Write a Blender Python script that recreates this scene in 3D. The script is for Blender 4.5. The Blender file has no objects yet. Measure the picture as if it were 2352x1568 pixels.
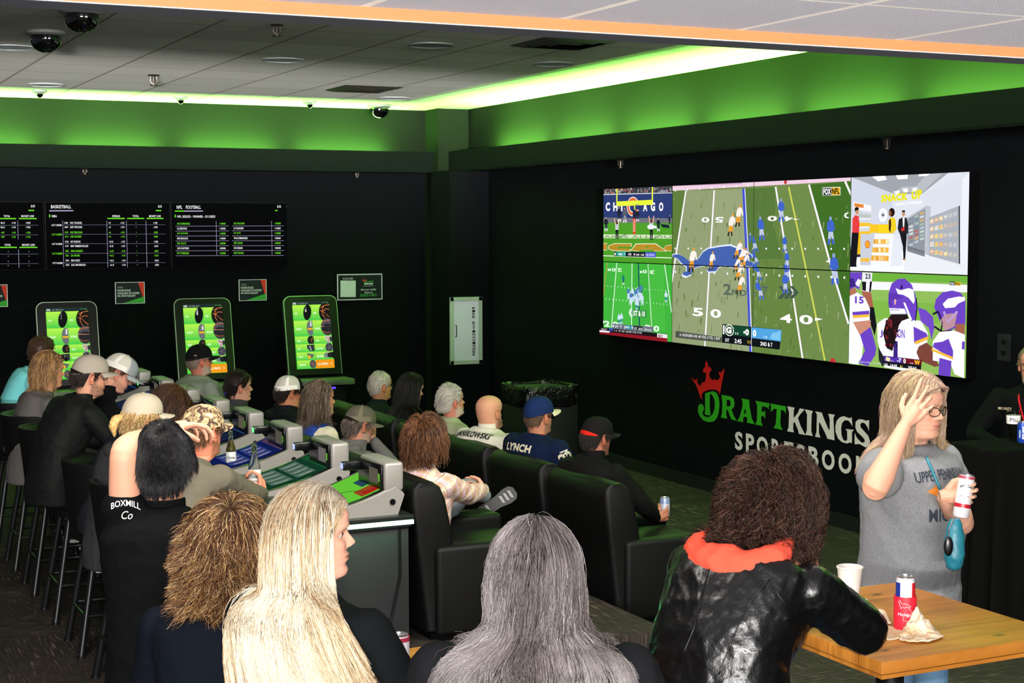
import bpy, bmesh, math, random
import numpy as np
from mathutils import Vector, Matrix, noise
from mathutils.bvhtree import BVHTree
from mathutils.geometry import tessellate_polygon
random.seed(7); rng = np.random.default_rng(7)
S = bpy.context.scene
PI = math.pi
# ------------------------------------------------------------------ camera
FPX, YAW, PITCH, ROLL, CAMZ = 3582.0, .449, .0728, -.0026, 2.3
_a = Vector((math.sin(YAW), math.cos(YAW), 0)); _r = Vector((math.cos(YAW), -math.sin(YAW), 0)); _u = Vector((0, 0, 1))
FWD = _a*math.cos(PITCH)-_u*math.sin(PITCH); _up = _u*math.cos(PITCH)+_a*math.sin(PITCH)
RGT = _r*math.cos(ROLL)+_up*math.sin(ROLL); UPV = _up*math.cos(ROLL)-_r*math.sin(ROLL)
CAM = Vector((0, 0, CAMZ))
cd = bpy.data.cameras.new('camera'); cam = bpy.data.objects.new('camera', cd); S.collection.objects.link(cam)
cd.sensor_width = 36; cd.lens = FPX/2352*36; cd.clip_end = 200
cam.matrix_world = Matrix((( RGT.x, UPV.x, -FWD.x, 0), (RGT.y, UPV.y, -FWD.y, 0), (RGT.z, UPV.z, -FWD.z, CAMZ), (0, 0, 0, 1)))
S.camera = cam
# ------------------------------------------------------------------ view, world, lights
S.view_settings.view_transform = 'Standard'; S.view_settings.look = 'None'; S.view_settings.gamma = 1
S.view_settings.use_curve_mapping = False; S.view_settings.exposure = 0
W = bpy.data.worlds.new('world'); S.world = W; W.use_nodes = True
W.node_tree.nodes['Background'].inputs[0].default_value = (.8, .86, 1, 1)
W.node_tree.nodes['Background'].inputs[1].default_value = .10
def light(name, kind, loc, energy, color=(1, 1, 1), size=.1, size_y=None, rot=None, target=None, spread=None, blend=.3, spot=None):
    l = bpy.data.lights.new(name, kind); l.energy = energy; l.color = color
    if kind == 'AREA':
        l.shape = 'RECTANGLE' if size_y else 'DISK'; l.size = size
        if size_y: l.size_y = size_y
        if spread: l.spread = spread
    else: l.shadow_soft_size = size
    if kind == 'SPOT': l.spot_size = spot; l.spot_blend = blend
    o = bpy.data.objects.new(name, l); S.collection.objects.link(o); o.location = loc
    if rot: o.rotation_euler = rot
    if target is not None: o.rotation_euler = (Vector(target)-Vector(loc)).to_track_quat('-Z', 'Y').to_euler()
    return o
# the photographer's flash, mounted just above the lens
fl = CAM+UPV*.10+FWD*.02
light('camera_flash', 'SPOT', fl, 900, (1, .965, .93), .025, target=fl+FWD*10, spot=math.radians(75), blend=.5)
# added strip light behind the photographer, an unseen frontal fill for the room
light('lobby_fill', 'AREA', (-4.2, -9.0, 1.66), 2600, (1, .97, .94), 9, .22, target=(2.2, 6, 2.3))
light('lobby_fill', 'AREA', (-3.2, -9.0, 1.62), 220, (1, .97, .94), 9, .22, target=(3.0, 13, 3.55), spread=math.radians(9))  # added narrow beam aimed to brighten the far ceiling
light('lobby_ceiling_fill', 'AREA', (1.8, -1.2, 1.3), 5, (1, .98, 1), 2.5, 1.5, rot=(PI, 0, 0))  # added upward fill to brighten the lobby ceiling, no real fitting
# added unseen fill lights behind the header, brightening the seating rows
light('seating_fill', 'AREA', (1.0, 4.6, 3.5), 190, (1, .95, .9), 1.6, .25, target=(3.2, 11, .9))
light('seating_fill', 'AREA', (4.0, 4.6, 3.5), 190, (1, .95, .9), 1.6, .25, target=(5.2, 11, .9))
# green LED runs lying in the cove on top of the wall shelf
LEDC = (.32, 1, .14)
YB_ = 16.9
def cove(p0, p1, n, wall_dir):
    p0, p1 = Vector(p0), Vector(p1)
    for i in range(n):
        a = p0.lerp(p1, i/n); b = p0.lerp(p1, (i+1)/n); d = (b-a)
        L = d.length-.26; m = (a+b)/2
        o = light('green_cove_led', 'AREA', m, 95, LEDC, L, .05)
        zc = -(Vector((0, 0, 1))-.04*Vector(wall_dir)).normalized(); xc = d.normalized(); yc = zc.cross(xc)
        o.matrix_world = Matrix((( xc.x, yc.x, zc.x, m.x), (xc.y, yc.y, zc.y, m.y), (xc.z, yc.z, zc.z, m.z), (0, 0, 0, 1)))
cove((.2, YB_-.14, 3.10), (6.62, YB_-.14, 3.10), 5, (0, 1, 0))
cove((7.27, 15.8, 3.10), (7.27, 4.6, 3.10), 8, (1, 0, 0))

# ------------------------------------------------------------------ helpers
def lin(c):
    return tuple(((v/255)/12.92 if v/255 <= .04045 else ((v/255+.055)/1.055)**2.4) for v in c)
def hx(s):
    if not isinstance(s, str): return s
    s = s.lstrip('#')
    if len(s) == 3: s = s[0]*2+s[1]*2+s[2]*2
    return lin(tuple(int(s[i:i+2], 16) for i in (0, 2, 4)))
def ray(x, y): return FWD+RGT*((x-1176)/FPX)-UPV*((y-784)/FPX)
def atz(x, y, z): d = ray(x, y); return CAM+d*((z-CAMZ)/d.z)
def atX(x, y, X): d = ray(x, y); return CAM+d*(X/d.x)
def atY(x, y, Y): d = ray(x, y); return CAM+d*(Y/d.y)
def atd(x, y, t): return CAM+ray(x, y)*t
_mats = {}
def mat(name, col=(.5, .5, .5), rough=.6, metal=0, emit=None, es=1, bump=None, var=None, spec=.5, trans=0, coat=0, attr=None, sheen=0, ior=None, alpha=1):
    if name in _mats: return _mats[name]
    m = bpy.data.materials.new(name); m.use_nodes = True; nt = m.node_tree; b = nt.nodes['Principled BSDF']; N = nt.nodes.new; Lk = nt.links.new
    col = hx(col); b.inputs['Base Color'].default_value = (*col, 1); b.inputs['Roughness'].default_value = rough; b.inputs['Metallic'].default_value = metal
    b.inputs['Specular IOR Level'].default_value = spec; b.inputs['Transmission Weight'].default_value = trans; b.inputs['Coat Weight'].default_value = coat
    if sheen: b.inputs['Sheen Weight'].default_value = sheen
    if ior: b.inputs['IOR'].default_value = ior
    if alpha < 1: b.inputs['Alpha'].default_value = alpha
    if emit is not None: b.inputs['Emission Color'].default_value = (*hx(emit), 1); b.inputs['Emission Strength'].default_value = es
    tc = None
    if bump or var: tc = N('ShaderNodeTexCoord')
    src = None
    if attr:
        at = N('ShaderNodeAttribute'); at.attribute_name = attr; Lk(at.outputs['Color'], b.inputs['Base Color']); src = at.outputs['Color']
    if var:  # (scale, other colour, contrast)
        n = N('ShaderNodeTexNoise'); n.inputs['Scale'].default_value = var[0]; n.inputs['Detail'].default_value = 4; Lk(tc.outputs['Object'], n.inputs['Vector'])
        r = N('ShaderNodeMapRange'); r.inputs[1].default_value = .5-var[2]; r.inputs[2].default_value = .5+var[2]; Lk(n.outputs[0], r.inputs[0])
        x = N('ShaderNodeMix'); x.data_type = 'RGBA'; Lk(r.outputs[0], x.inputs[0]); x.inputs[6].default_value = (*col, 1); x.inputs[7].default_value = (*hx(var[1]), 1)
        if src is not None: x.blend_type = 'MULTIPLY'; Lk(src, x.inputs[6])
        Lk(x.outputs[2], b.inputs['Base Color'])
    if bump:  # (scale, strength, distance)
        n = N('ShaderNodeTexNoise'); n.inputs['Scale'].default_value = bump[0]; n.inputs['Detail'].default_value = 5; Lk(tc.outputs['Object'], n.inputs['Vector'])
        q = N('ShaderNodeBump'); q.inputs['Strength'].default_value = bump[1]; q.inputs['Distance'].default_value = bump[2]; Lk(n.outputs[0], q.inputs['Height']); Lk(q.outputs[0], b.inputs['Normal'])
    _mats[name] = m; return m
def glow(c, es=1.0):
    c = hx(c); key = 'lit_%02x%02x%02x_%d' % tuple([int(min(1, v)**.4545*255) for v in c]+[int(es*100)])
    if key in _mats: return _mats[key]
    m = bpy.data.materials.new(key); m.use_nodes = True; nt = m.node_tree; b = nt.nodes['Principled BSDF']
    b.inputs['Base Color'].default_value = (.001, .001, .001, 1); b.inputs['Roughness'].default_value = .9; b.inputs['Specular IOR Level'].default_value = .0
    b.inputs['Emission Color'].default_value = (*c, 1); b.inputs['Emission Strength'].default_value = es
    _mats[key] = m; return m
def paint(c, rough=.6):
    c = hx(c); key = 'paint_%02x%02x%02x' % tuple(int(min(1, v)**.4545*255) for v in c)
    return mat(key, c, rough, spec=.12)

class MB:
    """collects geometry; build() links it as ONE mesh object"""
    def __init__(s): s.v = []; s.f = []; s.m = []; s.mats = []; s.cols = None
    def mi(s, m):
        if m not in s.mats: s.mats.append(m)
        return s.mats.index(m)
    def add(s, V, F, m):
        o = len(s.v); k = s.mi(m); s.v.extend([tuple(p) for p in V]); s.f.extend([[i+o for i in f] for f in F]); s.m.extend([k]*len(F)); return s
    def bm(s, b, m, M=None):
        b.verts.ensure_lookup_table()
        for i, v in enumerate(b.verts): v.index = i
        V = [(M @ v.co if M else v.co) for v in b.verts]; F = [[v.index for v in f.verts] for f in b.faces]
        b.free(); return s.add(V, F, m)
    def box(s, lo, hi, m, bev=0, seg=2, M=None):
        b = bmesh.new(); bmesh.ops.create_cube(b, size=1)
        lo, hi = Vector(lo), Vector(hi); c = (lo+hi)/2; d = hi-lo
        for v in b.verts: v.co = Vector((c.x+v.co.x*d.x, c.y+v.co.y*d.y, c.z+v.co.z*d.z))
        if bev: bmesh.ops.bevel(b, geom=list(b.edges), offset=min(bev, .49*min(abs(d.x), abs(d.y), abs(d.z))), segments=seg, profile=.5, affect='EDGES')
        return s.bm(b, m, M)
    def rings(s, R, m, cap=True, closed=True):
        """R: list of equal-length point rings"""
        n = len(R[0]); V = [p for r in R for p in r]; F = []
        for i in range(len(R)-1):
            for j in range(n if closed else n-1):
                k = (j+1) % n; F.append([i*n+j, i*n+k, (i+1)*n+k, (i+1)*n+j])
        if cap: F.append(list(range(n))[::-1]); F.append([(len(R)-1)*n+j for j in range(n)])
        return s.add(V, F, m)
    def lathe(s, prof, m, seg=28, at=(0, 0, 0), M=None, cap=False):
        R = []
        for (r, z) in prof:
            R.append([Vector((at[0]+r*math.cos(2*PI*k/seg), at[1]+r*math.sin(2*PI*k/seg), at[2]+z)) for k in range(seg)])
        if M: R = [[M @ p for p in r] for r in R]
        return s.rings(R, m, cap=cap)
    def tube(s, P, rad, m, seg=10, cap=True, flat=None):
        P = [Vector(p) for p in P]; R = []; n = len(P)
        rad = rad if hasattr(rad, '__len__') else [rad]*n; pu = None
        for i in range(n):
            t = (P[min(i+1, n-1)]-P[max(i-1, 0)]).normalized()
            if pu is None:
                pu = t.orthogonal().normalized()
                if flat is not None: pu = (Vector(flat)-t*t.dot(Vector(flat))).normalized()
            pu = (pu-t*t.dot(pu)).normalized(); w = t.cross(pu)
            R.append([P[i]+(pu*math.cos(2*PI*k/seg)+w*math.sin(2*PI*k/seg))*rad[i] for k in range(seg)])
        return s.rings(R, m, cap)
    def ball(s, c, r, m, R3=None, nu=16, nv=10):
        c = Vector(c); r = r if hasattr(r, '__len__') else (r, r, r); R = []
        for i in range(nv+1):
            ph = PI*(i+.02)/(nv+.04)-PI/2; ring = []
            for j in range(nu):
                th = 2*PI*j/nu; p = Vector((r[0]*math.cos(ph)*math.cos(th), r[1]*math.cos(ph)*math.sin(th), r[2]*math.sin(ph)))
                ring.append(c+(R3 @ p if R3 else p))
            R.append(ring)
        return s.rings(R, m)
    def cyl(s, a, b, r, m, r2=None, seg=20): return s.tube([a, b], [r, r if r2 is None else r2], m, seg)
    def build(s, name, parent=None, smooth=True, angle=40, label=None):
        me = bpy.data.meshes.new(name)
        off = Vector((0, 0, 0)); q = parent
        while q is not None: off = off+q.location; q = q.parent
        V = np.array(s.v, dtype=np.float64) - np.array(off)
        me.from_pydata(V.tolist(), [], s.f)
        for m in s.mats: me.materials.append(m)
        me.polygons.foreach_set('material_index', s.m)
        if smooth: me.polygons.foreach_set('use_smooth', [True]*len(s.f))
        if s.cols is not None:
            ca = me.color_attributes.new('Col', 'FLOAT_COLOR', 'POINT'); ca.data.foreach_set('color', np.concatenate([np.asarray(s.cols), np.ones((len(s.cols), 1))], 1).ravel())
        me.update()
        if smooth and angle: me.set_sharp_from_angle(angle=math.radians(angle))
        o = bpy.data.objects.new(name, me); S.collection.objects.link(o)
        if parent is not None: o.parent = parent
        if label: o['label'] = label
        return o
def tag(o, label=None, cat=None, group=None, kind=None):
    if label: o['label'] = label
    if cat: o['category'] = cat
    if group: o['group'] = group
    if kind: o['kind'] = kind
    return o
def thing(name, label, cat, loc=(0, 0, 0), group=None):
    o = bpy.data.objects.new(name, None); S.collection.objects.link(o); o.location = loc; o.empty_display_size = .1
    return tag(o, label, cat, group)
def copy_tree(o, parent=None, label=None, loc=None, rz=None):
    c = o.copy(); S.collection.objects.link(c)
    if parent is not None: c.parent = parent
    for ch in list(o.children): copy_tree(ch, c)
    if label: c['label'] = label
    if loc is not None: c.location = loc
    if rz is not None: c.rotation_euler = (0, 0, rz)
    return c
def struct(mb, name, **k): o = mb.build(name, **k); o['kind'] = 'structure'; return o

# ---- flat art on real surfaces (signs, screens, wall lettering)
_tx = {}
def textgeo(txt, bold=.0):
    key = (txt, bold)
    if key in _tx: return _tx[key]
    c = bpy.data.curves.new('t', 'FONT'); c.body = txt; c.size = 1; c.offset = bold; c.resolution_u = 3; c.space_character = 1.0+bold*2
    o = bpy.data.objects.new('t', c); S.collection.objects.link(o)
    dg = bpy.context.evaluated_depsgraph_get(); me = bpy.data.meshes.new_from_object(o.evaluated_get(dg))
    V = np.array([v.co[:] for v in me.vertices]); F = [list(p.vertices) for p in me.polygons]
    bpy.data.objects.remove(o); bpy.data.meshes.remove(me); bpy.data.curves.remove(c)
    V = V[:, :2]; lo = V.min(0); hi = V.max(0); V = (V-lo)/(hi-lo); _tx[key] = (V, F, (hi-lo)[0]/(hi-lo)[1]); return _tx[key]
class Plane:
    def __init__(s, O, U, V): s.O = Vector(O); s.U = Vector(U).normalized(); s.V = Vector(V).normalized(); s.N = s.U.cross(s.V)
    def px(s, x, y):
        d = ray(x, y); t = (s.O-CAM).dot(s.N)/d.dot(s.N); p = CAM+d*t-s.O; return (p.dot(s.U), p.dot(s.V))
    def P(s, u, v, l=0): return s.O+s.U*u+s.V*v+s.N*l
class Art:
    def __init__(s, plane, conv=None, lit=True, es=1.0): s.p = plane; s.mb = MB(); s.l = .0006; s.conv = conv; s.lit = lit; s.es = es
    def M(s, c): return glow(c, s.es) if s.lit else paint(c)
    def uv(s, pts):
        return [s.p.px(*s.conv(*q)) for q in pts] if s.conv else [tuple(q) for q in pts]
    def poly(s, pts, c, holes=None, raw=False, bump=True):
        if bump: s.l += .00025
        A = list(pts) if raw else s.uv(pts); H = [h if raw else s.uv(h) for h in (holes or [])]
        V = [Vector((u, v, 0)) for u, v in A]; L = [V]+[[Vector((u, v, 0)) for u, v in h] for h in H]
        T = tessellate_polygon(L); flat = [p for q in L for p in q]; F = []
        for t in T:
            a, b, d = [flat[i] for i in t]
            cr = (b-a).cross(d-a).z
            if abs(cr) < 1e-12: continue
            F.append(list(t) if cr > 0 else list(t)[::-1])
        s.mb.add([s.p.P(q.x, q.y, s.l) for q in flat], F, s.M(c))
    def rect(s, x0, y0, x1, y1, c, **k): s.poly([(x0, y0), (x1, y0), (x1, y1), (x0, y1)], c, **k)
    def line(s, a, b, w, c, bump=False):
        """stroke; width w in metres"""
        (A, B) = s.uv([a, b]); A, B = Vector(A), Vector(B); d = (B-A)
        if d.length < 1e-6: return
        n = Vector((-d.y, d.x)).normalized()*w/2
        s.poly([A-n, B-n, B+n, A+n], c, raw=True, bump=bump)
    def path(s, pts, w, c):
        for a, b in zip(pts[:-1], pts[1:]): s.line(a, b, w, c)
    def disc(s, x, y, r, c, ry=None, n=20, rot=0, bump=True):
        """circle of radius r metres round a point"""
        (u, v), = s.uv([(x, y)]); ry = ry or r; C, Sn = math.cos(rot), math.sin(rot)
        s.poly([(u+r*math.cos(2*PI*k/n)*C-ry*math.sin(2*PI*k/n)*Sn, v+r*math.cos(2*PI*k/n)*Sn+ry*math.sin(2*PI*k/n)*C) for k in range(n)], c, raw=True, bump=bump)
    def text(s, txt, bl, br, tl, c, bold=.02, flipv=False):
        """text stretched onto the parallelogram bottom-left, bottom-right, top-left"""
        a, b, t = [Vector(q) for q in s.uv([bl, br, tl])]; V, F, _ = textgeo(txt, bold); s.l += .0002
        X = b-a; Y = t-a
        pts = [a+X*p[0]+Y*p[1] for p in V]
        if X.x*Y.y-X.y*Y.x < 0: F = [f[::-1] for f in F]
        s.mb.add([s.p.P(q.x, q.y, s.l) for q in pts], F, s.M(c))
    def build(s, name, parent=None, label=None): return s.mb.build(name, parent, smooth=False, label=label)

# ------------------------------------------------------------------ the room
XW, YB, ZC, FLH = 7.4, 16.9, 3.657, .17
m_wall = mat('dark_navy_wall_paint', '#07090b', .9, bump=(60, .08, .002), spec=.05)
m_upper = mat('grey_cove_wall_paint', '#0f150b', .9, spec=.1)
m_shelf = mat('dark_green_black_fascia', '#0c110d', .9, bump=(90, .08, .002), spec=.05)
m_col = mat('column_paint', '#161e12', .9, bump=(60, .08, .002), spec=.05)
def tiles(name, base, gapc, x0, y0, px, py, w, speck):
    m = bpy.data.materials.new(name); m.use_nodes = True; nt = m.node_tree; b = nt.nodes['Principled BSDF']; N = nt.nodes.new; L = nt.links.new
    tc = N('ShaderNodeTexCoord'); sp = N('ShaderNodeSeparateXYZ'); L(tc.outputs['Object'], sp.inputs[0])
    def mth(op, a, c=None):
        q = N('ShaderNodeMath'); q.operation = op
        for i, v in enumerate((a, c)):
            if v is None: continue
            if isinstance(v, (int, float)): q.inputs[i].default_value = v
            else: L(v, q.inputs[i])
        return q.outputs[0]
    def lines(o, off, per, ww): return mth('LESS_THAN', mth('ABSOLUTE', mth('SUBTRACT', mth('FRACT', mth('ADD', mth('DIVIDE', mth('SUBTRACT', o, off), per), .5)), .5)), ww/per/2)
    lx = lines(sp.outputs[0], x0, px, w*1.5); ly = lines(sp.outputs[1], y0, py, w)
    g = mth('MAXIMUM', lx, ly)
    fx = mth('FLOOR', mth('DIVIDE', mth('SUBTRACT', sp.outputs[0], x0), px)); fy = mth('FLOOR', mth('DIVIDE', mth('SUBTRACT', sp.outputs[1], y0), py))
    cb = N('ShaderNodeCombineXYZ'); L(fx, cb.inputs[0]); L(fy, cb.inputs[1]); wn = N('ShaderNodeTexWhiteNoise'); L(cb.outputs[0], wn.inputs[0])
    n = N('ShaderNodeTexNoise'); n.inputs['Scale'].default_value = 160; n.inputs['Detail'].default_value = 3; L(tc.outputs['Object'], n.inputs['Vector'])
    sv = mth('ADD', mth('MULTIPLY', mth('LESS_THAN', n.outputs[0], .40), -speck), mth('MULTIPLY', wn.outputs[0], -.10)); sv = mth('ADD', sv, 1)
    x = N('ShaderNodeMix'); x.data_type = 'RGBA'; x.blend_type = 'MULTIPLY'; x.inputs[0].default_value = 1; x.inputs[6].default_value = (*hx(base), 1)
    c2 = N('ShaderNodeCombineColor'); [L(sv, c2.inputs[i]) for i in range(3)]; L(c2.outputs[0], x.inputs[7])
    y = N('ShaderNodeMix'); y.data_type = 'RGBA'; L(g, y.inputs[0]); L(x.outputs[2], y.inputs[6]); y.inputs[7].default_value = (*hx(gapc), 1)
    L(y.outputs[2], b.inputs['Base Color']); b.inputs['Roughness'].default_value = .9
    bp = N('ShaderNodeBump'); bp.inputs['Strength'].default_value = .35; bp.inputs['Distance'].default_value = .004; L(n.outputs[0], bp.inputs['Height']); L(bp.outputs[0], b.inputs['Normal'])
    return m
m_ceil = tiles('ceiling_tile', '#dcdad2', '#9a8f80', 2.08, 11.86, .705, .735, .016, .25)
m_ceiln = tiles('lobby_ceiling_tile', '#b4b4ba', '#efe9df', 0, 0, 0, 0, 0, 0) if 0 else None
def carpet():
    m = bpy.data.materials.new('patterned_dark_carpet'); m.use_nodes = True; nt = m.node_tree; b = nt.nodes['Principled BSDF']; N = nt.nodes.new; L = nt.links.new
    tc = N('ShaderNodeTexCoord'); br = N('ShaderNodeTexBrick'); br.inputs['Scale'].default_value = 1; br.inputs['Brick Width'].default_value = 1.0; br.inputs['Row Height'].default_value = .5
    br.inputs['Color1'].default_value = (0, 0, 0, 1); br.inputs['Color2'].default_value = (1, 1, 1, 1); br.inputs['Mortar Size'].default_value = 0; L(tc.outputs['Object'], br.inputs['Vector'])
    def strand(sx, sy):
        mp = N('ShaderNodeMapping'); mp.inputs['Scale'].default_value = (sx, sy, 1); L(tc.outputs['Object'], mp.inputs[0])
        n = N('ShaderNodeTexNoise'); n.inputs['Scale'].default_value = 1; n.inputs['Detail'].default_value = 3; L(mp.outputs[0], n.inputs['Vector'])
        r = N('ShaderNodeMapRange'); r.inputs[1].default_value = .47; r.inputs[2].default_value = .72; L(n.outputs[0], r.inputs[0]); return r.outputs[0]
    a, c = strand(7, 70), strand(75, 6)
    mx = N('ShaderNodeMix'); mx.data_type = 'FLOAT'; L(br.outputs['Color'], mx.inputs[0]); L(a, mx.inputs[2]); L(c, mx.inputs[3])
    big = N('ShaderNodeTexNoise'); big.inputs['Scale'].default_value = 1.6; L(tc.outputs['Object'], big.inputs['Vector'])
    mu = N('ShaderNodeMath'); mu.operation = 'MULTIPLY'; L(mx.outputs[0], mu.inputs[0]); L(big.outputs[0], mu.inputs[1])
    cr = N('ShaderNodeValToRGB'); L(mu.outputs[0], cr.inputs[0]); e = cr.color_ramp.elements
    e[0].position = .0; e[0].color = (*hx('#28231f'), 1); e[1].position = .62; e[1].color = (*hx('#7a6a5a'), 1); k = e.new(.22); k.color = (*hx('#342e2a'), 1)
    L(cr.outputs[0], b.inputs['Base Color']); b.inputs['Roughness'].default_value = .95; b.inputs['Specular IOR Level'].default_value = .1
    bp = N('ShaderNodeBump'); bp.inputs['Strength'].default_value = .4; bp.inputs['Distance'].default_value = .004; L(mx.outputs[0], bp.inputs['Height']); L(bp.outputs[0], b.inputs['Normal'])
    return m
m_carpet = carpet()
b = MB(); b.box((-4, -1, -.12), (XW, YB, 0), m_carpet); struct(b, 'floor', smooth=False)
b = MB(); b.box((2.93, 6.97, .0), (4.28, 15.2, FLH), m_carpet); o = struct(b, 'seating_platform', smooth=False)
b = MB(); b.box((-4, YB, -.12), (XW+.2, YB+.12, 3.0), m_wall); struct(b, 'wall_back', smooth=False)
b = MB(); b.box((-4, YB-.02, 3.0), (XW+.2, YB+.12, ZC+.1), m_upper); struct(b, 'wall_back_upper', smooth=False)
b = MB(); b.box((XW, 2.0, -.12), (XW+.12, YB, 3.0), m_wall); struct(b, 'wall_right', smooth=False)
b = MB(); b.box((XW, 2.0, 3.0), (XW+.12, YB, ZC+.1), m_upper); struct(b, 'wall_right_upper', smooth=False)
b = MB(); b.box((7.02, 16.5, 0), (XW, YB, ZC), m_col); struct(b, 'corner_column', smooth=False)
b = MB(); b.box((6.925, 15.95, 0), (XW, 16.5, 2.93), m_wall); struct(b, 'corner_pier', smooth=False)
b = MB()
b.box((-4, YB-.27, 2.93), (7.02, YB, 2.95), m_shelf); b.box((-4, YB-.27, 2.93), (7.02, YB-.255, 3.168), m_shelf); struct(b, 'trim_1', smooth=False)
b = MB()
b.box((XW-.25, 3.0, 2.93), (XW, 16.5, 2.95), m_shelf); b.box((XW-.25, 3.0, 2.93), (XW-.235, 16.5, 3.168), m_shelf); struct(b, 'trim_2', smooth=False)
b = MB(); b.box((XW-.015, 2.0, 0), (XW, 16.5, .11), mat('black_baseboard', '#0b0b0c', .5)); struct(b, 'baseboard_right', smooth=False)
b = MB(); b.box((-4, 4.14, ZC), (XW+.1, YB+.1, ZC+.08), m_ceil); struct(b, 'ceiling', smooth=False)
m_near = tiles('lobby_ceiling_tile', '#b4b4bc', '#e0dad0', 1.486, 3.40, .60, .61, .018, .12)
ZN = 2.893
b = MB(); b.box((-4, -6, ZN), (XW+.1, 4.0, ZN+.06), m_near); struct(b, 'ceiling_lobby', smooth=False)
b = MB()
b.box((-4, 4.0, ZN-.034), (XW+.1, 4.14, ZC+.06), mat('navy_header_paint', '#1a1e2b', .7))
b.box((-4, 3.992, ZN-.032), (XW+.1, 4.0, ZN+.01), mat('orange_trim_paint', '#7c3a12', .8))
b.box((-4, 3.990, ZN-.0345), (XW+.1, 4.002, ZN-.032), mat('chipped_white_edge', '#77757a', .8)); struct(b, 'trim_3', smooth=False)
# ------------------------------------------------------------------ video wall
def clip_poly(P, R):
    u0, v0, u1, v1 = R
    for ax, lim, sg in ((0, u0, 1), (0, u1, -1), (1, v0, 1), (1, v1, -1)):
        O = []
        for i in range(len(P)):
            a, b = P[i-1], P[i]; ia, ib = sg*(a[ax]-lim) >= 0, sg*(b[ax]-lim) >= 0
            if ia != ib:
                t = (lim-a[ax])/(b[ax]-a[ax]); O.append((a[0]+(b[0]-a[0])*t, a[1]+(b[1]-a[1])*t))
            if ib: O.append(b)
        P = O
        if not P: return []
    return P
class CArt(Art):
    R = None
    def poly(s, pts, c, holes=None, raw=False, bump=True):
        A = [tuple(q) for q in pts] if raw else s.uv(pts)
        H = [[tuple(q) for q in h] if raw else s.uv(h) for h in (holes or [])]
        if s.R:
            A = clip_poly(A, s.R); H = []if holes is None else [clip_poly(h, s.R) for h in H]
        if len(A) < 3: return
        Art.poly(s, A, c, [h for h in H if len(h) > 2], raw=True, bump=bump)
    def text(s, txt, bl, br, tl, c, bold=.02, flipv=False):
        a, b, t = [Vector(q) for q in s.uv([bl, br, tl])]; V, F, _ = textgeo(txt, bold); s.l += .0002
        X = b-a; Y = t-a; pts = [a+X*p[0]+Y*p[1] for p in V]; fl = X.x*Y.y-X.y*Y.x < 0
        if s.R:
            keep = []
            for f in F:
                if all(s.R[0] <= pts[i].x <= s.R[2] and s.R[1] <= pts[i].y <= s.R[3] for i in f): keep.append(f)
            F = keep
        if fl: F = [f[::-1] for f in F]
        if F: s.mb.add([s.p.P(q.x, q.y, s.l) for q in pts], F, s.M(c))
def scr(p, base, conv, R, es=1.0):
    a = CArt(p, conv, es=es); a.R = R; u0, v0, u1, v1 = R
    a.poly([(u0, v0), (u1, v0), (u1, v1), (u0, v1)], base, raw=True); return a
XT = 7.31
pT = Plane((XT, 0, 0), (0, -1, 0), (0, 0, 1))
zc = lambda x0, y0, k: (lambda x, y: (x0+x/k, y0+y/k))
Z4, ZL, ZR = zc(1360, 380, 2.6133), zc(1380, 420, 4.239), zc(1930, 390, 3.2)
cu = [pT.px(x, y)[0] for x, y in ((1386, 600), (1545, 600), (1731, 600), (1953, 600), (2224, 600))]
w_ = (cu[4]-cu[0])/4; cu = [cu[0]+w_*i for i in range(5)]
vt = pT.px(1386, 433)[1]; vb = pT.px(1386, 768)[1]; vt2 = pT.px(2228, 394)[1]; vb2 = pT.px(2216, 868)[1]
vt, vb = (vt+vt2)/2, (vb+vb2)/2; vm = (vt+vb)/2
m_bezel = mat('black_bezel', '#040405', .45, spec=.15)
def player(a, x, y, h, hel, top, pants, sock='#e8e8e8', lean=0, wide=1.0, arms=True):
    """football player: feet at (x,y) in zoom pixels, height h"""
    L = lean*h; g = lambda pts, c: a.poly([(x+px*h*.62*(wide if py < .3 else 1)+L*pl, y-py*h) for px, py, pl in pts], c)
    g([(-.16, 0, 0), (-.05, 0, 0), (.02, .3, .2), (.12, 0, 0), (.2, .02, 0), (.13, .48, .4), (-.11, .48, .4)], pants)
    g([(-.17, 0, 0), (-.05, 0, 0), (-.02, .2, .1), (-.13, .2, .1)], sock); g([(.10, 0, 0), (.2, .02, 0), (.16, .2, .1), (.05, .2, .1)], sock)
    g([(-.12, .45, .4), (.13, .45, .4), (.19, .76, 1), (.08, .86, 1), (-.08, .86, 1), (-.18, .76, 1)], top)
    if arms: g([(-.18, .8, 1), (-.10, .76, 1), (-.14, .5, .7), (-.22, .5, .7)], top); g([(.18, .8, 1), (.10, .76, 1), (.18, .5, .9), (.26, .5, .9)], top)
    u, v = a.uv([(x+L*1.15, y-.92*h)])[0]; r = abs(a.uv([(x+L*1.15, y-.845*h)])[0][1]-v)
    a.disc(x+L*1.15, y-.92*h, r, hel, n=10)
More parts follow.
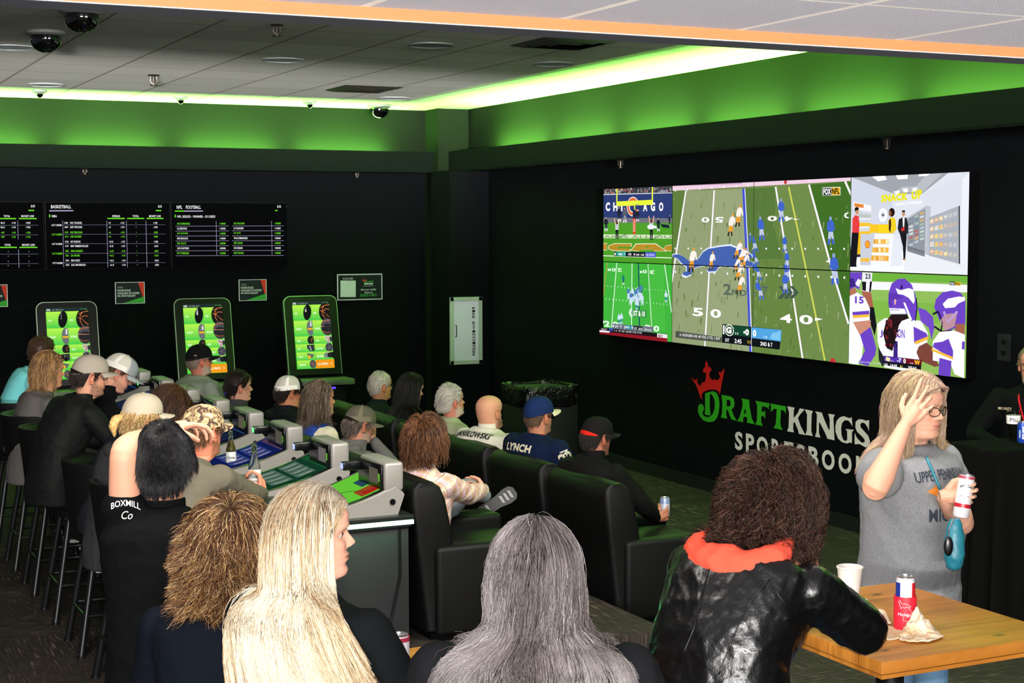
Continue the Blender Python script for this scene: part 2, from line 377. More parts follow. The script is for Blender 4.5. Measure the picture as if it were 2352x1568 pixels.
def big_field(a):
    G1, G2, G3 = '#8b9a6e', '#74864f', '#4d6e2c'
    a.poly([(480, 150), (1560, 60), (1560, 130), (485, 150)], G2)
    # mown bands
    for q, c in (([(478, 150), (565, 150), (488, 620), (478, 700)], '#5c7a3a'), ([(565, 150), (735, 148), (705, 640), (680, 1090), (480, 1060), (478, 640)], '#8d9a70'),
                 ([(735, 148), (910, 138), (935, 640), (950, 1125), (680, 1090), (705, 640)], '#939f76'), ([(910, 138), (1105, 128), (1185, 660), (1260, 1165), (950, 1125), (935, 640)], '#64803f'),
                 ([(1105, 128), (1305, 115), (1440, 620), (1540, 960), (1540, 1200), (1260, 1165), (1185, 660)], '#6c8648'), ([(1305, 115), (1560, 95), (1560, 1200), (1540, 950), (1440, 620)], '#3f6b24'),
                 ([(910, 138), (1100, 130), (1100, 400), (1150, 560), (940, 560)], '#557538')): a.poly(q, c)
    rr = random.Random(3)
    for i in range(260):
        x = rr.uniform(490, 1550); y = rr.uniform(160, 1150); l = rr.uniform(12, 46)
        a.poly([(x, y), (x+rr.uniform(3, 8), y), (x+2, y+l), (x-3, y+l)], rr.choice(['#7d8c5e', '#879468', '#5b7238', '#6f8250', '#97a27c', '#50692e']), bump=False)
    a.l += .0003
    # bench strip at the top
    a.poly([(478, 118), (1560, 62), (1560, 92), (478, 152)], '#e9c9dc'); a.poly([(478, 118), (900, 98), (900, 112), (478, 124)], '#c79fc0')
    Wt = '#f4eef4'
    for q in ([(565, 150), (480, 700)], [(735, 148), (705, 620), (678, 1085)], [(1103, 128), (1185, 640), (1265, 1160)], [(1303, 114), (1440, 620), (1540, 950)], [(1520, 94), (1556, 175)]): a.path(q, .022, Wt)
    a.path([(910, 138), (935, 640), (952, 1118)], .034, '#3e50c8'); a.path([(918, 138), (944, 640), (960, 1118)], .014, '#e9e6ff')
    a.path([(1182, 130), (1290, 640), (1398, 1170)], .02, '#c9cf55')
    for i in range(14):
        a.line((500+i*73, 155-i*5.2), (503+i*73, 145-i*5.2), .018, Wt)
        a.line((500+i*78, 503+i*.2), (501+i*78, 492+i*.2), .02, Wt); a.line((500+i*78, 632+i*2.6), (502+i*78, 645+i*2.6), .02, Wt)
    a.text('-', (1408, 580), (1450, 582), (1408, 570), Wt)
    # lion silhouette
    Bl = '#4360a8'
    lion = [(486, 536), (520, 532), (552, 548), (585, 574), (640, 560), (668, 520), (700, 500), (770, 488), (830, 482), (880, 500), (930, 520), (962, 540), (962, 556), (905, 560), (966, 580), (966, 606), (900, 602), (862, 616), (800, 600), (760, 610), (745, 634), (700, 636), (690, 622), (725, 612), (700, 598), (640, 606), (600, 622), (600, 650), (570, 664), (545, 655), (548, 640), (570, 636), (570, 606), (540, 586), (515, 558), (486, 548)]
    cx, cy = 740, 570
    a.poly([(cx+(x-cx)*1.03, cy+(y-cy)*1.12) for x, y in lion], '#dfe4f4'); a.poly(lion, Bl)
    # numbers
    def num(t, x0, y0, x1, h, sl=0, flip=False):
        if flip: a.text(t, (x1, y0-h), (x0, y0-h+sl), (x1, y0), '#f6f2f6', .03)
        else: a.text(t, (x0, y0), (x1, y0+sl), (x0, y0-h), '#f6f2f6', .03)
    num('5', 606, 902, 668, 50, 4); num('0', 712, 912, 776, 52, 4); num('4', 1130, 940, 1200, 52, 6); num('0', 1246, 950, 1326, 56, 6)
    a.poly([(1340, 912), (1388, 922), (1340, 932)], '#f6f2f6')
    num('5', 742, 342, 792, 34, 0, True); num('0', 660, 342, 706, 32, 0, True); num('4', 1155, 334, 1208, 30, 0, True); num('0', 1056, 334, 1112, 32, 0, True)
    a.poly([(1212, 318), (1252, 322), (1212, 326)], '#f6f2f6'); num('0', 1516, 316, 1556, 34, 0)
    # drive graphic
    a.text('2', (790, 775), (838, 778), (790, 708), '#56685a', .03); a.text('ND', (842, 778), (930, 784), (842, 742), '#56685a', .03); a.text('&', (955, 784), (990, 786), (955, 748), '#56685a', .03); a.text('7', (1020, 788), (1060, 790), (1020, 722), '#56685a', .03)
    for i in range(3): a.poly([(1120+i*34, 722), (1142+i*34, 724), (1176+i*34, 762), (1140+i*34, 800), (1118+i*34, 796), (1152+i*34, 760)], '#405648')
    # players
    Y, WH, BL, SV = '#e69a2c', '#f2e9e2', '#3f62c4', '#b9c2dc'
    for (x, y, h) in ((595, 640, 150), (715, 626, 112), (832, 424, 138), (878, 368, 136)): player(a, x, y, h, Y, WH, Y, '#26302a', .12)
    for (x, y, h, l) in ((868, 560, 112, .25), (885, 600, 110, .3), (905, 585, 90, .3), (862, 640, 92, .3), (915, 618, 96, .3), (872, 690, 110, .3), (885, 770, 118, .2)): player(a, x, y, h, Y, WH, Y, '#31402a', l, 1.3)
    for (x, y, h, l) in ((1022, 448, 145, -.05), (1140, 336, 140, 0), (1438, 474, 170, 0), (990, 520, 118, -.2), (1000, 596, 92, -.3), (1165, 520, 104, 0), (1180, 618, 108, 0), (1172, 690, 110, 0), (1010, 692, 120, -.2), (1164, 768, 130, 0), (1024, 806, 122, -.2), (1464, 714, 190, 0)): player(a, x, y, h, '#8fa0d2', BL, SV, BL, l, 1.1)
    # network bug and score strip
    a.poly([(1396, 132), (1504, 128), (1504, 178), (1396, 182)], '#f4f4f4'); a.poly([(1398, 136), (1450, 134), (1450, 178), (1398, 180)], '#15151c'); a.poly([(1451, 133), (1502, 131), (1502, 176), (1451, 178)], '#e9b52a')
    a.text('FOX', (1402, 176), (1447, 174), (1402, 140), '#ffffff', .04); a.text('NFL', (1454, 173), (1499, 171), (1454, 137), '#1a1408', .04)
    a.poly([(508, 992), (786, 1030), (784, 1062), (508, 1032)], '#4c5048'); a.text('A. RODGERS 4/8, 48 YDS, 0 TD, 1 INT', (532, 1024), (776, 1050), (532, 1006), '#e8e8e8', .015)
    a.poly([(790, 950), (1146, 985), (1134, 1104), (786, 1062)], '#0f1418')
    a.poly([(796, 952), (958, 970), (956, 1028), (794, 1014)], '#12452c'); a.poly([(965, 970), (1146, 986), (1142, 1056), (964, 1034)], '#4f9fd8')
    a.poly([(794, 958), (803, 958), (801, 1012), (793, 1011)], '#f0f0f0')
    a.disc(832, 988, .068, '#e9eae0', ry=.049, n=24); a.disc(832, 988, .058, '#1d4a30', ry=.041, n=24); a.text('G', (812, 1006), (846, 1009), (812, 966), '#f4f4ea', .06)
    a.text('3-5', (866, 1012), (886, 1014), (866, 1000), '#ffffff', .01); a.text('0', (928, 1018), (950, 1020), (928, 980), '#ffffff', .05); a.disc(922, 1000, .012, '#ffffff', n=8)
    a.text('0', (974, 1026), (994, 1028), (974, 984), '#ffffff', .05); a.text('1-6', (1038, 1032), (1060, 1035), (1038, 1020), '#ffffff', .01)
    a.poly([(1076, 1034), (1092, 1004), (1120, 1000), (1140, 984), (1138, 1050), (1100, 1044)], '#7cc0ea')
    a.text('1ST', (808, 1056), (832, 1059), (808, 1036), '#ffffff', .02); a.text('2:45', (864, 1064), (906, 1069), (864, 1038), '#ffffff', .02); a.text('1()', (944, 1072), (970, 1075), (944, 1048), '#e9c93a', .02)
    a.text('2ND & 7', (1020, 1080), (1092, 1088), (1020, 1056), '#ffffff', .02); a.disc(1455, 1186, .04, '#c03038', n=12); a.disc(1176, 98, .02, '#c03038', n=8)
def end_zone(a):
    rr = random.Random(5)
    a.poly([(20, 40), (710, 20), (710, 100), (20, 130)], '#3c4148')
    for i in range(150):
        x = rr.uniform(26, 700); y = rr.uniform(40, 96); c = rr.choice(['#e8e4e4', '#b03838', '#d87040', '#1c2438', '#2d3c66', '#c8b8b0', '#181820', '#7d8088'])
        a.poly([(x, y), (x+9, y), (x+10, y+20), (x-1, y+20)], c, bump=False)
    a.l += .0003
    a.poly([(24, 116), (702, 96), (702, 344), (24, 340)], '#2b3a70'); a.poly([(24, 108), (702, 92), (702, 100), (24, 118)], '#c8ccd4')
    for i in range(24): a.line((30+i*28, 116), (30+i*28, 338), .004, '#33447e')
    a.poly([(24, 338), (702, 344), (702, 392), (24, 388)], '#6e6f78')
    a.poly([(24, 386), (702, 390), (702, 800), (20, 780)], '#4c9a28'); a.poly([(24, 500), (702, 506), (702, 542), (24, 538)], '#cfe0c0'); a.text('AKES ALL OU', (30, 534), (690, 538), (30, 510), '#7ba05a', .02)
    O_, o2 = '#b48a28', '#f0ecd0'
    for q in ([(24, 590), (64, 590), (60, 652), (24, 652)], [(140, 592), (300, 594), (296, 622), (170, 622), (160, 636), (290, 640), (286, 662), (120, 656), (76, 638), (84, 612)], [(350, 596), (536, 596), (640, 664), (520, 660), (500, 648), (400, 648), (376, 662), (302, 654)], [(700, 604), (640, 612), (616, 634), (640, 656), (700, 662)]):
        cx = sum(p[0] for p in q)/len(q); cy = sum(p[1] for p in q)/len(q)
        a.poly([(cx+(x-cx)*1.05, cy+(y-cy)*1.16) for x, y in q], o2); a.poly(q, O_)
    a.poly([(440, 630), (476, 630), (460, 612)], '#4c9a28')
    a.line((22, 708), (700, 730), .008, '#e8f4e0')
    for t, x in (('C', 52), ('H', 126), ('I', 202), ('A', 416), ('G', 492), ('O', 572)):
        a.text(t, (x, 276), (x+(14 if t == 'I' else 42), 274), (x, 190), '#f4f4f6', .05)
    a.disc(318, 230, .115, '#f2f2f2', ry=.09, n=28); a.disc(318, 230, .105, '#e06a34', ry=.082, n=28); a.disc(318, 230, .070, '#f2f2f2', ry=.056, n=24); a.disc(320, 230, .06, '#2b3a70', ry=.048, n=24); a.poly([(340, 205), (382, 205), (382, 260), (340, 260)], '#2b3a70')
    Yl = '#e2f03c'
    a.line((163, 50), (163, 204), .022, Yl); a.line((509, 38), (509, 188), .022, Yl); a.line((160, 204), (512, 188), .045, Yl); a.line((333, 200), (340, 268), .02, Yl)
    a.poly([(318, 275), (348, 275), (346, 498), (320, 498)], '#d8442a'); a.poly([(318, 262), (350, 262), (350, 345), (318, 345)], '#1d2748')
    for i in range(6): a.poly([(322, 365+i*20), (344, 362+i*20), (344, 370+i*20), (322, 373+i*20)], '#f0d8d0')
    def ref(x, y, h):
        a.poly([(x-12, y), (x-3, y), (x, y-h*.4), (x+4, y), (x+13, y), (x+14, y-h*.5), (x-14, y-h*.5)], '#141418'); a.poly([(x-15, y-h*.45), (x+15, y-h*.45), (x+17, y-h*.75), (x-16, y-h*.75)], '#dcdce0')
        for k in (-8, 0, 8): a.line((x+k, y-h*.46), (x+k, y-h*.74), .006, '#222')
        a.line((x-15, y-h*.72), (x-24, y-h*1.02), .016, '#e0b090'); a.line((x+15, y-h*.72), (x+26, y-h*1.02), .016, '#e0b090'); a.disc(x, y-h*.8, .02, '#5a3a30', n=8)
        a.poly([(x, y), (x+6, y+2), (x+90, y-46), (x+84, y-50)], '#2c5c1c')
    ref(166, 546, 200); ref(502, 556, 230)
    for (x, y, h, c, d) in ((190, 380, 150, '#1c2038', '#23283c'), (246, 388, 150, '#5a5d68', '#8a8d94'), (372, 376, 120, '#20242f', '#2c3040'), (66, 470, 140, '#1c2034', '#33384c'), (578, 470, 130, '#1c2438', '#20242c'), (694, 430, 120, '#1a2036', '#20242c')): player(a, x, y, h, '#caa080', c, d)
    a.poly([(470, 420), (500, 400), (560, 420), (570, 440), (480, 448)], '#e4e8f4'); a.poly([(600, 400), (690, 410), (690, 440), (620, 432)], '#1c2438')
    a.poly([(148, 668), (560, 674), (556, 724), (148, 712)], '#10121e'); a.poly([(172, 668), (264, 670), (264, 712), (172, 710)], '#2f9f90'); a.poly([(453, 674), (560, 676), (556, 724), (452, 720)], '#4a55c8')
    a.text('8', (152, 706), (166, 706), (152, 676), '#fff', .05); a.text('MIA  7', (196, 704), (256, 706), (196, 682), '#fff', .02); a.text('CHI   10', (286, 706), (356, 708), (286, 682), '#fff', .02); a.text('2ND  14:02', (366, 708), (444, 710), (366, 688), '#fff', .01); a.text('CBS SPORTS', (460, 712), (546, 714), (460, 688), '#dfe4ff', .01)
    a.text('CBS|NFL', (600, 94), (676, 92), (600, 72), '#c8d4f4', .01)
def green_game(a):
    a.poly([(24, 776), (695, 792), (690, 1500), (20, 1460)], '#3fae3c')
    for i, c in ((0, '#46b640'), (2, '#46b640')): a.poly([(155+i*150, 780), (305+i*155, 784), (300+i*165, 1440), (100+i*190, 1420)], c)
    Wt = '#dff4e0'
    for q in ([(157, 778), (104, 1408)], [(306, 782), (300, 1416)], [(460, 788), (500, 1440)], [(622, 792), (690, 1260)]): a.line(q[0], q[1], .014, Wt)
    a.line((368, 784), (378, 1420), .018, '#123868'); a.line((66, 780), (22, 1120), .014, '#b88a3c')
    for i in range(20): a.line((36+i*33, 996+i*2.6), (37+i*33, 1008+i*2.6), .01, Wt); a.line((52+i*33, 1122+i*3), (53+i*33, 1136+i*3), .01, Wt)
    for t, x, y, w, h in (('2', 164, 866, 44, 36), ('0', 108, 862, 38, 34), ('3', 480, 886, 44, 36), ('0', 410, 880, 40, 34)): a.text(t, (x+w, y-h), (x, y-h), (x+w, y), Wt, .03)
    a.line((70, 845), (100, 845), .02, Wt); a.line((382, 866), (404, 866), .02, Wt)
    for t, x, w in (('2', 34, 56), ('0', 116, 54), ('3', 430, 60), ('0', 516, 56)): a.text(t, (x, 1394+x*.1), (x+w, 1398+x*.1), (x, 1336+x*.1), Wt, .04)
    a.line((22, 1352), (34, 1352), .03, Wt)
    T_, Wh = '#2f8f8a', '#c8dcf0'; rr = random.Random(8)
    player(a, 222, 990, 100, '#16605a', '#1c7a70', '#1c6a64')
    for i in range(8): player(a, rr.uniform(275, 345), rr.uniform(1120, 1190), 110, rr.choice([Wh, '#207a80']), rr.choice([T_, Wh, '#4a78b0']), rr.choice([Wh, '#206a70']), Wh)
    for i in range(9): player(a, rr.uniform(365, 430), rr.uniform(1080, 1210), 110, rr.choice([Wh, '#207a80']), rr.choice([T_, Wh, '#4a78b0']), rr.choice([Wh, '#206a70']), Wh)
    for x, y in ((668, 1160), (210, 1380), (236, 1372), (384, 1238)): player(a, x, y, 110, Wh, Wh, T_, Wh)
    a.poly([(330, 1226), (486, 1240), (484, 1312), (326, 1300)], '#3a8c44'); a.poly([(346, 1222), (322, 1222), (310, 1262), (324, 1300), (350, 1302), (336, 1262)], '#cfe8d0'); a.text('1ST & 10', (352, 1292), (468, 1302), (352, 1238), '#f4fff4', .04)
    a.poly([(148, 1368), (550, 1400), (550, 1452), (148, 1420)], '#6c7280'); a.poly([(280, 1382), (352, 1388), (352, 1424), (280, 1418)], '#2c8c98'); a.poly([(358, 1388), (446, 1396), (446, 1432), (358, 1424)], '#14161c')
    a.text('8 LV  7   JAX  0', (152, 1408), (352, 1424), (152, 1380), '#fff', .02); a.text('1ST  0:25', (364, 1424), (444, 1432), (364, 1402), '#fff', .01); a.text('1ST & 10', (464, 1436), (530, 1442), (464, 1416), '#fff', .01)
    a.poly([(20, 1402), (690, 1470), (688, 1512), (20, 1440)], '#1a1218'); a.poly([(20, 1440), (690, 1508), (688, 1552), (20, 1470)], '#8c1824'); a.poly([(20, 1430), (130, 1442), (120, 1456), (20, 1448)], '#e8e8f0'); a.poly([(590, 1462), (690, 1474), (688, 1510), (590, 1500)], '#e8e4e8')
    a.text('PENALTY', (46, 1432), (100, 1438), (46, 1412), '#e0d0d0', .01); a.text('7 - 0   1ST  BUF  D.JONES 2 REC, 8 YDS', (170, 1448), (440, 1472), (170, 1426), '#d8d8d8', .01); a.poly([(120, 1412), (158, 1416), (158, 1442), (120, 1436)], '#3048b0'); a.text('RZC', (600, 1498), (644, 1502), (600, 1474), '#701018', .05)
def shop(a):
    a.poly([(70, 10), (970, 10), (970, 780), (70, 750)], '#d9dde8')
    a.poly([(86, 54), (400, 178), (600, 178), (800, 18), (300, 40)], '#9ba0a8'); a.poly([(400, 165), (606, 165), (760, 18), (640, 26), (560, 120), (460, 122)], '#b4b8be')
    for q in ([(236, 50), (330, 42), (344, 72), (280, 84)], [(410, 40), (498, 36), (496, 66), (424, 70)], [(578, 32), (662, 28), (640, 44), (576, 48)], [(392, 160), (436, 150), (436, 176), (410, 180)], [(460, 138), (498, 136), (498, 162), (470, 164)], [(536, 132), (572, 130), (560, 158), (530, 160)]): a.poly(q, '#ffffff')
    a.poly([(86, 54), (380, 170), (400, 480), (70, 560)], '#ccd2e0'); a.poly([(620, 170), (965, 14), (950, 700), (660, 640)], '#d6dae6'); a.poly([(900, 60), (965, 14), (945, 720), (880, 690)], '#e6e9f4')
    a.poly([(70, 640), (500, 590), (945, 720), (940, 776), (68, 744)], '#f0f2f6'); a.poly([(480, 590), (660, 630), (940, 720), (940, 776), (470, 740)], '#e4e8ee')
    a.text('SNACK', (302, 240), (500, 222), (305, 184), '#e6de20', .07); a.text('UP', (528, 222), (606, 206), (528, 158), '#e6de20', .07); a.text('& SAVE AT THE PUMP.', (410, 264), (608, 248), (410, 244), '#ffffff', .02)
    # left shelves
    a.poly([(100, 234), (232, 262), (232, 310), (100, 290)], '#eeeef0'); a.poly([(108, 244), (176, 254), (176, 280), (108, 270)], '#e08030')
    for i in range(3): a.poly([(140, 320+i*66), (230, 330+i*60), (230, 352+i*60), (140, 350+i*66)], '#f0c030' if i else '#b8c0b8'); a.poly([(120, 354+i*66), (230, 358+i*60), (230, 364+i*60), (120, 362+i*66)], '#f4f4f6')
    a.poly([(120, 470), (160, 470), (156, 636), (110, 640)], '#e8b820'); a.poly([(112, 620), (156, 620), (156, 640), (112, 642)], '#303038')
    a.disc(320, 332, .048, '#f4f6fa', ry=.05, n=24); a.disc(320, 332, .026, '#dfe4f0', ry=.028, n=18); a.text('n', (312, 342), (330, 342), (312, 322), '#303038', .05)
    a.poly([(222, 400), (400, 400), (400, 466), (222, 462)], '#f0c22a'); a.poly([(286, 404), (366, 404), (364, 466), (286, 466)], '#f2d020')
    # coolers
    a.poly([(498, 350), (640, 262), (672, 268), (662, 628), (498, 580)], '#b9bec8'); a.poly([(504, 360), (632, 282), (628, 600), (500, 560)], '#8d939c')
    rr = random.Random(2)
    for c in range(3):
        for r in range(8):
            x = 512+c*40; y = 360-c*22+r*27
            a.poly([(x, y), (x+30, y-12), (x+30, y+6), (x, y+14)], rr.choice(['#e8ece8', '#c8d0e0', '#c05038', '#d8e4d0', '#e8b860', '#a8c8b8', '#708898']), bump=False)
    a.l += .0003
    for k in range(5): a.line((500, 562+k*8), (628, 602+k*8), .006, '#5c6068')
    a.poly([(660, 350), (882, 264), (884, 690), (660, 630)], '#a8adb6')
    for c in range(6):
        for r in range(5):
            x = 668+c*34; y = 366-c*11+r*(56+c*4)
            a.poly([(x, y), (x+26, y-8), (x+26, y+26), (x, y+30)], rr.choice(['#f0f2f4', '#f4d878', '#f0a860', '#e8e8ec', '#f6c890']), bump=False); a.poly([(x+3, y+6), (x+20, y+2), (x+20, y+14), (x+3, y+18)], rr.choice(['#f0a020', '#f8f8f8', '#e8d040']), bump=False)
    a.l += .0003; a.line((883, 264), (885, 690), .012, '#30343c')
    # counter
    a.poly([(158, 470), (262, 472), (232, 700), (155, 700)], '#c4cad6'); a.poly([(262, 470), (400, 470), (440, 520), (460, 690), (380, 716), (230, 700)], '#eef0f4'); a.poly([(400, 470), (452, 540), (468, 700), (380, 712)], '#dfe4ee')
    for r in range(3): a.poly([(256-r*8, 508+r*60), (366, 508+r*62), (364, 546+r*62), (248-r*8, 546+r*60)], ['#e8c890', '#e8b858', '#e8a838'][r]); a.line((248-r*8, 552+r*60), (366, 554+r*62), .01, '#ffffff')
    for r in range(3):
        for k in range(6): a.poly([(256+k*18, 512+r*62), (268+k*18, 510+r*62), (270+k*18, 540+r*62), (254+k*18, 540+r*62)], rr.choice(['#f4dca8', '#d89838', '#f0b040', '#fff0c0']), bump=False)
    a.l += .0003
    a.poly([(156, 650), (224, 646), (222, 676), (156, 672)], '#f0b840')
    a.poly([(196, 570), (190, 545), (196, 526), (210, 518), (224, 526), (230, 545), (224, 570), (210, 577)], '#d8442a'); a.poly([(199, 566), (194, 545), (199, 530), (210, 524), (221, 530), (226, 545), (221, 566), (210, 572)], '#f0a828')
    # people in the advert
    a.poly([(96, 458), (146, 458), (142, 520), (128, 690), (130, 712), (80, 712), (88, 580)], '#16161c'); a.poly([(100, 360), (120, 332), (146, 340), (152, 400), (148, 462), (98, 460)], '#e03c40'); a.disc(134, 302, .022, '#c8906c', ry=.026, n=14); a.poly([(116, 302), (118, 278), (134, 272), (148, 280), (146, 292), (126, 300)], '#14100e')
    a.poly([(362, 460), (364, 372), (384, 350), (410, 350), (420, 380), (424, 440), (400, 462)], '#e8cc28'); a.poly([(368, 372), (382, 356), (386, 400), (380, 462), (368, 440)], '#3c2420'); a.disc(390, 312, .033, '#241410', ry=.031, n=16); a.disc(378, 320, .015, '#8a5840', ry=.02, n=12)
    a.poly([(448, 462), (500, 462), (500, 500), (490, 650), (476, 652), (472, 560), (462, 520)], '#18181e'); a.poly([(434, 430), (442, 364), (470, 348), (500, 352), (512, 400), (510, 470), (446, 466)], '#202028'); a.poly([(470, 350), (486, 350), (482, 420), (474, 420)], '#f4f0f0'); a.poly([(460, 430), (484, 420), (486, 444), (462, 452)], '#d83030'); a.disc(478, 320, .016, '#c09070', ry=.023, n=12); a.poly([(466, 310), (468, 298), (488, 296), (490, 310)], '#1c1410'); a.poly([(474, 648), (494, 654), (492, 664), (472, 660)], '#a87038')
def huddle(a):
    a.poly([(60, 750), (945, 778), (920, 1540), (55, 1440)], '#8cb858'); a.poly([(220, 756), (945, 778), (945, 830), (230, 816)], '#6cae3c'); a.poly([(230, 820), (940, 846), (938, 900), (228, 880)], '#eef0f4')
    a.poly([(230, 960), (930, 990), (925, 1140), (230, 1090)], '#7cb448')
    P, D, Wt, Go, Sk = '#6a42c0', '#3c2480', '#f2f2fa', '#f0b838', '#7a4438'
    # referee behind
    a.poly([(166, 752), (238, 756), (232, 820), (228, 900), (160, 890)], '#e8e8ee'); a.poly([(162, 820), (192, 822), (190, 890), (164, 884)], '#16161c'); a.poly([(220, 820), (236, 820), (226, 898), (214, 896)], '#16161c'); a.text('23', (186, 800), (224, 802), (186, 762), '#202028', .03)
    a.poly([(160, 888), (228, 900), (246, 1010), (226, 1060), (196, 1010)], '#a8604c'); a.poly([(214, 1008), (250, 1010), (270, 1140), (256, 1220), (224, 1130)], '#14141c')
    # left player
    a.poly([(66, 752), (164, 752), (160, 800), (140, 880), (110, 860), (66, 884)], P); a.poly([(110, 840), (134, 800), (158, 812), (140, 860)], Wt); a.poly([(66, 800), (100, 796), (120, 850), (66, 870)], D)
    a.poly([(66, 884), (110, 862), (126, 900), (70, 940)], '#b07058')
    a.poly([(66, 930), (130, 900), (186, 940), (222, 1020), (216, 1130), (100, 1120), (66, 1130)], Wt); a.text('15', (112, 980), (176, 984), (112, 928), P, .04)
    a.poly([(92, 1044), (216, 1034), (218, 1060), (96, 1068)], P); a.poly([(96, 1068), (218, 1060), (216, 1080), (98, 1090)], Go)
    a.poly([(66, 1120), (230, 1110), (180, 1210), (160, 1400), (60, 1400)], Wt); a.poly([(98, 1118), (226, 1104), (230, 1150), (150, 1216)], '#c88a74')
    a.poly([(150, 1210), (228, 1152), (270, 1310), (262, 1360), (210, 1440), (140, 1420), (186, 1330)], P); a.poly([(60, 1390), (140, 1400), (140, 1430), (58, 1420)], Wt)
    # centre player
    a.poly([(276, 1130), (330, 1090), (480, 1090), (600, 1110), (650, 1200), (640, 1300), (560, 1440), (520, 1486), (330, 1450), (280, 1260)], Wt)
    a.poly([(544, 1150), (640, 1200), (650, 1230), (548, 1272)], P); a.poly([(552, 1262), (652, 1222), (654, 1244), (560, 1284)], Go)
    a.poly([(566, 1340), (584, 1296), (640, 1268), (690, 1310), (720, 1420), (740, 1440), (700, 1446), (590, 1400)], Sk); a.poly([(400, 1254), (428, 1260), (428, 1380), (396, 1376)], D)
    a.poly([(285, 1300), (330, 1380), (320, 1450), (290, 1400)], '#222228')
    a.text('J', (296, 1230), (318, 1232), (296, 1176), P, .02); a.text('SON', (412, 1232), (480, 1238), (412, 1166), P, .02)
    a.poly([(364, 900), (384, 836), (430, 802), (480, 798), (530, 840), (560, 920), (570, 1010), (560, 1100), (530, 1110), (500, 1060), (372, 1060), (360, 980)], P); a.poly([(362, 905), (360, 980), (372, 1050), (390, 1060), (384, 960), (470, 940), (430, 905)], '#5a36ac')
    a.poly([(414, 868), (452, 884), (510, 868), (545, 880), (556, 960), (546, 985), (510, 940), (470, 918), (430, 912)], Wt); a.poly([(456, 838), (466, 860), (462, 878), (450, 872)], '#1c1040')
    a.poly([(368, 1014), (480, 1020), (494, 1056), (374, 1058)], Wt); a.poly([(470, 972), (486, 976), (536, 1100), (520, 1106)], Wt); a.text('BROWN', (380, 1034), (440, 1036), (380, 1020), P, .01)
    a.poly([(404, 956), (412, 948), (420, 958), (414, 990), (406, 990)], '#e8b0a8'); a.path([(566, 940), (574, 1010), (560, 1110)], .01, '#101018')
    a.poly([(384, 1062), (500, 1062), (512, 1090), (460, 1110), (440, 1140), (410, 1260), (392, 1330), (350, 1310), (322, 1200), (346, 1110)], '#241418')
    rr = random.Random(4)
    for i in range(46): x = rr.uniform(335, 430)-0; y = rr.uniform(1090, 1290); a.poly([(x, y), (x+8, y+3), (x+5, y+22), (x-4, y+16)], rr.choice(['#b83038', '#3a1c20', '#140a0c', '#8c2830']), bump=False)
    a.l += .0003
    # right player
    a.poly([(580, 1010), (640, 1030), (690, 1080), (700, 1160), (680, 1250), (660, 1160), (600, 1110)], '#7048c4')
    a.poly([(700, 1010), (712, 950), (760, 900), (830, 886), (890, 900), (930, 950), (928, 1140), (870, 1160), (790, 1180), (740, 1110)], P); a.poly([(762, 985), (800, 946), (880, 930), (926, 934), (926, 960), (880, 980), (850, 1010), (780, 1016)], Wt)
    a.poly([(740, 1110), (780, 1060), (870, 1050), (850, 1150), (780, 1184)], '#b88c98'); a.path([(690, 1060), (730, 1040), (760, 1120), (750, 1190)], .014, '#1a1430'); a.path([(700, 1150), (760, 1190), (830, 1180)], .014, '#1a1430'); a.path([(770, 1040), (800, 1120), (870, 1040)], .018, '#b8a0e0')
    a.poly([(860, 1130), (926, 1130), (924, 1210), (850, 1190)], '#a0604c')
    a.poly([(690, 1260), (740, 1190), (850, 1180), (926, 1210), (920, 1530), (850, 1500), (820, 1420), (690, 1400)], Wt); a.poly([(700, 1270), (760, 1262), (806, 1240), (840, 1330), (838, 1390), (690, 1300)], P); a.poly([(684, 1310), (842, 1376), (838, 1394), (682, 1328)], Go)
    a.poly([(740, 1380), (828, 1404), (820, 1520), (732, 1506)], P); a.poly([(906, 1260), (926, 1262), (924, 1320), (904, 1316)], P)
    # score strip
    a.poly([(814, 820), (856, 822), (856, 848), (814, 846)], '#16161c'); a.poly([(856, 822), (896, 824), (896, 850), (856, 848)], '#e0b428'); a.text('FOX', (818, 842), (852, 844), (818, 826), '#fff', .03); a.text('NFL', (860, 845), (893, 846), (860, 828), '#181408', .03)
    a.poly([(330, 1364), (612, 1396), (604, 1472), (330, 1434)], '#14141c'); a.poly([(334, 1366), (468, 1382), (466, 1420), (334, 1404)], '#5434a8'); a.poly([(470, 1382), (612, 1398), (608, 1434), (470, 1420)], '#6c1424')
    a.poly([(344, 1396), (352, 1370), (380, 1384), (378, 1408), (356, 1404)], '#f0e0a0'); a.text('6-1', (388, 1406), (404, 1408), (388, 1398), '#fff', .01); a.text('-7', (430, 1412), (460, 1415), (430, 1382), '#fff', .04); a.text('0', (476, 1420), (494, 1422), (476, 1386), '#fff', .04); a.text('4-4', (526, 1424), (548, 1426), (526, 1414), '#fff', .01); a.text('W', (556, 1430), (600, 1434), (556, 1396), '#e8b428', .07)
    a.text('2ND', (338, 1436), (362, 1438), (338, 1420), '#fff', .01); a.text('14:44', (382, 1444), (430, 1448), (382, 1424), '#fff', .02); a.text('31', (452, 1450), (470, 1452), (452, 1434), '#e8d040', .02); a.text('2ND & 8', (512, 1460), (572, 1466), (512, 1440), '#fff', .02); a.text('COUSINS 8/10, 72 YDS, 1 TD, 0 INT', (100, 1412), (314, 1432), (100, 1398), '#d8d8e8', .01)
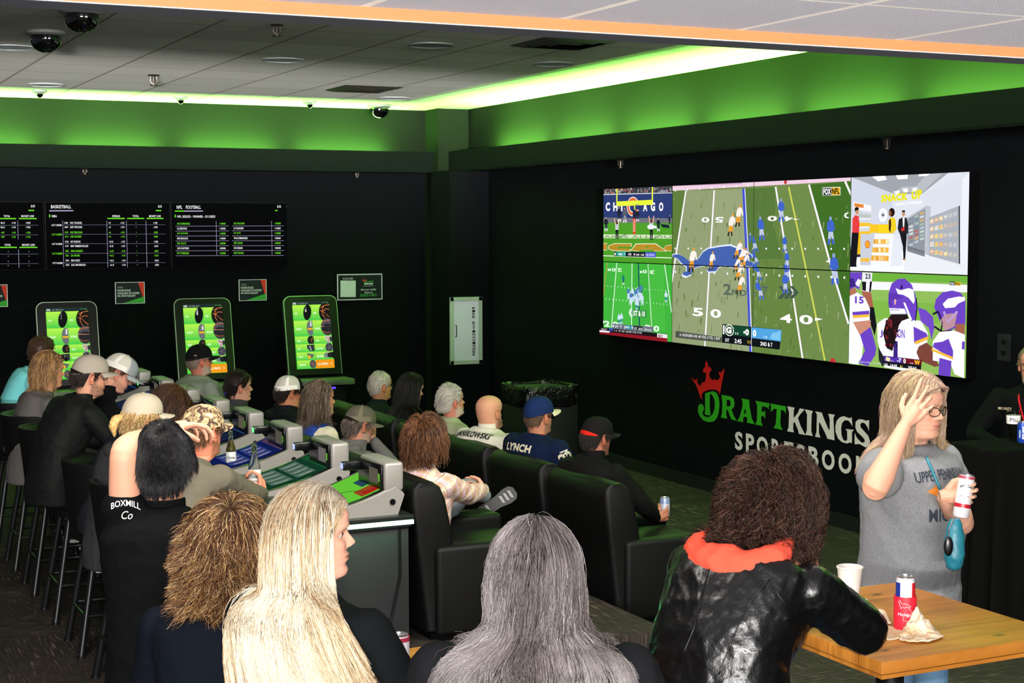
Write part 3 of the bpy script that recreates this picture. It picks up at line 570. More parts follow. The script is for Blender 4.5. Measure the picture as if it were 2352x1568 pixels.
spec = {(0, 1): (ZL, end_zone, '#4c9a28', 'showing a referee signal in front of the CHICAGO wall, upper left'), (0, 0): (ZL, green_game, '#3fae3c', 'showing a bright green game with 1ST & 10, lower left'),
        (1, 1): (Z4, big_field, '#74864f', 'upper left quarter of the big field picture'), (2, 1): (Z4, big_field, '#64803f', 'upper right quarter of the big field picture with the network logo'),
        (1, 0): (Z4, big_field, '#8d9a70', 'lower left quarter of the big field picture with the 50 and the score'), (2, 0): (Z4, big_field, '#64803f', 'lower right quarter of the big field picture with the 40'),
        (3, 1): (ZR, shop, '#d9dde8', 'showing a SNACK UP shop advert, upper right'), (3, 0): (ZR, huddle, '#8cb858', 'showing players in purple helmets, lower right')}
for (c, r), (cv, fn, base, lab) in spec.items():
    u0, u1 = cu[c], cu[c+1]; v0, v1 = (vb, vm) if r == 0 else (vm, vt)
    O = pT.P((u0+u1)/2, v0); t = thing('video_wall_panel', 'black-framed video wall screen '+lab, 'screen', (O.x+.05, O.y, O.z), 'video wall screens')
    fb = MB(); g = .001
    fb.box((XT, -u1+g, v0+g), (XW-.001, -u0-g, v1-g), m_bezel); fb.build('screen_housing', t, smooth=False)
    a = scr(pT, base, cv, (u0+.004, v0+.004, u1-.004, v1-.004), 1.12); fn(a); a.build('display', t)

# ------------------------------------------------------------------ odds boards on the back wall
XBd = YB-.09
pB = Plane((0, XBd, 0), (1, 0, 0), (0, 0, 1)); Z3 = zc(0, 420, 3.36); Gn, Wh, Gy = '#6fe02c', '#f0f0f4', '#a8a4c0'
bu = [pB.px(-285, 540)[0], pB.px(103, 540)[0], pB.px(389, 540)[0], pB.px(662, 540)[0]]; bu = [bu[3]-3*(bu[3]-bu[1])/2, bu[1], (bu[1]+bu[3])/2, bu[3]]
bt, bb = pB.px(400, 464)[1], pB.px(400, 617)[1]
def row(a, items):
    for (t, x, y, w, h, c) in items: a.text(t, (x, y+h/2), (x+w, y+h/2), (x, y-h/2), c, .02)
def board_nba(a):
    row(a, [('BASKETBALL', 393, 183, 156, 26, Wh), ('2/2', 1218, 181, 30, 18, Wh), ('NBA', 399, 256, 40, 18, Wh), ('SPREAD', 866, 256, 60, 16, Wh), ('TOTAL', 1023, 256, 48, 16, Wh), ('MONEY LINE', 1150, 256, 90, 16, Wh)])
    a.line((380, 215), (566, 214), .012, Gy); a.line((1202, 213), (1244, 213), .012, Gn); a.line((383, 243), (383, 266), .012, Gn)
    for x0, x1 in ((829, 963), (981, 1112), (1131, 1261)): a.line((x0, 274), (x1, 274), .012, Gn)
    R = [('308', 'OKC THUNDER', '+3', '-110', '+130'), ('309', 'DET PISTONS', '-3', '-110', '-150'), ('310', 'NO PELICANS', '-6', '-110', '-240'), ('311', 'IND PACERS', '+6', '-110', '+200'), ('318', 'NY KNICKS', '+5.5', '-110', '+185'), ('319', 'MIN TIMBERWOLVES', '-5.5', '-110', '-215'), ('320', 'DEN NUGGETS', '-6.5', '-110', '-250'), ('321', 'SA SPURS', '+6.5', '-110', '+210'), ('334', 'BKN NETS', '+6.5', '-110', '+210'), ('335', 'DAL MAVERICKS', '-6.5', '-110', '-250')]
    ys = [308, 341, 381, 414, 453, 487, 525, 560, 598, 632]
    for (n, t, s, p, m), y, i in zip(R, ys, range(10)):
        c = Gn if i in (2, 3, 6, 7) else Wh; dx = i*1.0; row(a, [(n, 497+dx, y, 26, 14, c), (t, 540+dx, y, 8.4*len(t), 15, c), (s, 836+dx, y, 8*len(s), 14, c), (p, 928+dx, y, 30, 14, c), ('-', 1046+dx, y, 5, 3, c), (m, 1182+dx, y, 32, 14, c)])
    for i, t in enumerate(['11/7 7:30PM', '11/7 7:45PM', '11/7 9:15PM', '11/7 9:30PM', '11/7 9:45PM']):
        y = [326, 398, 471, 545, 618][i]; row(a, [(t, 396+i*2, y, 76, 15, Gn if i in (1, 3) else Wh)]); a.line((488, y-2), (1275, y-4), .004, '#6a6880')
    for x in (482, 822, 973, 1124): a.line((x, 292), (x+8, 650), .006, '#8884a0')
def board_nfl(a):
    row(a, [('NFL', 1363, 187, 44, 26, Wh), ('FOOTBALL', 1434, 187, 116, 26, Wh), ('2/5', 2138, 182, 30, 18, Wh), ('NFL 2022/23 - WINNER - 2/11/2023', 1368, 259, 292, 18, Wh)])
    a.line((1349, 217), (1420, 217), .012, Gn); a.line((1420, 217), (1566, 217), .012, Gy); a.line((2122, 213), (2142, 213), .012, Gn); a.line((1352, 245), (1352, 266), .012, Gn)
    (u, v), = a.uv([(2203, 167)]); ring = [(u+.03*math.cos(k*PI/8), v+.03*math.sin(k*PI/8)) for k in range(16)]
    a.poly(ring, '#2f8a2c', [[(u+(p[0]-u)*.75, v+(p[1]-v)*.75) for p in ring[::-1]]], raw=True)
    Lf = ['ARI CARDINALS', 'CLE BROWNS', 'JAX JAGUARS', 'DEN BRONCOS', 'IND COLTS', 'CAR PANTHERS', 'PIT STEELERS']; Rt = ['ATL FALCONS', 'LV RAIDERS', 'NY JETS', 'WAS COMMANDERS', 'DET LIONS', 'CHI BEARS', 'HOU TEXANS']
    O1 = ['+10000', '+10000', '+15000', '+15000', '+20000', '+50000', '+100000']; O2 = ['+10000', '+10000', '+15000', '+20000', '+50000', '+50000', '+100000']
    for i in range(7):
        y = 314+i*38; c = Gn if i % 2 == 0 else Wh
        row(a, [(Lf[i], 1366, y, 7.6*len(Lf[i]), 15, c), (O1[i], 1692, y, 48, 14, c), (Rt[i], 1803, y-2, 7.6*len(Rt[i]), 15, c), (O2[i], 2118, y-2, 47, 14, c)]); a.line((1354, y+20), (1766, y+18), .005, '#8884a0'); a.line((1790, y+18), (2190, y+17), .005, '#8884a0')
    a.line((1667, 295), (1672, 558), .006, '#8884a0'); a.line((2094, 293), (2098, 552), .006, '#8884a0')
def board_left(a):
    row(a, [('3/5', 237, 179, 32, 18, Wh), ('TOTAL', 28, 256, 50, 16, Wh), ('MONEY LINE', 164, 256, 98, 16, Wh), ('TOTAL', 34, 478, 50, 16, Wh), ('MONEY LINE', 170, 478, 98, 16, Wh)]); a.line((219, 212), (264, 212), .012, Gn)
    for x0, x1, y in ((-10, 124, 275), (145, 283, 275), (-10, 130, 497), (150, 288, 497)): a.line((x0, y), (x1, y), .012, Gn)
    for i, (y, o, m) in enumerate(((308, '45.5', '+520'), (342, '45.5', '-720'), (383, '47', '-130'), (417, '47', '+110'))):
        c = Gn if i > 1 else Wh; row(a, [('o '+o if i % 2 == 0 else 'u '+o, -12, y, 48, 14, c), ('-110', 88, y, 32, 14, c), (m, 198, y, 36, 14, c)])
    for y in (530, 565, 605, 638): row(a, [('-', 60, y, 6, 3, Wh), ('-', 220, y, 6, 3, Wh)])
    for x, y0, y1 in ((136, 292, 434), (142, 514, 656)): a.line((x, y0), (x+4, y1), .006, '#8884a0')
    for y in (325, 400, 548, 622): a.line((-10, y+2), (296, y), .004, '#6a6880')
    row(a, [('NFL   FOOTBALL', -560, 183, 190, 26, Wh), ('SPREAD', -130, 256, 60, 16, Wh)])
for i, (fn, lab) in enumerate(((board_left, 'wide black odds board cut off by the left edge of the photo'), (board_nba, 'wide black odds board headed BASKETBALL with green and white rows'), (board_nfl, 'wide black odds board headed NFL FOOTBALL with green and white rows'))):
    u0, u1 = bu[i]+.003, bu[i+1]-.003; t = thing('odds_board', lab, 'screen', ((u0+u1)/2, YB-.05, bb), 'odds boards on the back wall')
    fb = MB(); fb.box((u0, XBd, bb), (u1, YB-.022, bt), m_bezel, .006); fb.build('screen_housing', t, smooth=False)
    a = scr(pB, '#040406', Z3, (u0+.008, bb+.008, u1-.008, bt-.008)); fn(a); a.build('display', t)

# ------------------------------------------------------------------ small wall signs
pS = Plane((0, YB-.032, 0), (1, 0, 0), (0, 0, 1))
def rules(x0, y0, x1, y1, lab):
    (ua, va), (ub, vb_) = pS.px(x0, y1), pS.px(x1, y0); t = thing('wall_sign', lab, 'sign', ((ua+ub)/2, YB-.025, va), 'house rules signs')
    fb = MB(); fb.box((ua, YB-.031, va), (ub, YB-.021, vb_), paint('#b9c4c0')); fb.build('sign_frame', t, smooth=False)
    a = Art(pS, None, lit=False); w, h = ub-ua, vb_-va; L = lambda x, y: (ua+x*w, va+(1-y)*h); q = .025
    a.poly([L(q, q), L(1-q, q), L(1-q, 1-q), L(q, 1-q)][::-1], '#141c1c'); a.poly([L(.78, q), L(1-q, q), L(1-q, .68), L(.93, .7)], '#b3301c'); a.poly([L(.25, 1-q), L(1-q, .68), L(1-q, 1-q)], '#2f8a2c')
    for i, s in enumerate(('HOUSE RULES', 'AVAILABLE ON KIOSKS', 'OR UPON REQUEST')):
        y = .43+i*.13; a.text(s, L(.07, y), L(.07+[.45, .75, .62][i], y), L(.07, y-.095), '#b4beb8', .03)
    a.text('KINGS', L(.09, .26), L(.26, .26), L(.09, .20), '#8c9690', .02); a.text('SPORTSBOOK', L(.08, .31), L(.27, .31), L(.08, .28), '#5c6460', .0)
    a.build('sign_face', t)
rules(265, 647, 332, 698, 'small house rules sign between the left and middle kiosks'); rules(549, 641, 612, 691, 'small house rules sign between the middle and right kiosks'); rules(-50, 653, 17, 706, 'small house rules sign cut off by the left edge of the photo')
(ua, va), (ub, vb_) = pS.px(775, 690), pS.px(878, 628)
t = thing('wall_sign', 'wide black sign with SCAN ME and BUILD A BET text in white frame', 'sign', ((ua+ub)/2, YB-.025, va)); fb = MB(); fb.box((ua, YB-.031, va), (ub, YB-.021, vb_), paint('#aab2b0')); fb.build('sign_frame', t, smooth=False)
ZK = zc(630, 610, 5.807); a = Art(pS, ZK, lit=False); g = .012
a.poly([(ua+g, va+g), (ub-g, va+g), (ub-g, vb_-g), (ua+g, vb_-g)], '#111716', raw=True)
a.rect(882, 198, 1086, 418, '#a9b4ae'); a.text('SCAN ME!', (915, 190), (1050, 187), (915, 160), '#8f9894', .02); a.text('DRAFT', (1190, 226), (1320, 224), (1190, 202), '#2f7a2c', .04); a.poly([(1178, 206), (1172, 184), (1196, 192), (1204, 172), (1212, 192), (1236, 182), (1226, 206)], '#a02820')
a.text('KINGS', (1202, 252), (1316, 250), (1202, 230), '#c4ccc8', .04); a.text('SPORTSBOOK', (1184, 276), (1328, 274), (1184, 264), '#8c9490', .01); a.text('Use your mobile', (1154, 338), (1356, 334), (1154, 306), '#a4aca8', .02); a.text('device to', (1204, 370), (1312, 368), (1204, 342), '#a4aca8', .02); a.text('BUILD A BET!', (1150, 412), (1368, 408), (1150, 376), '#2f7a2c', .03)
a.build('sign_face', t)

# ------------------------------------------------------------------ big painted lettering below the video wall
pL = Plane((XW-.001, 0, 0), (0, -1, 0), (0, 0, 1)); Z5 = zc(1560, 800, 4.752)
t = thing('wall_lettering', 'huge green, white and red DRAFTKINGS SPORTSBOOK lettering with crown on right wall', 'lettering', (XW, 10, 1.0))
G_, W_, R_ = '#2f9a1c', '#cfcdc4', '#c41c1a'
a = Art(pL, Z5, lit=False)
a.poly([(250, 555), (232, 535), (205, 450), (180, 390), (132, 320), (178, 348), (202, 328), (196, 360), (205, 385), (222, 402), (240, 404), (248, 378), (258, 366), (270, 376), (280, 366), (290, 330), (298, 268), (268, 262), (258, 244), (266, 224), (284, 204), (286, 160), (296, 132), (308, 158), (320, 202), (340, 206), (354, 222), (350, 240), (332, 262), (330, 300), (344, 330), (362, 344), (376, 348), (390, 328), (400, 346), (420, 346), (440, 326), (450, 300), (436, 284), (430, 262), (444, 256), (458, 268), (472, 244), (497, 216), (490, 262), (476, 330), (458, 420), (450, 480), (438, 504), (434, 470), (400, 450), (350, 446), (300, 458), (262, 480), (246, 504), (246, 530)], R_); a.build('crown', t, 'red crown')
a = Art(pL, Z5, lit=False)
a.poly([(284, 490), (330, 474), (380, 466), (416, 492), (436, 550), (441, 620), (432, 700), (412, 760), (380, 795), (340, 804), (300, 800), (260, 780), (226, 740), (206, 690), (206, 640), (220, 610), (244, 604), (264, 620), (271, 650), (272, 672), (256, 690), (258, 720), (280, 742), (312, 750), (346, 738), (372, 704), (388, 650), (390, 580), (374, 530), (352, 500), (336, 496), (334, 640), (342, 712), (344, 730), (300, 726), (276, 716), (284, 690)], G_)
a.poly([(462, 506), (560, 522), (596, 548), (606, 590), (598, 640), (572, 668), (600, 740), (628, 786), (572, 776), (552, 730), (532, 672), (518, 668), (514, 720), (524, 766), (456, 754), (470, 700), (472, 580)], G_, [[(520, 560), (520, 630), (548, 634), (562, 612), (560, 576), (546, 562)]])
a.poly([(678, 544), (764, 560), (770, 640), (796, 770), (826, 826), (740, 810), (746, 780), (738, 748), (712, 744), (698, 770), (702, 804), (632, 792), (660, 750), (690, 640), (694, 580)], G_, [[(718, 656), (708, 706), (732, 710), (726, 668)]])
a.poly([(832, 570), (994, 600), (978, 640), (986, 668), (960, 640), (904, 630), (900, 690), (924, 692), (940, 676), (942, 770), (926, 740), (898, 736), (896, 800), (914, 846), (832, 830), (850, 790), (854, 620)], G_)
a.poly([(1000, 600), (1168, 632), (1166, 716), (1148, 680), (1114, 668), (1106, 800), (1112, 850), (1132, 888), (1032, 868), (1054, 830), (1062, 760), (1066, 660), (1040, 656), (1014, 680), (1000, 690), (1006, 650)], G_)
a.poly([(1182, 630), (1262, 646), (1252, 680), (1252, 760), (1300, 700), (1318, 652), (1372, 664), (1322, 720), (1298, 758), (1330, 850), (1372, 930), (1398, 946), (1310, 932), (1300, 890), (1262, 800), (1248, 816), (1246, 880), (1256, 916), (1180, 902), (1196, 860), (1202, 700)], W_)
a.poly([(1374, 664), (1462, 682), (1448, 720), (1444, 900), (1460, 956), (1382, 940), (1396, 890), (1398, 720)], W_)
a.poly([(1488, 686), (1560, 700), (1580, 760), (1632, 880), (1646, 890), (1646, 770), (1630, 712), (1702, 722), (1686, 760), (1698, 1002), (1620, 984), (1600, 930), (1544, 820), (1528, 800), (1528, 920), (1544, 972), (1486, 962), (1502, 910), (1506, 720)], W_)
a.poly([(1886, 746), (1894, 850), (1878, 820), (1850, 786), (1812, 782), (1782, 810), (1770, 870), (1776, 950), (1796, 1000), (1824, 1010), (1838, 990), (1836, 900), (1816, 878), (1912, 888), (1890, 910), (1888, 1034), (1870, 1024), (1836, 1036), (1780, 1022), (1736, 980), (1710, 910), (1708, 850), (1722, 790), (1758, 750), (1800, 738), (1850, 756), (1872, 760)], W_)
a.poly([(2078, 782), (2074, 900), (2056, 850), (2030, 816), (2000, 806), (1980, 826), (1984, 860), (2020, 900), (2066, 950), (2086, 1010), (2080, 1060), (2040, 1080), (1990, 1052), (1968, 1040), (1930, 1046), (1918, 1040), (1920, 920), (1940, 970), (1966, 1000), (2000, 1030), (2030, 1020), (2026, 990), (1990, 950), (1946, 910), (1926, 860), (1930, 800), (1960, 774), (2000, 772), (2040, 788)], W_)
xs = [(612, 696), (732, 822), (850, 974), (1012, 1112), (1150, 1250), (1280, 1376), (1416, 1526), (1562, 1702), (1744, 1888), (1936, 2076)]
for ch, (x0, x1) in zip('SPORTSBOOK', xs):
    yb0 = 1100+(x0-612)*.221; tp = 900+(x0-612)*.203; a.text(ch, (x0, yb0), (x1, yb0+(x1-x0)*.221), (x0, tp), W_, .035)
a.build('letters', t)

# ------------------------------------------------------------------ betting kiosks
for i, (xa, xb, yt, lab) in enumerate(((83, 213, 695, 'tall betting kiosk farthest left, behind the man in aqua'), (396, 522, 687, 'tall betting kiosk in the middle, behind the man in the black cap'), (652, 761, 681, 'tall betting kiosk on the right with green-lit bezel'))):
    Yk = YB-.62
    A = atY(xa+2, yt, Yk+.22); B_ = atY(xb+2, yt, Yk+.22); cx = (A.x+B_.x)/2; w = .60; zt = A.z
    t = thing('betting_kiosk', lab, 'kiosk', (cx, Yk, 0), 'betting kiosks on the back wall')
    sl = Vector((0, .20, .98)).normalized(); O = Vector((cx, Yk+.0, 0))+Vector((0, 0, 0)); z0 = .70; Hs = (zt-z0)/sl.z
    base = Vector((cx, Yk, z0)); pk = Plane(base, (1, 0, 0), sl); n = pk.N
    m_kb = mat('kiosk_black_gloss', '#040605', .3, spec=.15); m_ke = mat('kiosk_edge_chrome', '#8fa08c', .3, .8)
    def slab(mb, w, h0, h1, r, d0, d1, m):
        pts = []
        for (cxx, cyy, a0) in ((w/2-r, h1-r, 0), (-w/2+r, h1-r, 90)):
            for k in range(7): an = math.radians(a0+k*15); pts.append((cxx+r*math.cos(an), cyy+r*math.sin(an)))
        pts += [(-w/2, h0), (w/2, h0)]
        mb.rings([[pk.P(u, v, d) for u, v in pts] for d in (d0, d1)], m)
    fb = MB(); slab(fb, w, 0, Hs, .075, -.07, 0, m_kb); fb.build('bezel', t, angle=30)
    fb = MB(); slab(fb, w+.016, -.0, Hs+.008, .08, -.05, -.004, m_ke); fb.build('edge_trim', t, angle=30, label='thin chrome edge')
    sw, s0, s1 = .425, .065, Hs-.055; a = CArt(pk, lambda x, y: (x, y), es=1.05); a.uv = lambda P: [((x-.5)*sw, s0+(1-y)*(s1-s0)) for x, y in P]; a.R = (-sw/2, s0, sw/2, s1)
    a.rect(0, 0, 1, 1, '#3fae2a'); a.rect(0, 0, 1, .052, '#20302c')
    a.text('KINGS', (.02, .045), (.11, .045), (.02, .015), '#e8f0e8', .04); a.text('LIVE  ODDS  PLAY', (.15, .04), (.42, .04), (.15, .02), '#9fb0a8', .01); a.text('LOG IN', (.82, .04), (.96, .04), (.82, .02), '#60c050', .02)
    ys = [.052, .285, .52, .635, .755, .875, 1.0]
    for r_ in range(6):
        for c_ in range(2):
            x0, x1, y0, y1 = c_*.5, c_*.5+.5, ys[r_], ys[r_+1]
            if r_ == 5 and c_ == 1: a.rect(x0, y0, x1, y1, '#f0981c'); a.text('ALL EVENTS', (.55, y1-.045), (.83, y1-.045), (.55, y0+.045), '#fff4d0', .04); a.text('>', (.90, y1-.05), (.94, y1-.05), (.90, y0+.045), '#fff', .0); continue
            N_ = 7
            for k in range(N_):  # the screen's own colour bands
                f = k/(N_-1); cc = (lin((176, 240, 80)), lin((84, 208, 76))); col = tuple(cc[0][j]*(1-f)+cc[1][j]*f for j in range(3)); ya = y0+.002+(y1-y0-.004)*k/N_; a.rect(x0+.004, ya, x1-.004, ya+(y1-y0-.004)/N_+.0005, col)
            if c_ == 0:
                if r_ == 0: a.disc(.39, .165, .045, '#121616', ry=.088, n=20, rot=-.15); a.line((.355, .075), (.35, .16), .014, '#f0f0ec'); a.text('NFL', (.05, .19), (.13, .19), (.05, .165), '#e8ffd8', .04)
                elif r_ == 1: a.disc(.44, .40, .042, '#6a7270', ry=.085, n=20); a.line((.46, .30), (.46, .375), .016, '#f4f4f0'); a.rect(.36, .40, .5, .425, '#f0b020'); a.text('NCAAF', (.05, .425), (.2, .425), (.05, .395), '#e8ffd8', .04)
                elif r_ == 2: a.disc(.43, .58, .042, '#202424', ry=.048, n=18); a.path([(.5, .545), (.43, .57), (.46, .62)], .008, '#d07830'); a.text('MLB', (.06, .60), (.15, .60), (.06, .575), '#e8ffd8', .04)
                elif r_ == 3: a.poly([(.30, .65), (.5, .645), (.5, .74), (.38, .745), (.31, .70)], '#30383a'); a.line((.38, .665), (.41, .735), .01, '#d0d8d8'); a.text('UFC', (.06, .715), (.13, .715), (.06, .69), '#e8ffd8', .04)
                elif r_ == 4: a.poly([(.28, .77), (.48, .79), (.42, .85), (.32, .84)], '#606c60'); a.disc(.34, .83, .02, '#f0b030', n=12); a.text('GOLF', (.06, .835), (.17, .835), (.06, .81), '#e8ffd8', .04)
                else: a.disc(.42, .935, .038, '#4c5054', ry=.046, n=18); a.path([(.37, .91), (.42, .93), (.45, .97)], .008, '#e07838'); a.text('TENNIS', (.05, .955), (.22, .955), (.05, .93), '#e8ffd8', .04)
            else:
                if r_ == 0:
                    a.disc(.88, .17, .075, '#1c1a18', ry=.105, n=24)
                    for q in ([(.74, .14), (.84, .17), (.99, .25)], [(.86, .07), (.80, .13), (.80, .2), (.86, .26)], [(.76, .10), (.86, .07), (.99, .06)], [(.80, .16), (.9, .12), (.99, .13)]): a.path(q, .006, '#f08848')
                    a.text('NBA', (.55, .19), (.64, .19), (.55, .165), '#e8ffd8', .04)
                elif r_ == 1:
                    a.disc(.9, .39, .075, '#4c4e54', ry=.095, n=24); a.disc(.9, .42, .066, '#26282c', ry=.06, n=20); a.line((.72, .38), (1, .385), .006, '#e89868'); a.path([(.74, .33), (.85, .295), (.99, .29)], .006, '#e07838'); a.path([(.75, .45), (.85, .475), (.99, .47)], .006, '#e07838'); a.text('NCAAB', (.55, .425), (.7, .425), (.55, .395), '#e8ffd8', .04)
                elif r_ == 2: a.poly([(.80, .525), (.99, .53), (.98, .60), (.90, .63), (.84, .60)], '#c8c0b8'); a.path([(.84, .54), (.92, .57), (.88, .61)], .012, '#a83828'); a.poly([(.93, .54), (1, .54), (1, .6), (.94, .61)], '#303438'); a.text('NHL', (.56, .60), (.65, .60), (.56, .575), '#e8ffd8', .04)
                elif r_ == 3:
                    a.disc(.9, .695, .045, '#585a60', ry=.052, n=20)
                    for k in range(5): a.disc(.9+.06*math.cos(k*1.257), .695+.038*math.sin(k*1.257), .011, '#26282c', n=6)
                    a.text('SOCCER', (.55, .72), (.74, .72), (.55, .695), '#e8ffd8', .04)
                else: a.disc(.81, .81, .03, '#7c8488', n=16); a.disc(.9, .81, .03, '#202428', n=16); a.poly([(.93, .765), (1, .765), (1, .86), (.95, .85)], '#14181c'); a.text('MORE', (.55, .84), (.72, .84), (.55, .81), '#e8ffd8', .04)
    a.build('display', t)
    a.l = .001
    fb = MB(); fb.box((cx-.36, Yk-.26, .60), (cx+.36, Yk+.10, .665), mat('kiosk_green_grey_shelf', '#4a5a42', .5), .01); fb.build('shelf', t, angle=30)
    fb = MB(); fb.box((cx-.30, Yk-.13, 0), (cx+.30, Yk+.42, .60), mat('kiosk_cabinet_black', '#060808', .6, spec=.15), .01); fb.box((cx-.30, Yk+.1, .6), (cx+.30, Yk+.42, .74), m_kb, .01)
    fb.build('cabinet', t, angle=30)
    pc = Plane((0, Yk-.131, 0), (1, 0, 0), (0, 0, 1)); a = Art(pc, None, lit=False); a.l = .002
    a.text('DRAFT', (cx-.16, .40), (cx+.16, .40), (cx-.16, .48), '#2f9a1c', .04); a.text('KINGS', (cx-.16, .31), (cx+.16, .31), (cx-.16, .385), '#d8dcd8', .05); a.text('SPORTSBOOK', (cx-.16, .25), (cx+.16, .25), (cx-.16, .285), '#d8dcd8', .03); a.build('cabinet_lettering', t)
    fb = MB(); fb.cyl((cx+.02, Yk-.24, .57), (cx+.14, Yk-.24, .57), .012, glow('#5038ff', 2.0)); fb.build('scanner_light', t, label='small violet scanner light')

# fire extinguisher cabinet on the column side
PYF = 15.95
pF = Plane((0, PYF-.03, 0), (1, 0, 0), (0, 0, 1)); (ua, va), (ub, vb_) = pF.px(1035, 838), pF.px(1108, 681); ub = min(ub, 7.39)
t = thing('extinguisher_cabinet', 'pale grey cabinet lettered FIRE EXTINGUISHER on the corner column', 'cabinet', ((ua+ub)/2, PYF-.01, va)); m_fc = mat('grey_green_enamel', '#9aa898', .45)
b = MB(); f_ = .045
for lo, hi in (((ua, va), (ub, va+f_)), ((ua, vb_-f_), (ub, vb_)), ((ua, va), (ua+f_, vb_)), ((ub-f_, va), (ub, vb_))): b.box((lo[0], PYF-.03, lo[1]), (hi[0], PYF-.001, hi[1]), m_fc, .003)
b.build('frame', t, smooth=False); b = MB(); b.box((ua+f_-.002, PYF-.016, va+f_-.002), (ub-f_+.002, PYF-.002, vb_-f_+.002), paint('#c3c6d2')); d = b.build('door', t, smooth=False)
pD = Plane((0, PYF-.017, 0), (1, 0, 0), (0, 0, 1)); a = Art(pD, None, lit=False); L_ = 'FIRE EXTINGUISHER'
for i, c in enumerate(L_):
    if c == ' ': continue
    y = vb_-f_-.07-i*(vb_-va-2*f_-.11)/len(L_); a.text(c, (ub-f_-.075, y-.026), (ub-f_-.04, y-.026), (ub-f_-.075, y), '#16181c', .03)
a.build('door_lettering', t)
b = MB(); x = ua+f_+.03; zc_ = (va+vb_)/2; b.tube([(x-.012, PYF-.016, zc_+.065), (x, PYF-.03, zc_+.065), (x, PYF-.03, zc_-.065), (x-.012, PYF-.016, zc_-.065)], .005, paint('#24262a')); b.build('handle', t)

# wall outlet plate and small switch on the right wall
c_ = atX(2306, 798, XW-.004); b = MB(); b.box((XW-.008, c_.y-.06, c_.z-.09), (XW, c_.y+.06, c_.z+.09), mat('black_plate', '#17181a', .35), .003); b.box((XW-.012, c_.y-.02, c_.z-.05), (XW-.006, c_.y+.02, c_.z-.02), m_bezel, .002); b.box((XW-.012, c_.y-.02, c_.z+.02), (XW-.006, c_.y+.02, c_.z+.05), m_bezel, .002)
tag(b.build('wall_outlet', None, smooth=False), 'black outlet plate on the right wall above the security guard', 'outlet')

# ------------------------------------------------------------------ ceiling fittings
m_wf = mat('white_fitting', '#777a76', .6); m_dome = mat('smoked_dome', '#020203', .06, spec=.8, coat=1)
def dome(x, y, r, lab):
    t = thing('dome_camera', lab, 'camera', (x, y, ZC), 'dome cameras'); b = MB(); b.lathe([(0, 0), (r*1.28, 0), (r*1.28, -.018), (r*1.05, -.03), (0, -.03)], m_wf, 32, (x, y, ZC)); b.build('mounting_ring', t)
    b = MB(); b.lathe([(r, -.03)]+[(r*math.cos(k*PI/16), -.03-r*.25-r*.85*math.sin(k*PI/16)) for k in range(8)]+[(.002, -.03-r*1.1)], m_dome, 32, (x, y, ZC)); b.build('dome', t)
dome(1.83, 11.2, .105, 'black dome camera, lower of the two at top left'); dome(1.85, 9.98, .105, 'black dome camera half hidden by the header at top left'); dome(6.25, 16.35, .105, 'black dome camera near the corner above the back wall')
for x, y, lab in ((2.53, 15.9, 'small spot camera above the left odds board'), (3.97, 16.1, 'small spot camera above the middle odds board'), (5.36, 16.1, 'small spot camera nearest the corner dome')):
    t = thing('spot_camera', lab, 'camera', (x, y, ZC), 'small spot cameras'); b = MB(); b.lathe([(0, 0), (.075, 0), (.07, -.02), (.035, -.04), (0, -.04)], m_wf, 20, (x, y, ZC)); b.build('mounting_ring', t); b = MB(); b.lathe([(.035, -.04), (.03, -.06), (.015, -.075), (.001, -.078)], m_dome, 16, (x, y, ZC)); b.build('lens', t)
m_br = mat('sprinkler_metal', '#3c3630', .35, .8)
def sprinkler(x, y, z, lab, s=1):
    t = thing('sprinkler', lab, 'sprinkler', (x, y, z), 'sprinklers'); b = MB(); b.lathe([(0, 0), (.035*s, 0), (.03*s, -.008), (.012*s, -.012), (0, -.012)], m_br, 16, (x, y, z)); b.build('escutcheon', t)
    b = MB(); b.tube([(x-.016*s, y, z-.012), (x-.02*s, y, z-.035*s), (x, y, z-.055*s)], .004*s, m_br, 6); b.tube([(x+.016*s, y, z-.012), (x+.02*s, y, z-.035*s), (x, y, z-.055*s)], .004*s, m_br, 6); b.cyl((x, y, z-.012), (x, y, z-.05*s), .006*s, m_br, seg=8); b.cyl((x, y, z-.055*s), (x, y, z-.059*s), .022*s, m_br, seg=14); b.build('nozzle', t)
sprinkler(3.2, 13.94, ZC, 'ceiling sprinkler left of centre, over the white tiles', 1.6); sprinkler(3.17, 10.19, ZC, 'ceiling sprinkler nearest the header', 1.3)
for x, y, z, l in ((195, 392, 0, 'shelf sprinkler above the BASKETBALL board'), (820, 401, 0, 'shelf sprinkler left of the corner column'), (1425, 380, 1, 'shelf sprinkler above the left end of the video wall'), (2037, 337, 1, 'shelf sprinkler above the right end of the video wall')):
    p = atY(x, y, YB-.12) if not z else atX(x, y, XW-.12); sprinkler(p.x, p.y, 2.93, l, 1.3 if z else 1)
for i, (x, y, lab) in enumerate(((1.76, 12.24, 'leftmost round ceiling speaker'), (3.86, 12.26, 'round ceiling speaker between the two inner sprinklers'), (4.55, 10.82, 'dim round ceiling speaker beside the header'), (5.99, 11.63, 'green-tinted round ceiling speaker nearest the video wall'), (2.49, 15.27, 'round ceiling speaker above the left spot camera'), (6.04, 15.37, 'round ceiling speaker near the corner dome'))):
    t = thing('ceiling_speaker', lab, 'speaker', (x, y, ZC), 'round ceiling speakers'); b = MB(); b.lathe([(.155, 0), (.17, 0), (.17, -.008), (.155, -.01), (.15, -.004)], mat('speaker_rim', '#8b8f90', .5), 36, (x, y, ZC)); b.build('rim', t); b = MB(); b.lathe([(.001, -.006), (.15, -.004), (.15, -.001), (.001, -.001)], mat('speaker_grille', '#a3a9ad', .6, bump=(500, .5, .002)), 36, (x, y, ZC)); b.build('grille', t)
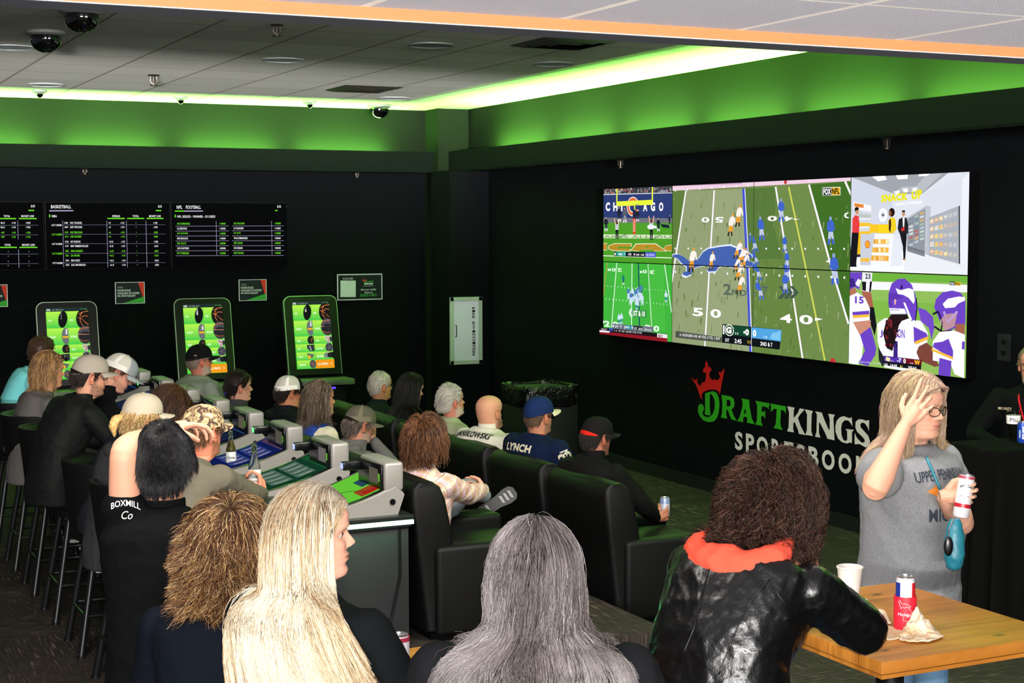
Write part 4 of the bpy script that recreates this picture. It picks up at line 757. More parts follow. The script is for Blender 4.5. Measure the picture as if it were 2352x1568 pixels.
for x, y, lab in ((5.37, 14.45, 'square ceiling vent above the corner, half way back'), (5.40, 10.30, 'square ceiling vent beside the header')):
    t = thing('ceiling_vent', lab, 'vent', (x, y, ZC), 'ceiling vents'); m_v = mat('vent_metal', '#4e4c40', .35, .7); b = MB(); s = .29
    for k, (s0, s1, z0, z1) in enumerate(((.30, .24, -.004, -.02), (.215, .16, -.002, -.022), (.135, .08, -.002, -.024))):
        R = [[(x+q*sx, y+q*sy, ZC+z) for sx, sy in ((-1, -1), (1, -1), (1, 1), (-1, 1))] for q, z in ((s0, z0), (s1, z1))]; b.rings([[Vector(p) for p in r] for r in R], m_v, cap=False)
    b.build('louvres', t, smooth=False); b = MB(); b.box((x-.30, y-.30, ZC-.003), (x+.30, y+.30, ZC-.001), mat('vent_dark', '#14110e', .9)); b.build('duct_opening', t, smooth=False)
# ------------------------------------------------------------------ lounge chairs
m_lea = mat('black_leather', '#060606', .55, bump=(140, .25, .002), spec=.18)
m_lea2 = mat('black_leather_piping', '#181a19', .35)
def lounge():
    t = thing('lounge_chair', '', 'armchair', (0, 0, 0), 'black leather lounge chairs')
    b = MB(); R = []
    for z, x0, x1 in ((.06, .06, .26), (.30, .03, .24), (.55, .0, .21), (.74, -.02, .17), (.80, -.01, .15), (.828, .02, .11)):
        w = .385 if z < .8 else .365; r = .03; pts = []
        for cx, cy, a0 in ((x1-r, w-r, 0), (x0+r, w-r, 90), (x0+r, -w+r, 180), (x1-r, -w+r, 270)):
            for k in range(4): an = math.radians(a0+k*30); pts.append(Vector((cx+r*math.cos(an), cy+r*math.sin(an), z)))
        R.append(pts)
    b.rings(R, m_lea); b.build('backrest', t, angle=50)
    for s in (1, -1):
        b = MB(); b.box((.10, s*.363-.055, .03), (.82, s*.363+.055, .50), m_lea, .03, 3); b.build('armrest', t, angle=60)
    b = MB(); b.box((.14, -.307, .24), (.80, .307, .43), m_lea, .05, 3); b.build('seat_cushion', t, angle=60)
    b = MB(); b.box((.08, -.307, .03), (.76, .307, .25), m_lea, .01); b.box((.1, -.33, 0), (.7, .33, .035), m_bezel); b.build('base', t, angle=60)
    return t
CH = lounge(); first = True
def place(o0, loc, label, rz=0):
    global first
    c = o0 if first else copy_tree(o0); first = False
    c.location = loc; c.rotation_euler = (0, 0, rz); c['label'] = label; return c
R1Y = [8.10, 8.95, 9.80, 10.645, 11.49, 12.335]; R2Y = [7.68, 8.525, 9.37, 10.215, 11.06, 11.905, 12.90]
n1 = ['front-row armchair of the man in the black cap with red strap, nearest the camera', 'front-row armchair of the man in the navy jersey', 'front-row armchair of the man in the white jersey', 'front-row armchair of the silver-haired man', 'front-row armchair of the woman with long dark hair', 'front-row armchair of the white-haired man in glasses']
n2 = ['back-row armchair on the platform of the woman in plaid', 'empty back-row armchair between the woman in plaid and the man in the olive cap', 'back-row armchair of the man in the olive cap', 'back-row armchair of the long-haired man in blue vest', 'back-row armchair of the man in white mesh cap and orange-trimmed jacket', 'back-row armchair of the youth in the grey hooded top', 'back-row armchair of the heavy man in the black cap']
for y, l in zip(R1Y, n1): place(CH, (4.33, y, 0), l)
for y, l in zip(R2Y, n2): place(CH, (2.97, y, FLH), l)

# ------------------------------------------------------------------ bucket bar chairs
m_leg = mat('black_metal_leg', '#1b1c1d', .35, .6)
def barchair():
    t = thing('bar_chair', '', 'chair', (0, 0, 0), 'high-backed bar chairs along the counter')
    b = MB(); b.box((-.2, -.23, .66), (.24, .23, .76), m_lea, .04, 3); b.build('seat', t, angle=60)
    b = MB(); R = []
    for z, ex, th in ((.62, 0, .03), (.75, .01, .04), (.9, .025, .05), (.98, .035, .06), (1.02, .04, .062), (1.045, .04, .03)):
        ring = []; n = 18
        for k in range(n): an = math.radians(70+220*k/(n-1)); ring.append(Vector((.235*math.cos(an)*1.02-.0+ex*math.cos(an), (.255+ex)*math.sin(an), z-(.10*max(0, math.cos(an)+.25) if z > .8 else 0))))
        for k in range(n-1, -1, -1): an = math.radians(70+220*k/(n-1)); ring.append(Vector(((.235+ex-th)*math.cos(an), (.255+ex-th)*math.sin(an), z-(.10*max(0, math.cos(an)+.25) if z > .8 else 0))))
        R.append(ring)
    b.rings(R, m_lea); b.build('backrest', t, angle=60)
    b = MB(); b.box((-.17, -.17, .60), (.17, .17, .66), m_leg, .01); b.build('seat_base', t)
    for sx in (-1, 1):
        for sy in (-1, 1):
            b = MB(); b.tube([(sx*.13, sy*.13, .62), (sx*.235, sy*.20, .012)], [.02, .02], m_leg, 10); b.cyl((sx*.235, sy*.20, 0), (sx*.235, sy*.20, .015), .024, m_leg); b.build('leg', t)
    b = MB(); P = [(.205, .185), (-.205, .185), (-.205, -.185), (.205, -.185)]
    for k in range(4): (x0, y0), (x1, y1) = P[k], P[(k+1) % 4]; b.cyl((x0, y0, .22), (x1, y1, .22), .010, m_leg, seg=8)
    b.build('foot_rail', t); return t
BC = barchair(); first = True
stools = [(7.0, 'high-backed bar chair at the near end of the row, under the camo-cap man'), (7.82, 'bar chair of the woman with the tan cap and ponytail'), (8.62, 'bar chair of the dark brown-haired person bending low'), (9.42, 'bar chair under the man in the black quilted vest'), (10.2, 'bar chair of the man in white mesh cap looking down'), (11.0, 'bar chair of the woman with sunglasses on her hair'), (11.9, 'bar chair of the man in the aqua shirt')]
for y, l in stools: place(BC, (1.72 if y > 7 else 1.66, y, 0), l)

# ------------------------------------------------------------------ gaming counter
CX0, CX1, CY0, CY1, CZ = 2.18, 2.93, 7.22, 13.5, .86
t = thing('gaming_counter', 'long black counter edged with bright green light strips under the game terminals', 'counter', (2.5, 10, 0))
m_ct = mat('counter_top_dark', '#1c211d', .3); m_cb = mat('counter_panel_charcoal', '#0d0f11', .7)
b = MB(); b.box((CX0, CY0, CZ-.025), (CX1, CY1, CZ), m_ct, .006); b.build('worktop', t, angle=30)
b = MB(); b.box((CX0+.22, CY0+.03, 0), (CX1-.02, CY1-.03, CZ-.06), m_cb, .003); b.box((CX0+.02, CY0+.015, CZ-.06), (CX1-.01, CY1-.02, CZ-.025), m_cb); b.build('cabinet', t, angle=30)
b = MB(); b.box((CX0+.006, CY0+.002, CZ-.047), (CX1-.002, CY0+.016, CZ-.027), glow('#c8ffd8', 3.0)); b.build('light_strip', t, smooth=False)
b = MB(); b.box((CX0+.002, CY0+.002, CZ-.047), (CX0+.018, CY1-.03, CZ-.027), glow('#1fe070', 2.0)); b.build('light_strip', t, smooth=False)
light('counter_strip_glow', 'AREA', ((CX0+CX1)/2, CY0-.01, CZ-.05), 2.2, (.05, 1, .3), .7, .02, target=((CX0+CX1)/2, CY0-.3, CZ-.4))
b = MB(); b.tube([(2.86, CY0+.024, .80), (2.86, CY0+.02, .55), (2.80, CY0+.018, .3), (2.72, CY0+.022, .1)], .006, m_bezel, 8); b.build('power_cable', t)

# ------------------------------------------------------------------ game terminals
m_sil = mat('terminal_silver_plastic', '#8e8a84', .42, .25); m_tb = mat('terminal_black', '#08090b', .25)
def terminal(i, y, pal, lab, kind):
    t = thing('game_terminal', lab, 'game terminal', (2.66, y, CZ), 'game terminals on the counter'); X, Y, Z = 2.66, y, CZ
    prof = [(-.30, .012), (-.24, .022), (-.12, .046), (0, .078), (.10, .112), (.19, .150)]
    b = MB(); side = prof+[(.235, .105), (.20, .0), (-.27, .0)]
    def sec(yy, s=1.0, dz=0): return [Vector((X+px_, yy, Z+pz*s+dz)) for px_, pz in side]
    b.rings([sec(Y-.265, .92), sec(Y-.255), sec(Y+.255), sec(Y+.265, .92)], m_sil)
    b.build('housing', t, angle=25)
    def spt(u, v, l=.0):  # u along y (0 near .. 1 far), v from low to high
        q = v*(len(prof)-1); k = min(int(q), len(prof)-2); f = q-k; px_ = prof[k][0]*(1-f)+prof[k+1][0]*f; pz = prof[k][1]*(1-f)+prof[k+1][1]*f
        return Vector((X+px_-l*.3, Y-.235+.47*u, Z+pz+l))
    s = MB()
    def patch(u0, u1, v0, v1, c, l, m=None):
        n = max(2, int((v1-v0)*10)); R = [[spt(u0, v0+(v1-v0)*k/n, l), spt(u1, v0+(v1-v0)*k/n, l)] for k in range(n+1)]; V = [p for r in R for p in r]
        s.add(V, [[2*k+1, 2*k, 2*k+2, 2*k+3] for k in range(n)], m or glow(c, .8))
    patch(-.04, 1.04, .02, .99, None, .003, m_tb); patch(.02, .98, .06, .95, pal[0], .0045)
    if kind == 'cards':
        patch(.02, .98, .06, .2, pal[1], .005)
        for r in range(2):
            for c in range(4): patch(.14+c*.2, .31+c*.2, .30+r*.24, .50+r*.24, pal[2], .0055); patch(.16+c*.2, .22+c*.2, .33+r*.24, .47+r*.24, pal[3], .006)
        for c in range(8): patch(.06+c*.11, .14+c*.11, .82, .89, pal[4], .006)
    else:
        patch(.02, .98, .28, .95, '#6fd83c', .005); patch(.02, .5, .06, .28, '#2d4f64', .0055)
        P = [(.95, .4), (.8, .5), (.55, .55), (.4, .68), (.25, .72), (.1, .80)]
        for (a1, b1), (a2, b2) in zip(P[:-1], P[1:]): patch(min(a1, a2), max(a1, a2), min(b1, b2), max(b1, b2)+.008, '#2c6a20', .006) if 0 else None
        R = [spt(u, v, .0065) for u, v in P]; s.tube([p for p in R], .0012, glow('#1f4a1a', .6), 5)
        patch(.06, .34, .66, .90, '#a84a20', .006); patch(.08, .2, .70, .86, '#c02018', .0065); patch(.4, .7, .78, .88, '#2c4c60', .006)
    s.build('touch_screen', t, angle=60)
    # upright head along the back edge
    b = MB(); b.box((X+.13, Y-.262, Z+.115), (X+.235, Y+.10, Z+.265), m_sil, .018, 3); b.build('head', t, angle=40)
    b = MB(); b.box((X+.118, Y-.245, Z+.125), (X+.135, Y+.09, Z+.250), m_tb, .004); h = b.build('head_front', t, angle=30, label='black front panel')
    b = MB(); b.box((X+.115, Y-.20, Z+.15), (X+.119, Y-.08, Z+.225), glow(pal[5], .55)); o = b.build('status_display', t, smooth=False); 
    b = MB(); b.box((X+.112, Y-.228, Z+.165), (X+.117, Y-.208, Z+.205), paint('#5ea03c'), .002); b.build('round_sticker', t, label='green sticker')
    b = MB(); b.box((X+.02, Y+.04, Z+.19), (X+.12, Y+.085, Z+.235), m_tb, .006); b.build('note_acceptor', t)
    b = MB(); b.box((X+.016, Y+.048, Z+.198), (X+.021, Y+.078, Z+.228), glow(pal[6], 2.0), .002); b.build('acceptor_light', t, smooth=False)
    b = MB(); b.cyl((X+.13, Y-.266, Z+.05), (X+.13, Y-.262, Z+.05), .017, m_sil); b.cyl((X+.17, Y-.272, Z+.066), (X+.17, Y-.262, Z+.066), .015, m_bezel); b.build('key_lock', t)
BLU = ('#101e5c', '#0c1440', '#3d4c8c', '#9a8fa4', '#6a4a5c', '#6c6a60', '#7f8cff'); GRN = ('#12402a', '#0c2418', '#5a7868', '#8fa08c', '#1e6030', '#8c8480', '#8090ff'); DRK = ('#0c1428', '#080c18', '#182440', '#26304c', '#304c80', '#787060', '#a8c0ff')
names = [(DRK, 'nearest game terminal showing a bright green picture', 'map'), (GRN, 'second nearest game terminal with green card grid', 'cards'), (BLU, 'third nearest game terminal with blue card grid, behind the beer bottles', 'cards'), (DRK, 'fourth nearest game terminal with dark blue screen', 'cards'), (BLU, 'fifth nearest game terminal, partly behind the camo cap', 'cards'), (GRN, 'sixth nearest game terminal, third from the far end', 'cards'), (DRK, 'seventh game terminal, next to last at the far end', 'cards'), (DRK, 'farthest game terminal on the counter', 'cards')]
lights_ = ['#8fa0ff', '#8fa0ff', '#60ff80', '#8fa0ff', '#a0b0ff', '#50f090', '#50f070', '#40f0a0']
for i, (pal, lab, kd) in enumerate(names): terminal(i, 7.53+.805*i, pal[:6]+(lights_[i],), lab+'', kd)

# ------------------------------------------------------------------ wooden high tables
def wood():
    m = bpy.data.materials.new('varnished_pine'); m.use_nodes = True; nt = m.node_tree; b = nt.nodes['Principled BSDF']; N = nt.nodes.new; L = nt.links.new
    tc = N('ShaderNodeTexCoord'); mp = N('ShaderNodeMapping'); mp.inputs['Scale'].default_value = (3, 34, 8); L(tc.outputs['Object'], mp.inputs[0])
    n = N('ShaderNodeTexNoise'); n.inputs['Scale'].default_value = .8; n.inputs['Detail'].default_value = 6; n.inputs['Distortion'].default_value = .8; L(mp.outputs[0], n.inputs['Vector'])
    cr = N('ShaderNodeValToRGB'); e = cr.color_ramp.elements; e[0].position = .3; e[0].color = (*hx('#8f561c'), 1); e[1].position = .7; e[1].color = (*hx('#b8782e'), 1); L(n.outputs[0], cr.inputs[0])
    mp2 = N('ShaderNodeMapping'); mp2.inputs['Scale'].default_value = (4.2, 8, 4); mp2.inputs['Location'].default_value = (.3, .2, 0); L(tc.outputs['Object'], mp2.inputs[0])
    v = N('ShaderNodeTexVoronoi'); v.inputs['Scale'].default_value = 1; L(mp2.outputs[0], v.inputs['Vector']); r = N('ShaderNodeMapRange'); r.inputs[1].default_value = .05; r.inputs[2].default_value = .13; L(v.outputs['Distance'], r.inputs[0])
    x = N('ShaderNodeMix'); x.data_type = 'RGBA'; L(r.outputs[0], x.inputs[0]); x.inputs[6].default_value = (*hx('#4e2c10'), 1); L(cr.outputs[0], x.inputs[7])
    sp = N('ShaderNodeSeparateXYZ'); L(tc.outputs['Object'], sp.inputs[0]); f = N('ShaderNodeMath'); f.operation = 'MULTIPLY'; f.inputs[1].default_value = 6.9; L(sp.outputs[1], f.inputs[0]); fr = N('ShaderNodeMath'); fr.operation = 'FRACT'; L(f.outputs[0], fr.inputs[0]); lt = N('ShaderNodeMath'); lt.operation = 'GREATER_THAN'; lt.inputs[1].default_value = .02; L(fr.outputs[0], lt.inputs[0])
    y = N('ShaderNodeMix'); y.data_type = 'RGBA'; L(lt.outputs[0], y.inputs[0]); y.inputs[6].default_value = (*hx('#6c3e14'), 1); L(x.outputs[2], y.inputs[7]); L(y.outputs[2], b.inputs['Base Color'])
    b.inputs['Roughness'].default_value = .42; b.inputs['Specular IOR Level'].default_value = .3; return m
m_wood = wood(); TZ = 1.05
def table(x0, y0, x1, y1, lab):
    t = thing('high_table', lab, 'table', ((x0+x1)/2, (y0+y1)/2, 0), 'wooden high tables'); cx, cy = (x0+x1)/2, (y0+y1)/2
    b = MB(); b.box((x0, y0, TZ-.038), (x1, y1, TZ), m_wood, .004); b.box((x0+.004, y0+.004, TZ-.052), (x1-.004, y1-.004, TZ-.040), m_wood); b.build('tabletop', t, angle=30)
    b = MB(); b.cyl((cx, cy, .04), (cx, cy, TZ-.05), .045, m_leg); b.box((cx-.2, cy-.2, TZ-.06), (cx+.2, cy+.2, TZ-.05), m_leg); b.build('pedestal', t)
    b = MB(); b.lathe([(.001, 0), (.27, 0), (.27, .012), (.05, .04), (.001, .04)], m_leg, 32, (cx, cy, 0)); b.build('base_plate', t)
table(2.87, 3.51, 3.58, 4.30, 'square pine high table with napkins, paper cup and red-sleeved can'); table(1.50, 3.51, 1.93, 4.26, 'pine high table mostly hidden between the blonde and the grey-haired woman')

# ------------------------------------------------------------------ things on the tables
m_paper = mat('white_paper', '#d8d4cc', .75); m_can = mat('aluminium', '#c8c8cc', .25, .9)
def cup(x, y, z):
    b = MB(); b.lathe([(.027, 0), (.029, .001), (.0415, .118), (.0440, .119), (.0445, .1225), (.042, .124), (.0405, .120), (.0285, .006), (.001, .006)], m_paper, 40, (x, y, z)); b.lathe([(.001, .002), (.028, .002)], m_paper, 40, (x, y, z)) if 0 else None
    o = b.build('paper_cup'); tag(o, 'white paper cup standing near the far edge of the pine table', 'cup')
p = atz(1951, 1384, TZ); cup(p.x, p.y, TZ)
def can(name, lab, cat, c, r, h, body, bands=(), axis=None, group=None, textfn=None, top=m_can):
    c = Vector(c); t = thing(name, lab, cat, c, group); M = Matrix.Identity(4)
    if axis is not None: M = Vector((0, 0, 1)).rotation_difference(Vector(axis)).to_matrix().to_4x4()
    M = Matrix.Translation(c) @ M
    m = mat('can_'+str(body), body, .3, .35)
    b = MB(); b.lathe([(.001, .003), (r*.78, .002), (r*.86, 0), (r, .010), (r, h-.016), (r*.86, h-.004)], m, 32, M=M); b.build('body', t)
    for (z0, z1, c_, a0, a1) in bands:
        b = MB(); mm = mat('can_band_'+c_, c_, .35, .2); n = 24; R = [[M @ Vector(((r+.0006)*math.cos(a0+(a1-a0)*k/n), (r+.0006)*math.sin(a0+(a1-a0)*k/n), z)) for k in range(n+1)] for z in (z0, z1)]; b.rings(R, mm, cap=False, closed=False); b.build('printed_band', t)
    b = MB(); b.lathe([(r*.86, h-.004), (r*.88, h), (r*.83, h), (r*.80, h-.005), (.001, h-.005)], top, 32, M=M); b.ball(M @ Vector((.006, 0, h-.003)), (.010, .006, .0015), top); b.build('lid', t)
    if textfn: textfn(t, M, r)
    return t
def cyltext(t, M, r, txt, a_mid, z, w, h, c, vertical=False, bold=.03, name='lettering', arc=0):
    V, F, _ = textgeo(txt, bold); b = MB(); P = []
    for u, v in V:
        if vertical: da, dz = (-(v-.5)*h/r), (u-.5)*w
        else: da, dz = (u-.5)*w/r, (v-.5)*h+arc*(1-(2*u-1)**2)
        P.append(M @ Vector(((r+.0012)*math.cos(a_mid+da), (r+.0012)*math.sin(a_mid+da), z+dz)))
    b.add(P, F, paint(c)); b.build(name, t, smooth=False)
p = atz(2078, 1444, TZ); VA = math.atan2(-p.y, -p.x)
t = can('beer_can', 'tall red, white and blue can in a red MICHIGAN foam sleeve on the pine table', 'can', (p.x, p.y, TZ), .029, .168, '#e8e8ee', [(.012, .150, '#1c2f8c', VA-2.2, VA-.55), (.012, .150, '#c8202c', VA+.75, VA+1.6)], textfn=lambda t, M, r: cyltext(t, M, r, 'LIGHT', VA+.15, .14, .014, .004, '#30406a'))
b = MB(); m_kz = mat('red_foam_sleeve', '#d3142c', .6, bump=(300, .2, .001)); b.lathe([(.030, .002), (.0345, .002), (.0350, .008), (.0350, .102), (.034, .106), (.0305, .106), (.0300, .10)], m_kz, 36, (p.x, p.y, TZ)); sl = b.build('foam_sleeve', t)
M_ = Matrix.Translation((p.x, p.y, TZ)); cyltext(t, M_, .0350, 'Michigan', VA+.05, .052, .046, .012, '#f4f0f0', bold=.0)
b = MB(); pts = [(-.020, .092), (-.016, .098), (-.013, .090), (-.006, .086), (0, .088), (.008, .085), (.014, .080), (.018, .079), (.012, .076), (.004, .078), (-.002, .074), (-.008, .078), (-.012, .070), (-.014, .078), (-.020, .092)]
b.tube([Vector((p.x+.0362*math.cos(VA+u/.035), p.y+.0362*math.sin(VA+u/.035), TZ+z)) for u, z in pts], .0005, paint('#f4f0f0'), 5)
pts = [(.010, .074), (.016, .070), (.019, .060), (.022, .052), (.018, .040), (.010, .034), (-.004, .034), (-.006, .046)]
b.tube([Vector((p.x+.0362*math.cos(VA+u/.035), p.y+.0362*math.sin(VA+u/.035), TZ+z)) for u, z in pts], .0005, paint('#f4f0f0'), 5); b.build('printed_map', t)
def napkin(pts, z, lab, hgt, seed, peaks):
    """crumpled paper: a grid over an outline with folds"""
    xs = [q[0] for q in pts]; ys = [q[1] for q in pts]; x0, x1, y0, y1 = min(xs), max(xs), min(ys), max(ys); c = np.array([sum(xs)/len(xs), sum(ys)/len(ys)])
    rr = np.random.default_rng(seed); V = []; R = 22; A = 72
    per = [np.array(q) for q in pts]; L = len(per)
    for i in range(R+1):
        for j in range(A):
            q = j/A*L; k = int(q); f = q-k; e = per[k % L]*(1-f)+per[(k+1) % L]*f; pt = c+(e-c)*(i/R)
            hh = 0
            for (px_, py_, ph, pw) in peaks: hh += ph*math.exp(-((pt[0]-px_)**2+(pt[1]-py_)**2)/pw**2)
            fold = abs(noise.noise(Vector((pt[0]*32+seed, pt[1]*32, 0))))*1.1+abs(noise.noise(Vector((pt[0]*75, pt[1]*75+seed, 3))))*.5
            hh = hh*(.75+fold)+hgt*fold*1.1*(1 if i < R else .35); V.append((pt[0]+.004*noise.noise(Vector((pt[0]*60, pt[1]*60, seed))), pt[1], z+.0015+hh))
    F = []
    for i in range(R):
        for j in range(A): k = (j+1) % A; F.append([i*A+j, (i+1)*A+j, (i+1)*A+k, i*A+k])
    b = MB(); b.add(V, F, mat('napkin_paper', '#cfc4b2', .9, var=(14, '#c4a07a', .14))); o = b.build('paper_napkin', angle=None)
    m = o.modifiers.new('s', 'SOLIDIFY'); m.thickness = .0012; tag(o, lab, 'napkin', None, None); o['group'] = 'crumpled napkins on the pine table'; return o
def tp(*q): return [(lambda v: (v.x, v.y))(atz(x, y, TZ)) for x, y in q]
pk = tp((2106, 1452), (2122, 1458), (2090, 1458)); napkin(tp((2066, 1462), (2082, 1452), (2108, 1446), (2140, 1450), (2168, 1466), (2134, 1478), (2092, 1478), (2066, 1474)), TZ+.003, 'crumpled greasy napkin standing in front of the red-sleeved can', .010, 3, [(pk[0][0], pk[0][1], .060, .022), (pk[1][0], pk[1][1], .022, .03), (pk[2][0], pk[2][1], .018, .025)])
pk = tp((2000, 1424), (1975, 1420)); napkin(tp((1940, 1402), (1990, 1398), (2025, 1412), (2048, 1436), (2010, 1440), (1985, 1440), (1950, 1430)), TZ+.004, 'folded napkin beside the food tray', .012, 9, [(pk[0][0], pk[0][1], .03, .04), (pk[1][0], pk[1][1], .012, .05)])
napkin(tp((1960, 1432), (2040, 1438), (2095, 1452), (2098, 1462), (2045, 1472), (1990, 1464), (1962, 1455)), TZ, 'flat napkin lying between the elbow and the can', .004, 15, [])
c = atz(1925, 1398, TZ); b = MB(); R = []
for k, (s, z) in enumerate(((.75, .002), (1, .034), (1.02, .036), (.98, .034), (.73, .005))): R.append([Vector((c.x+sx*.075*s, c.y+sy*.055*s, TZ+z)) for sx, sy in ((-1, -1), (1, -1), (1, 1), (-1, 1))])
t = thing('food_tray', 'white paper food tray with red food left in it', 'tray', (c.x, c.y, TZ)); b.rings(R, m_paper); b.build('tray', t, angle=30)
c2 = atz(1946, 1392, TZ+.03); b = MB()
for k in range(7): b.ball((c2.x-.012+.004*k, c2.y+.006*math.sin(k*2.1), TZ+.032+.003*math.cos(k*3)), (.010, .006, .008), mat('red_sauce_food', '#8c1410', .4), nu=8, nv=6)
tag(b.build('food_scrap'), 'dark red scrap of food lying in the white tray', 'food', kind='stuff')
c = atz(917, 1585, TZ); VA2 = math.atan2(-c.y, -c.x)
can('seltzer_can', 'slim white can with red rim beside the blonde woman on the left table', 'can', (c.x, c.y, TZ), .029, .156, '#e6e6ec', [(.138, .150, '#a83048', 0, 2*PI)], textfn=lambda t, M, r: [cyltext(t, M, r, s, VA2-.1+q*.28, .075, .09, .006, '#50525c', True, .0) for q, s in ((0, 'HARD SELTZER 5% ALC/VOL'), (1, 'GLUTEN FREE 100 CALORIES'), (2, 'BLACK CHERRY'))])
c = atz(985, 1566, TZ); napkin([(c.x-.03, c.y-.03), (c.x+.04, c.y-.03), (c.x+.05, c.y+.02), (c.x-.02, c.y+.02)], TZ, 'crumpled napkin at the bottom edge beside the grey-haired woman', .01, 21, [])
# beer bottles on the counter
def bottle(x, y, z, lab, liq):
    t = thing('beer_bottle', lab, 'bottle', (x, y, z), 'clear glass beer bottles'); g = mat('clear_glass', '#f4faf6', .02, trans=1, ior=1.45)
    pr = [(.001, .003), (.026, .001), (.0300, .008), (.0305, .10), (.0285, .125), (.019, .155), (.0145, .175), (.0125, .215), (.0145, .218), (.0145, .226), (.0125, .230)]
    b = MB(); b.lathe(pr+[(.0105, .230), (.0105, .215), (.0125, .175), (.017, .154), (.0265, .124), (.0285, .10), (.028, .010), (.001, .008)], g, 32, (x, y, z)); b.build('glass', t)
    if liq: b = MB(); b.lathe([(.001, .009), (.0278, .0105), (.0282, .10), (.0262, .123), (.0168, .152), (.0125, .17), (.001, .17)], mat('pale_beer', '#e0b030', .05, trans=.9, ior=1.33), 24, (x, y, z)); b.build('beer', t)
    b = MB(); va = math.atan2(-y, -x); n = 24; R = [[Vector((x+.0312*math.cos(va-1.7+3.4*k/n), y+.0312*math.sin(va-1.7+3.4*k/n), z+zz)) for k in range(n+1)] for zz in (.025, .105)]; b.rings(R, mat('bottle_label', '#d8dcd8', .5), cap=False, closed=False); b.build('label_paper', t)
    M = Matrix.Translation((x, y, z)); cyltext(t, M, .0312, 'Corona', va, .072, .046, .018, '#1c2438', bold=.02); cyltext(t, M, .0312, 'Extra', va, .05, .026, .010, '#1c2438', bold=.02)
BT1 = atY(585, 1125, 7.42); bottle(BT1.x, BT1.y, BT1.z, 'empty clear beer bottle held by the camo-cap man', False)
q = atz(531, 1076, CZ); bottle(q.x, q.y, CZ, 'clear beer bottle with yellow beer and lime, standing farther along', True)
# ------------------------------------------------------------------ bin by the corner, draped stand
bx, by = 6.35, 12.6
t = thing('waste_bin', 'tall black bin with glossy black liner by the right wall', 'bin', (bx, by, 0)); m_bag = mat('black_bag_plastic', '#060707', .18, bump=(30, .8, .02))
b = MB(); b.box((bx-.26, by-.26, 0), (bx+.26, by+.26, .86), mat('bin_black', '#08090a', .5), .02); b.build('bin_body', t)
b = MB(); R = []
for z, s in ((.70, .272), (.74, .285), (.80, .28), (.86, .295), (.885, .285), (.88, .25), (.80, .245)):
    R.append([Vector((bx+s*sg(math.cos(a_))*abs(math.cos(a_))**.35+.008*math.sin(a_*17+z*40), by+s*sg(math.sin(a_))*abs(math.sin(a_))**.35+.008*math.cos(a_*13+z*30), z+.008*math.sin(a_*11))) for a_ in [2*PI*k/64 for k in range(64)]]) if 0 else R.append([Vector((bx+s*math.copysign(abs(math.cos(2*PI*k/64))**.35, math.cos(2*PI*k/64))+.007*math.sin(k*1.7+z*40), by+s*math.copysign(abs(math.sin(2*PI*k/64))**.35, math.sin(2*PI*k/64))+.007*math.cos(k*1.3+z*30), z+.008*math.sin(k*1.1))) for k in range(64)])
b.rings(R, m_bag, cap=False); b.build('bin_liner', t, angle=60)
PX0, PX1, PY0, PY1, PZ = 6.22, 7.20, 6.62, 7.08, 1.04
b = MB(); R = []; m_cl = mat('black_tablecloth', '#070706', .95, bump=(200, .2, .001), spec=.05)
for z, s in ((0.0, .05), (.3, .035), (.7, .02), (PZ-.03, .0), (PZ, -.02)):
    ring = []; n = 96
    for k in range(n):
        q = k/n*4; e = int(q); f = q-e; cor = [(PX0, PY0), (PX1, PY0), (PX1, PY1), (PX0, PY1)]; A, B_ = Vector(cor[e]), Vector(cor[(e+1) % 4]); p_ = A.lerp(B_, f); cc = Vector(((PX0+PX1)/2, (PY0+PY1)/2)); d = (p_-cc).normalized(); w = s*(1+.7*math.sin(k*1.15+2*math.sin(k*.31)))
        ring.append(Vector((p_.x+d.x*w, p_.y+d.y*w, z)))
    R.append(ring)
b.rings(R, m_cl); tag(b.build('draped_stand', angle=60), 'tall stand draped in black cloth at the far right edge', 'stand')
def budtxt(t, M, r): cyltext(t, M, r, 'BUD LIGHT', -2.25, .062, .075, .016, '#e8ecf4', True, .04)
pc = Vector((6.62, 6.86, PZ)); can('beer_can', 'blue can lettered BUD LIGHT standing on the black draped stand', 'can', pc, .033, .122, '#1c3f9c', [(.03, .075, '#9fb0c8', -3.05, -2.75)], textfn=budtxt)
# ------------------------------------------------------------------ people: body, clothes, hair
def V3(*a): return Vector(a)
def interp(x, xs, ys): return float(np.interp(x, xs, ys))
HZ = [-.25, -.19, -.145, -.120, -.112, -.104, -.092, -.080, -.068, -.060, -.052, -.040, -.020, .0, .02, .05, .08, .10, .110, .115]
HF = [.052, .048, .046, .062, .078, .087, .091, .085, .088, .087, .089, .086, .085, .083, .092, .094, .080, .056, .034, .004]
HB = [-.068, -.064, -.062, -.063, -.064, -.066, -.070, -.075, -.080, -.083, -.086, -.090, -.094, -.098, -.101, -.099, -.082, -.058, -.036, -.012]
HW = [.066, .058, .055, .056, .057, .058, .060, .062, .064, .0655, .067, .069, .071, .073, .0755, .077, .069, .050, .032, .004]
def head_pt(z, th, off=0.0, full=1.0):
    f, bk, w = interp(z, HZ, HF), interp(z, HZ, HB), interp(z, HZ, HW)*full
    ct, st = math.cos(th), math.sin(th); n = 2.25 if z > -.11 else 2
    k = (abs(ct)**n+abs(st)**n)**(-1/n)
    # face narrower than the skull at the front
    xc = (f+bk)/2; a = (f-bk)/2; x = xc+a*ct*k; y = w*st*k
    if ct > 0 and z > -.115: y *= 1-.10*ct
    return Vector((x+off*ct, y+off*st, z))
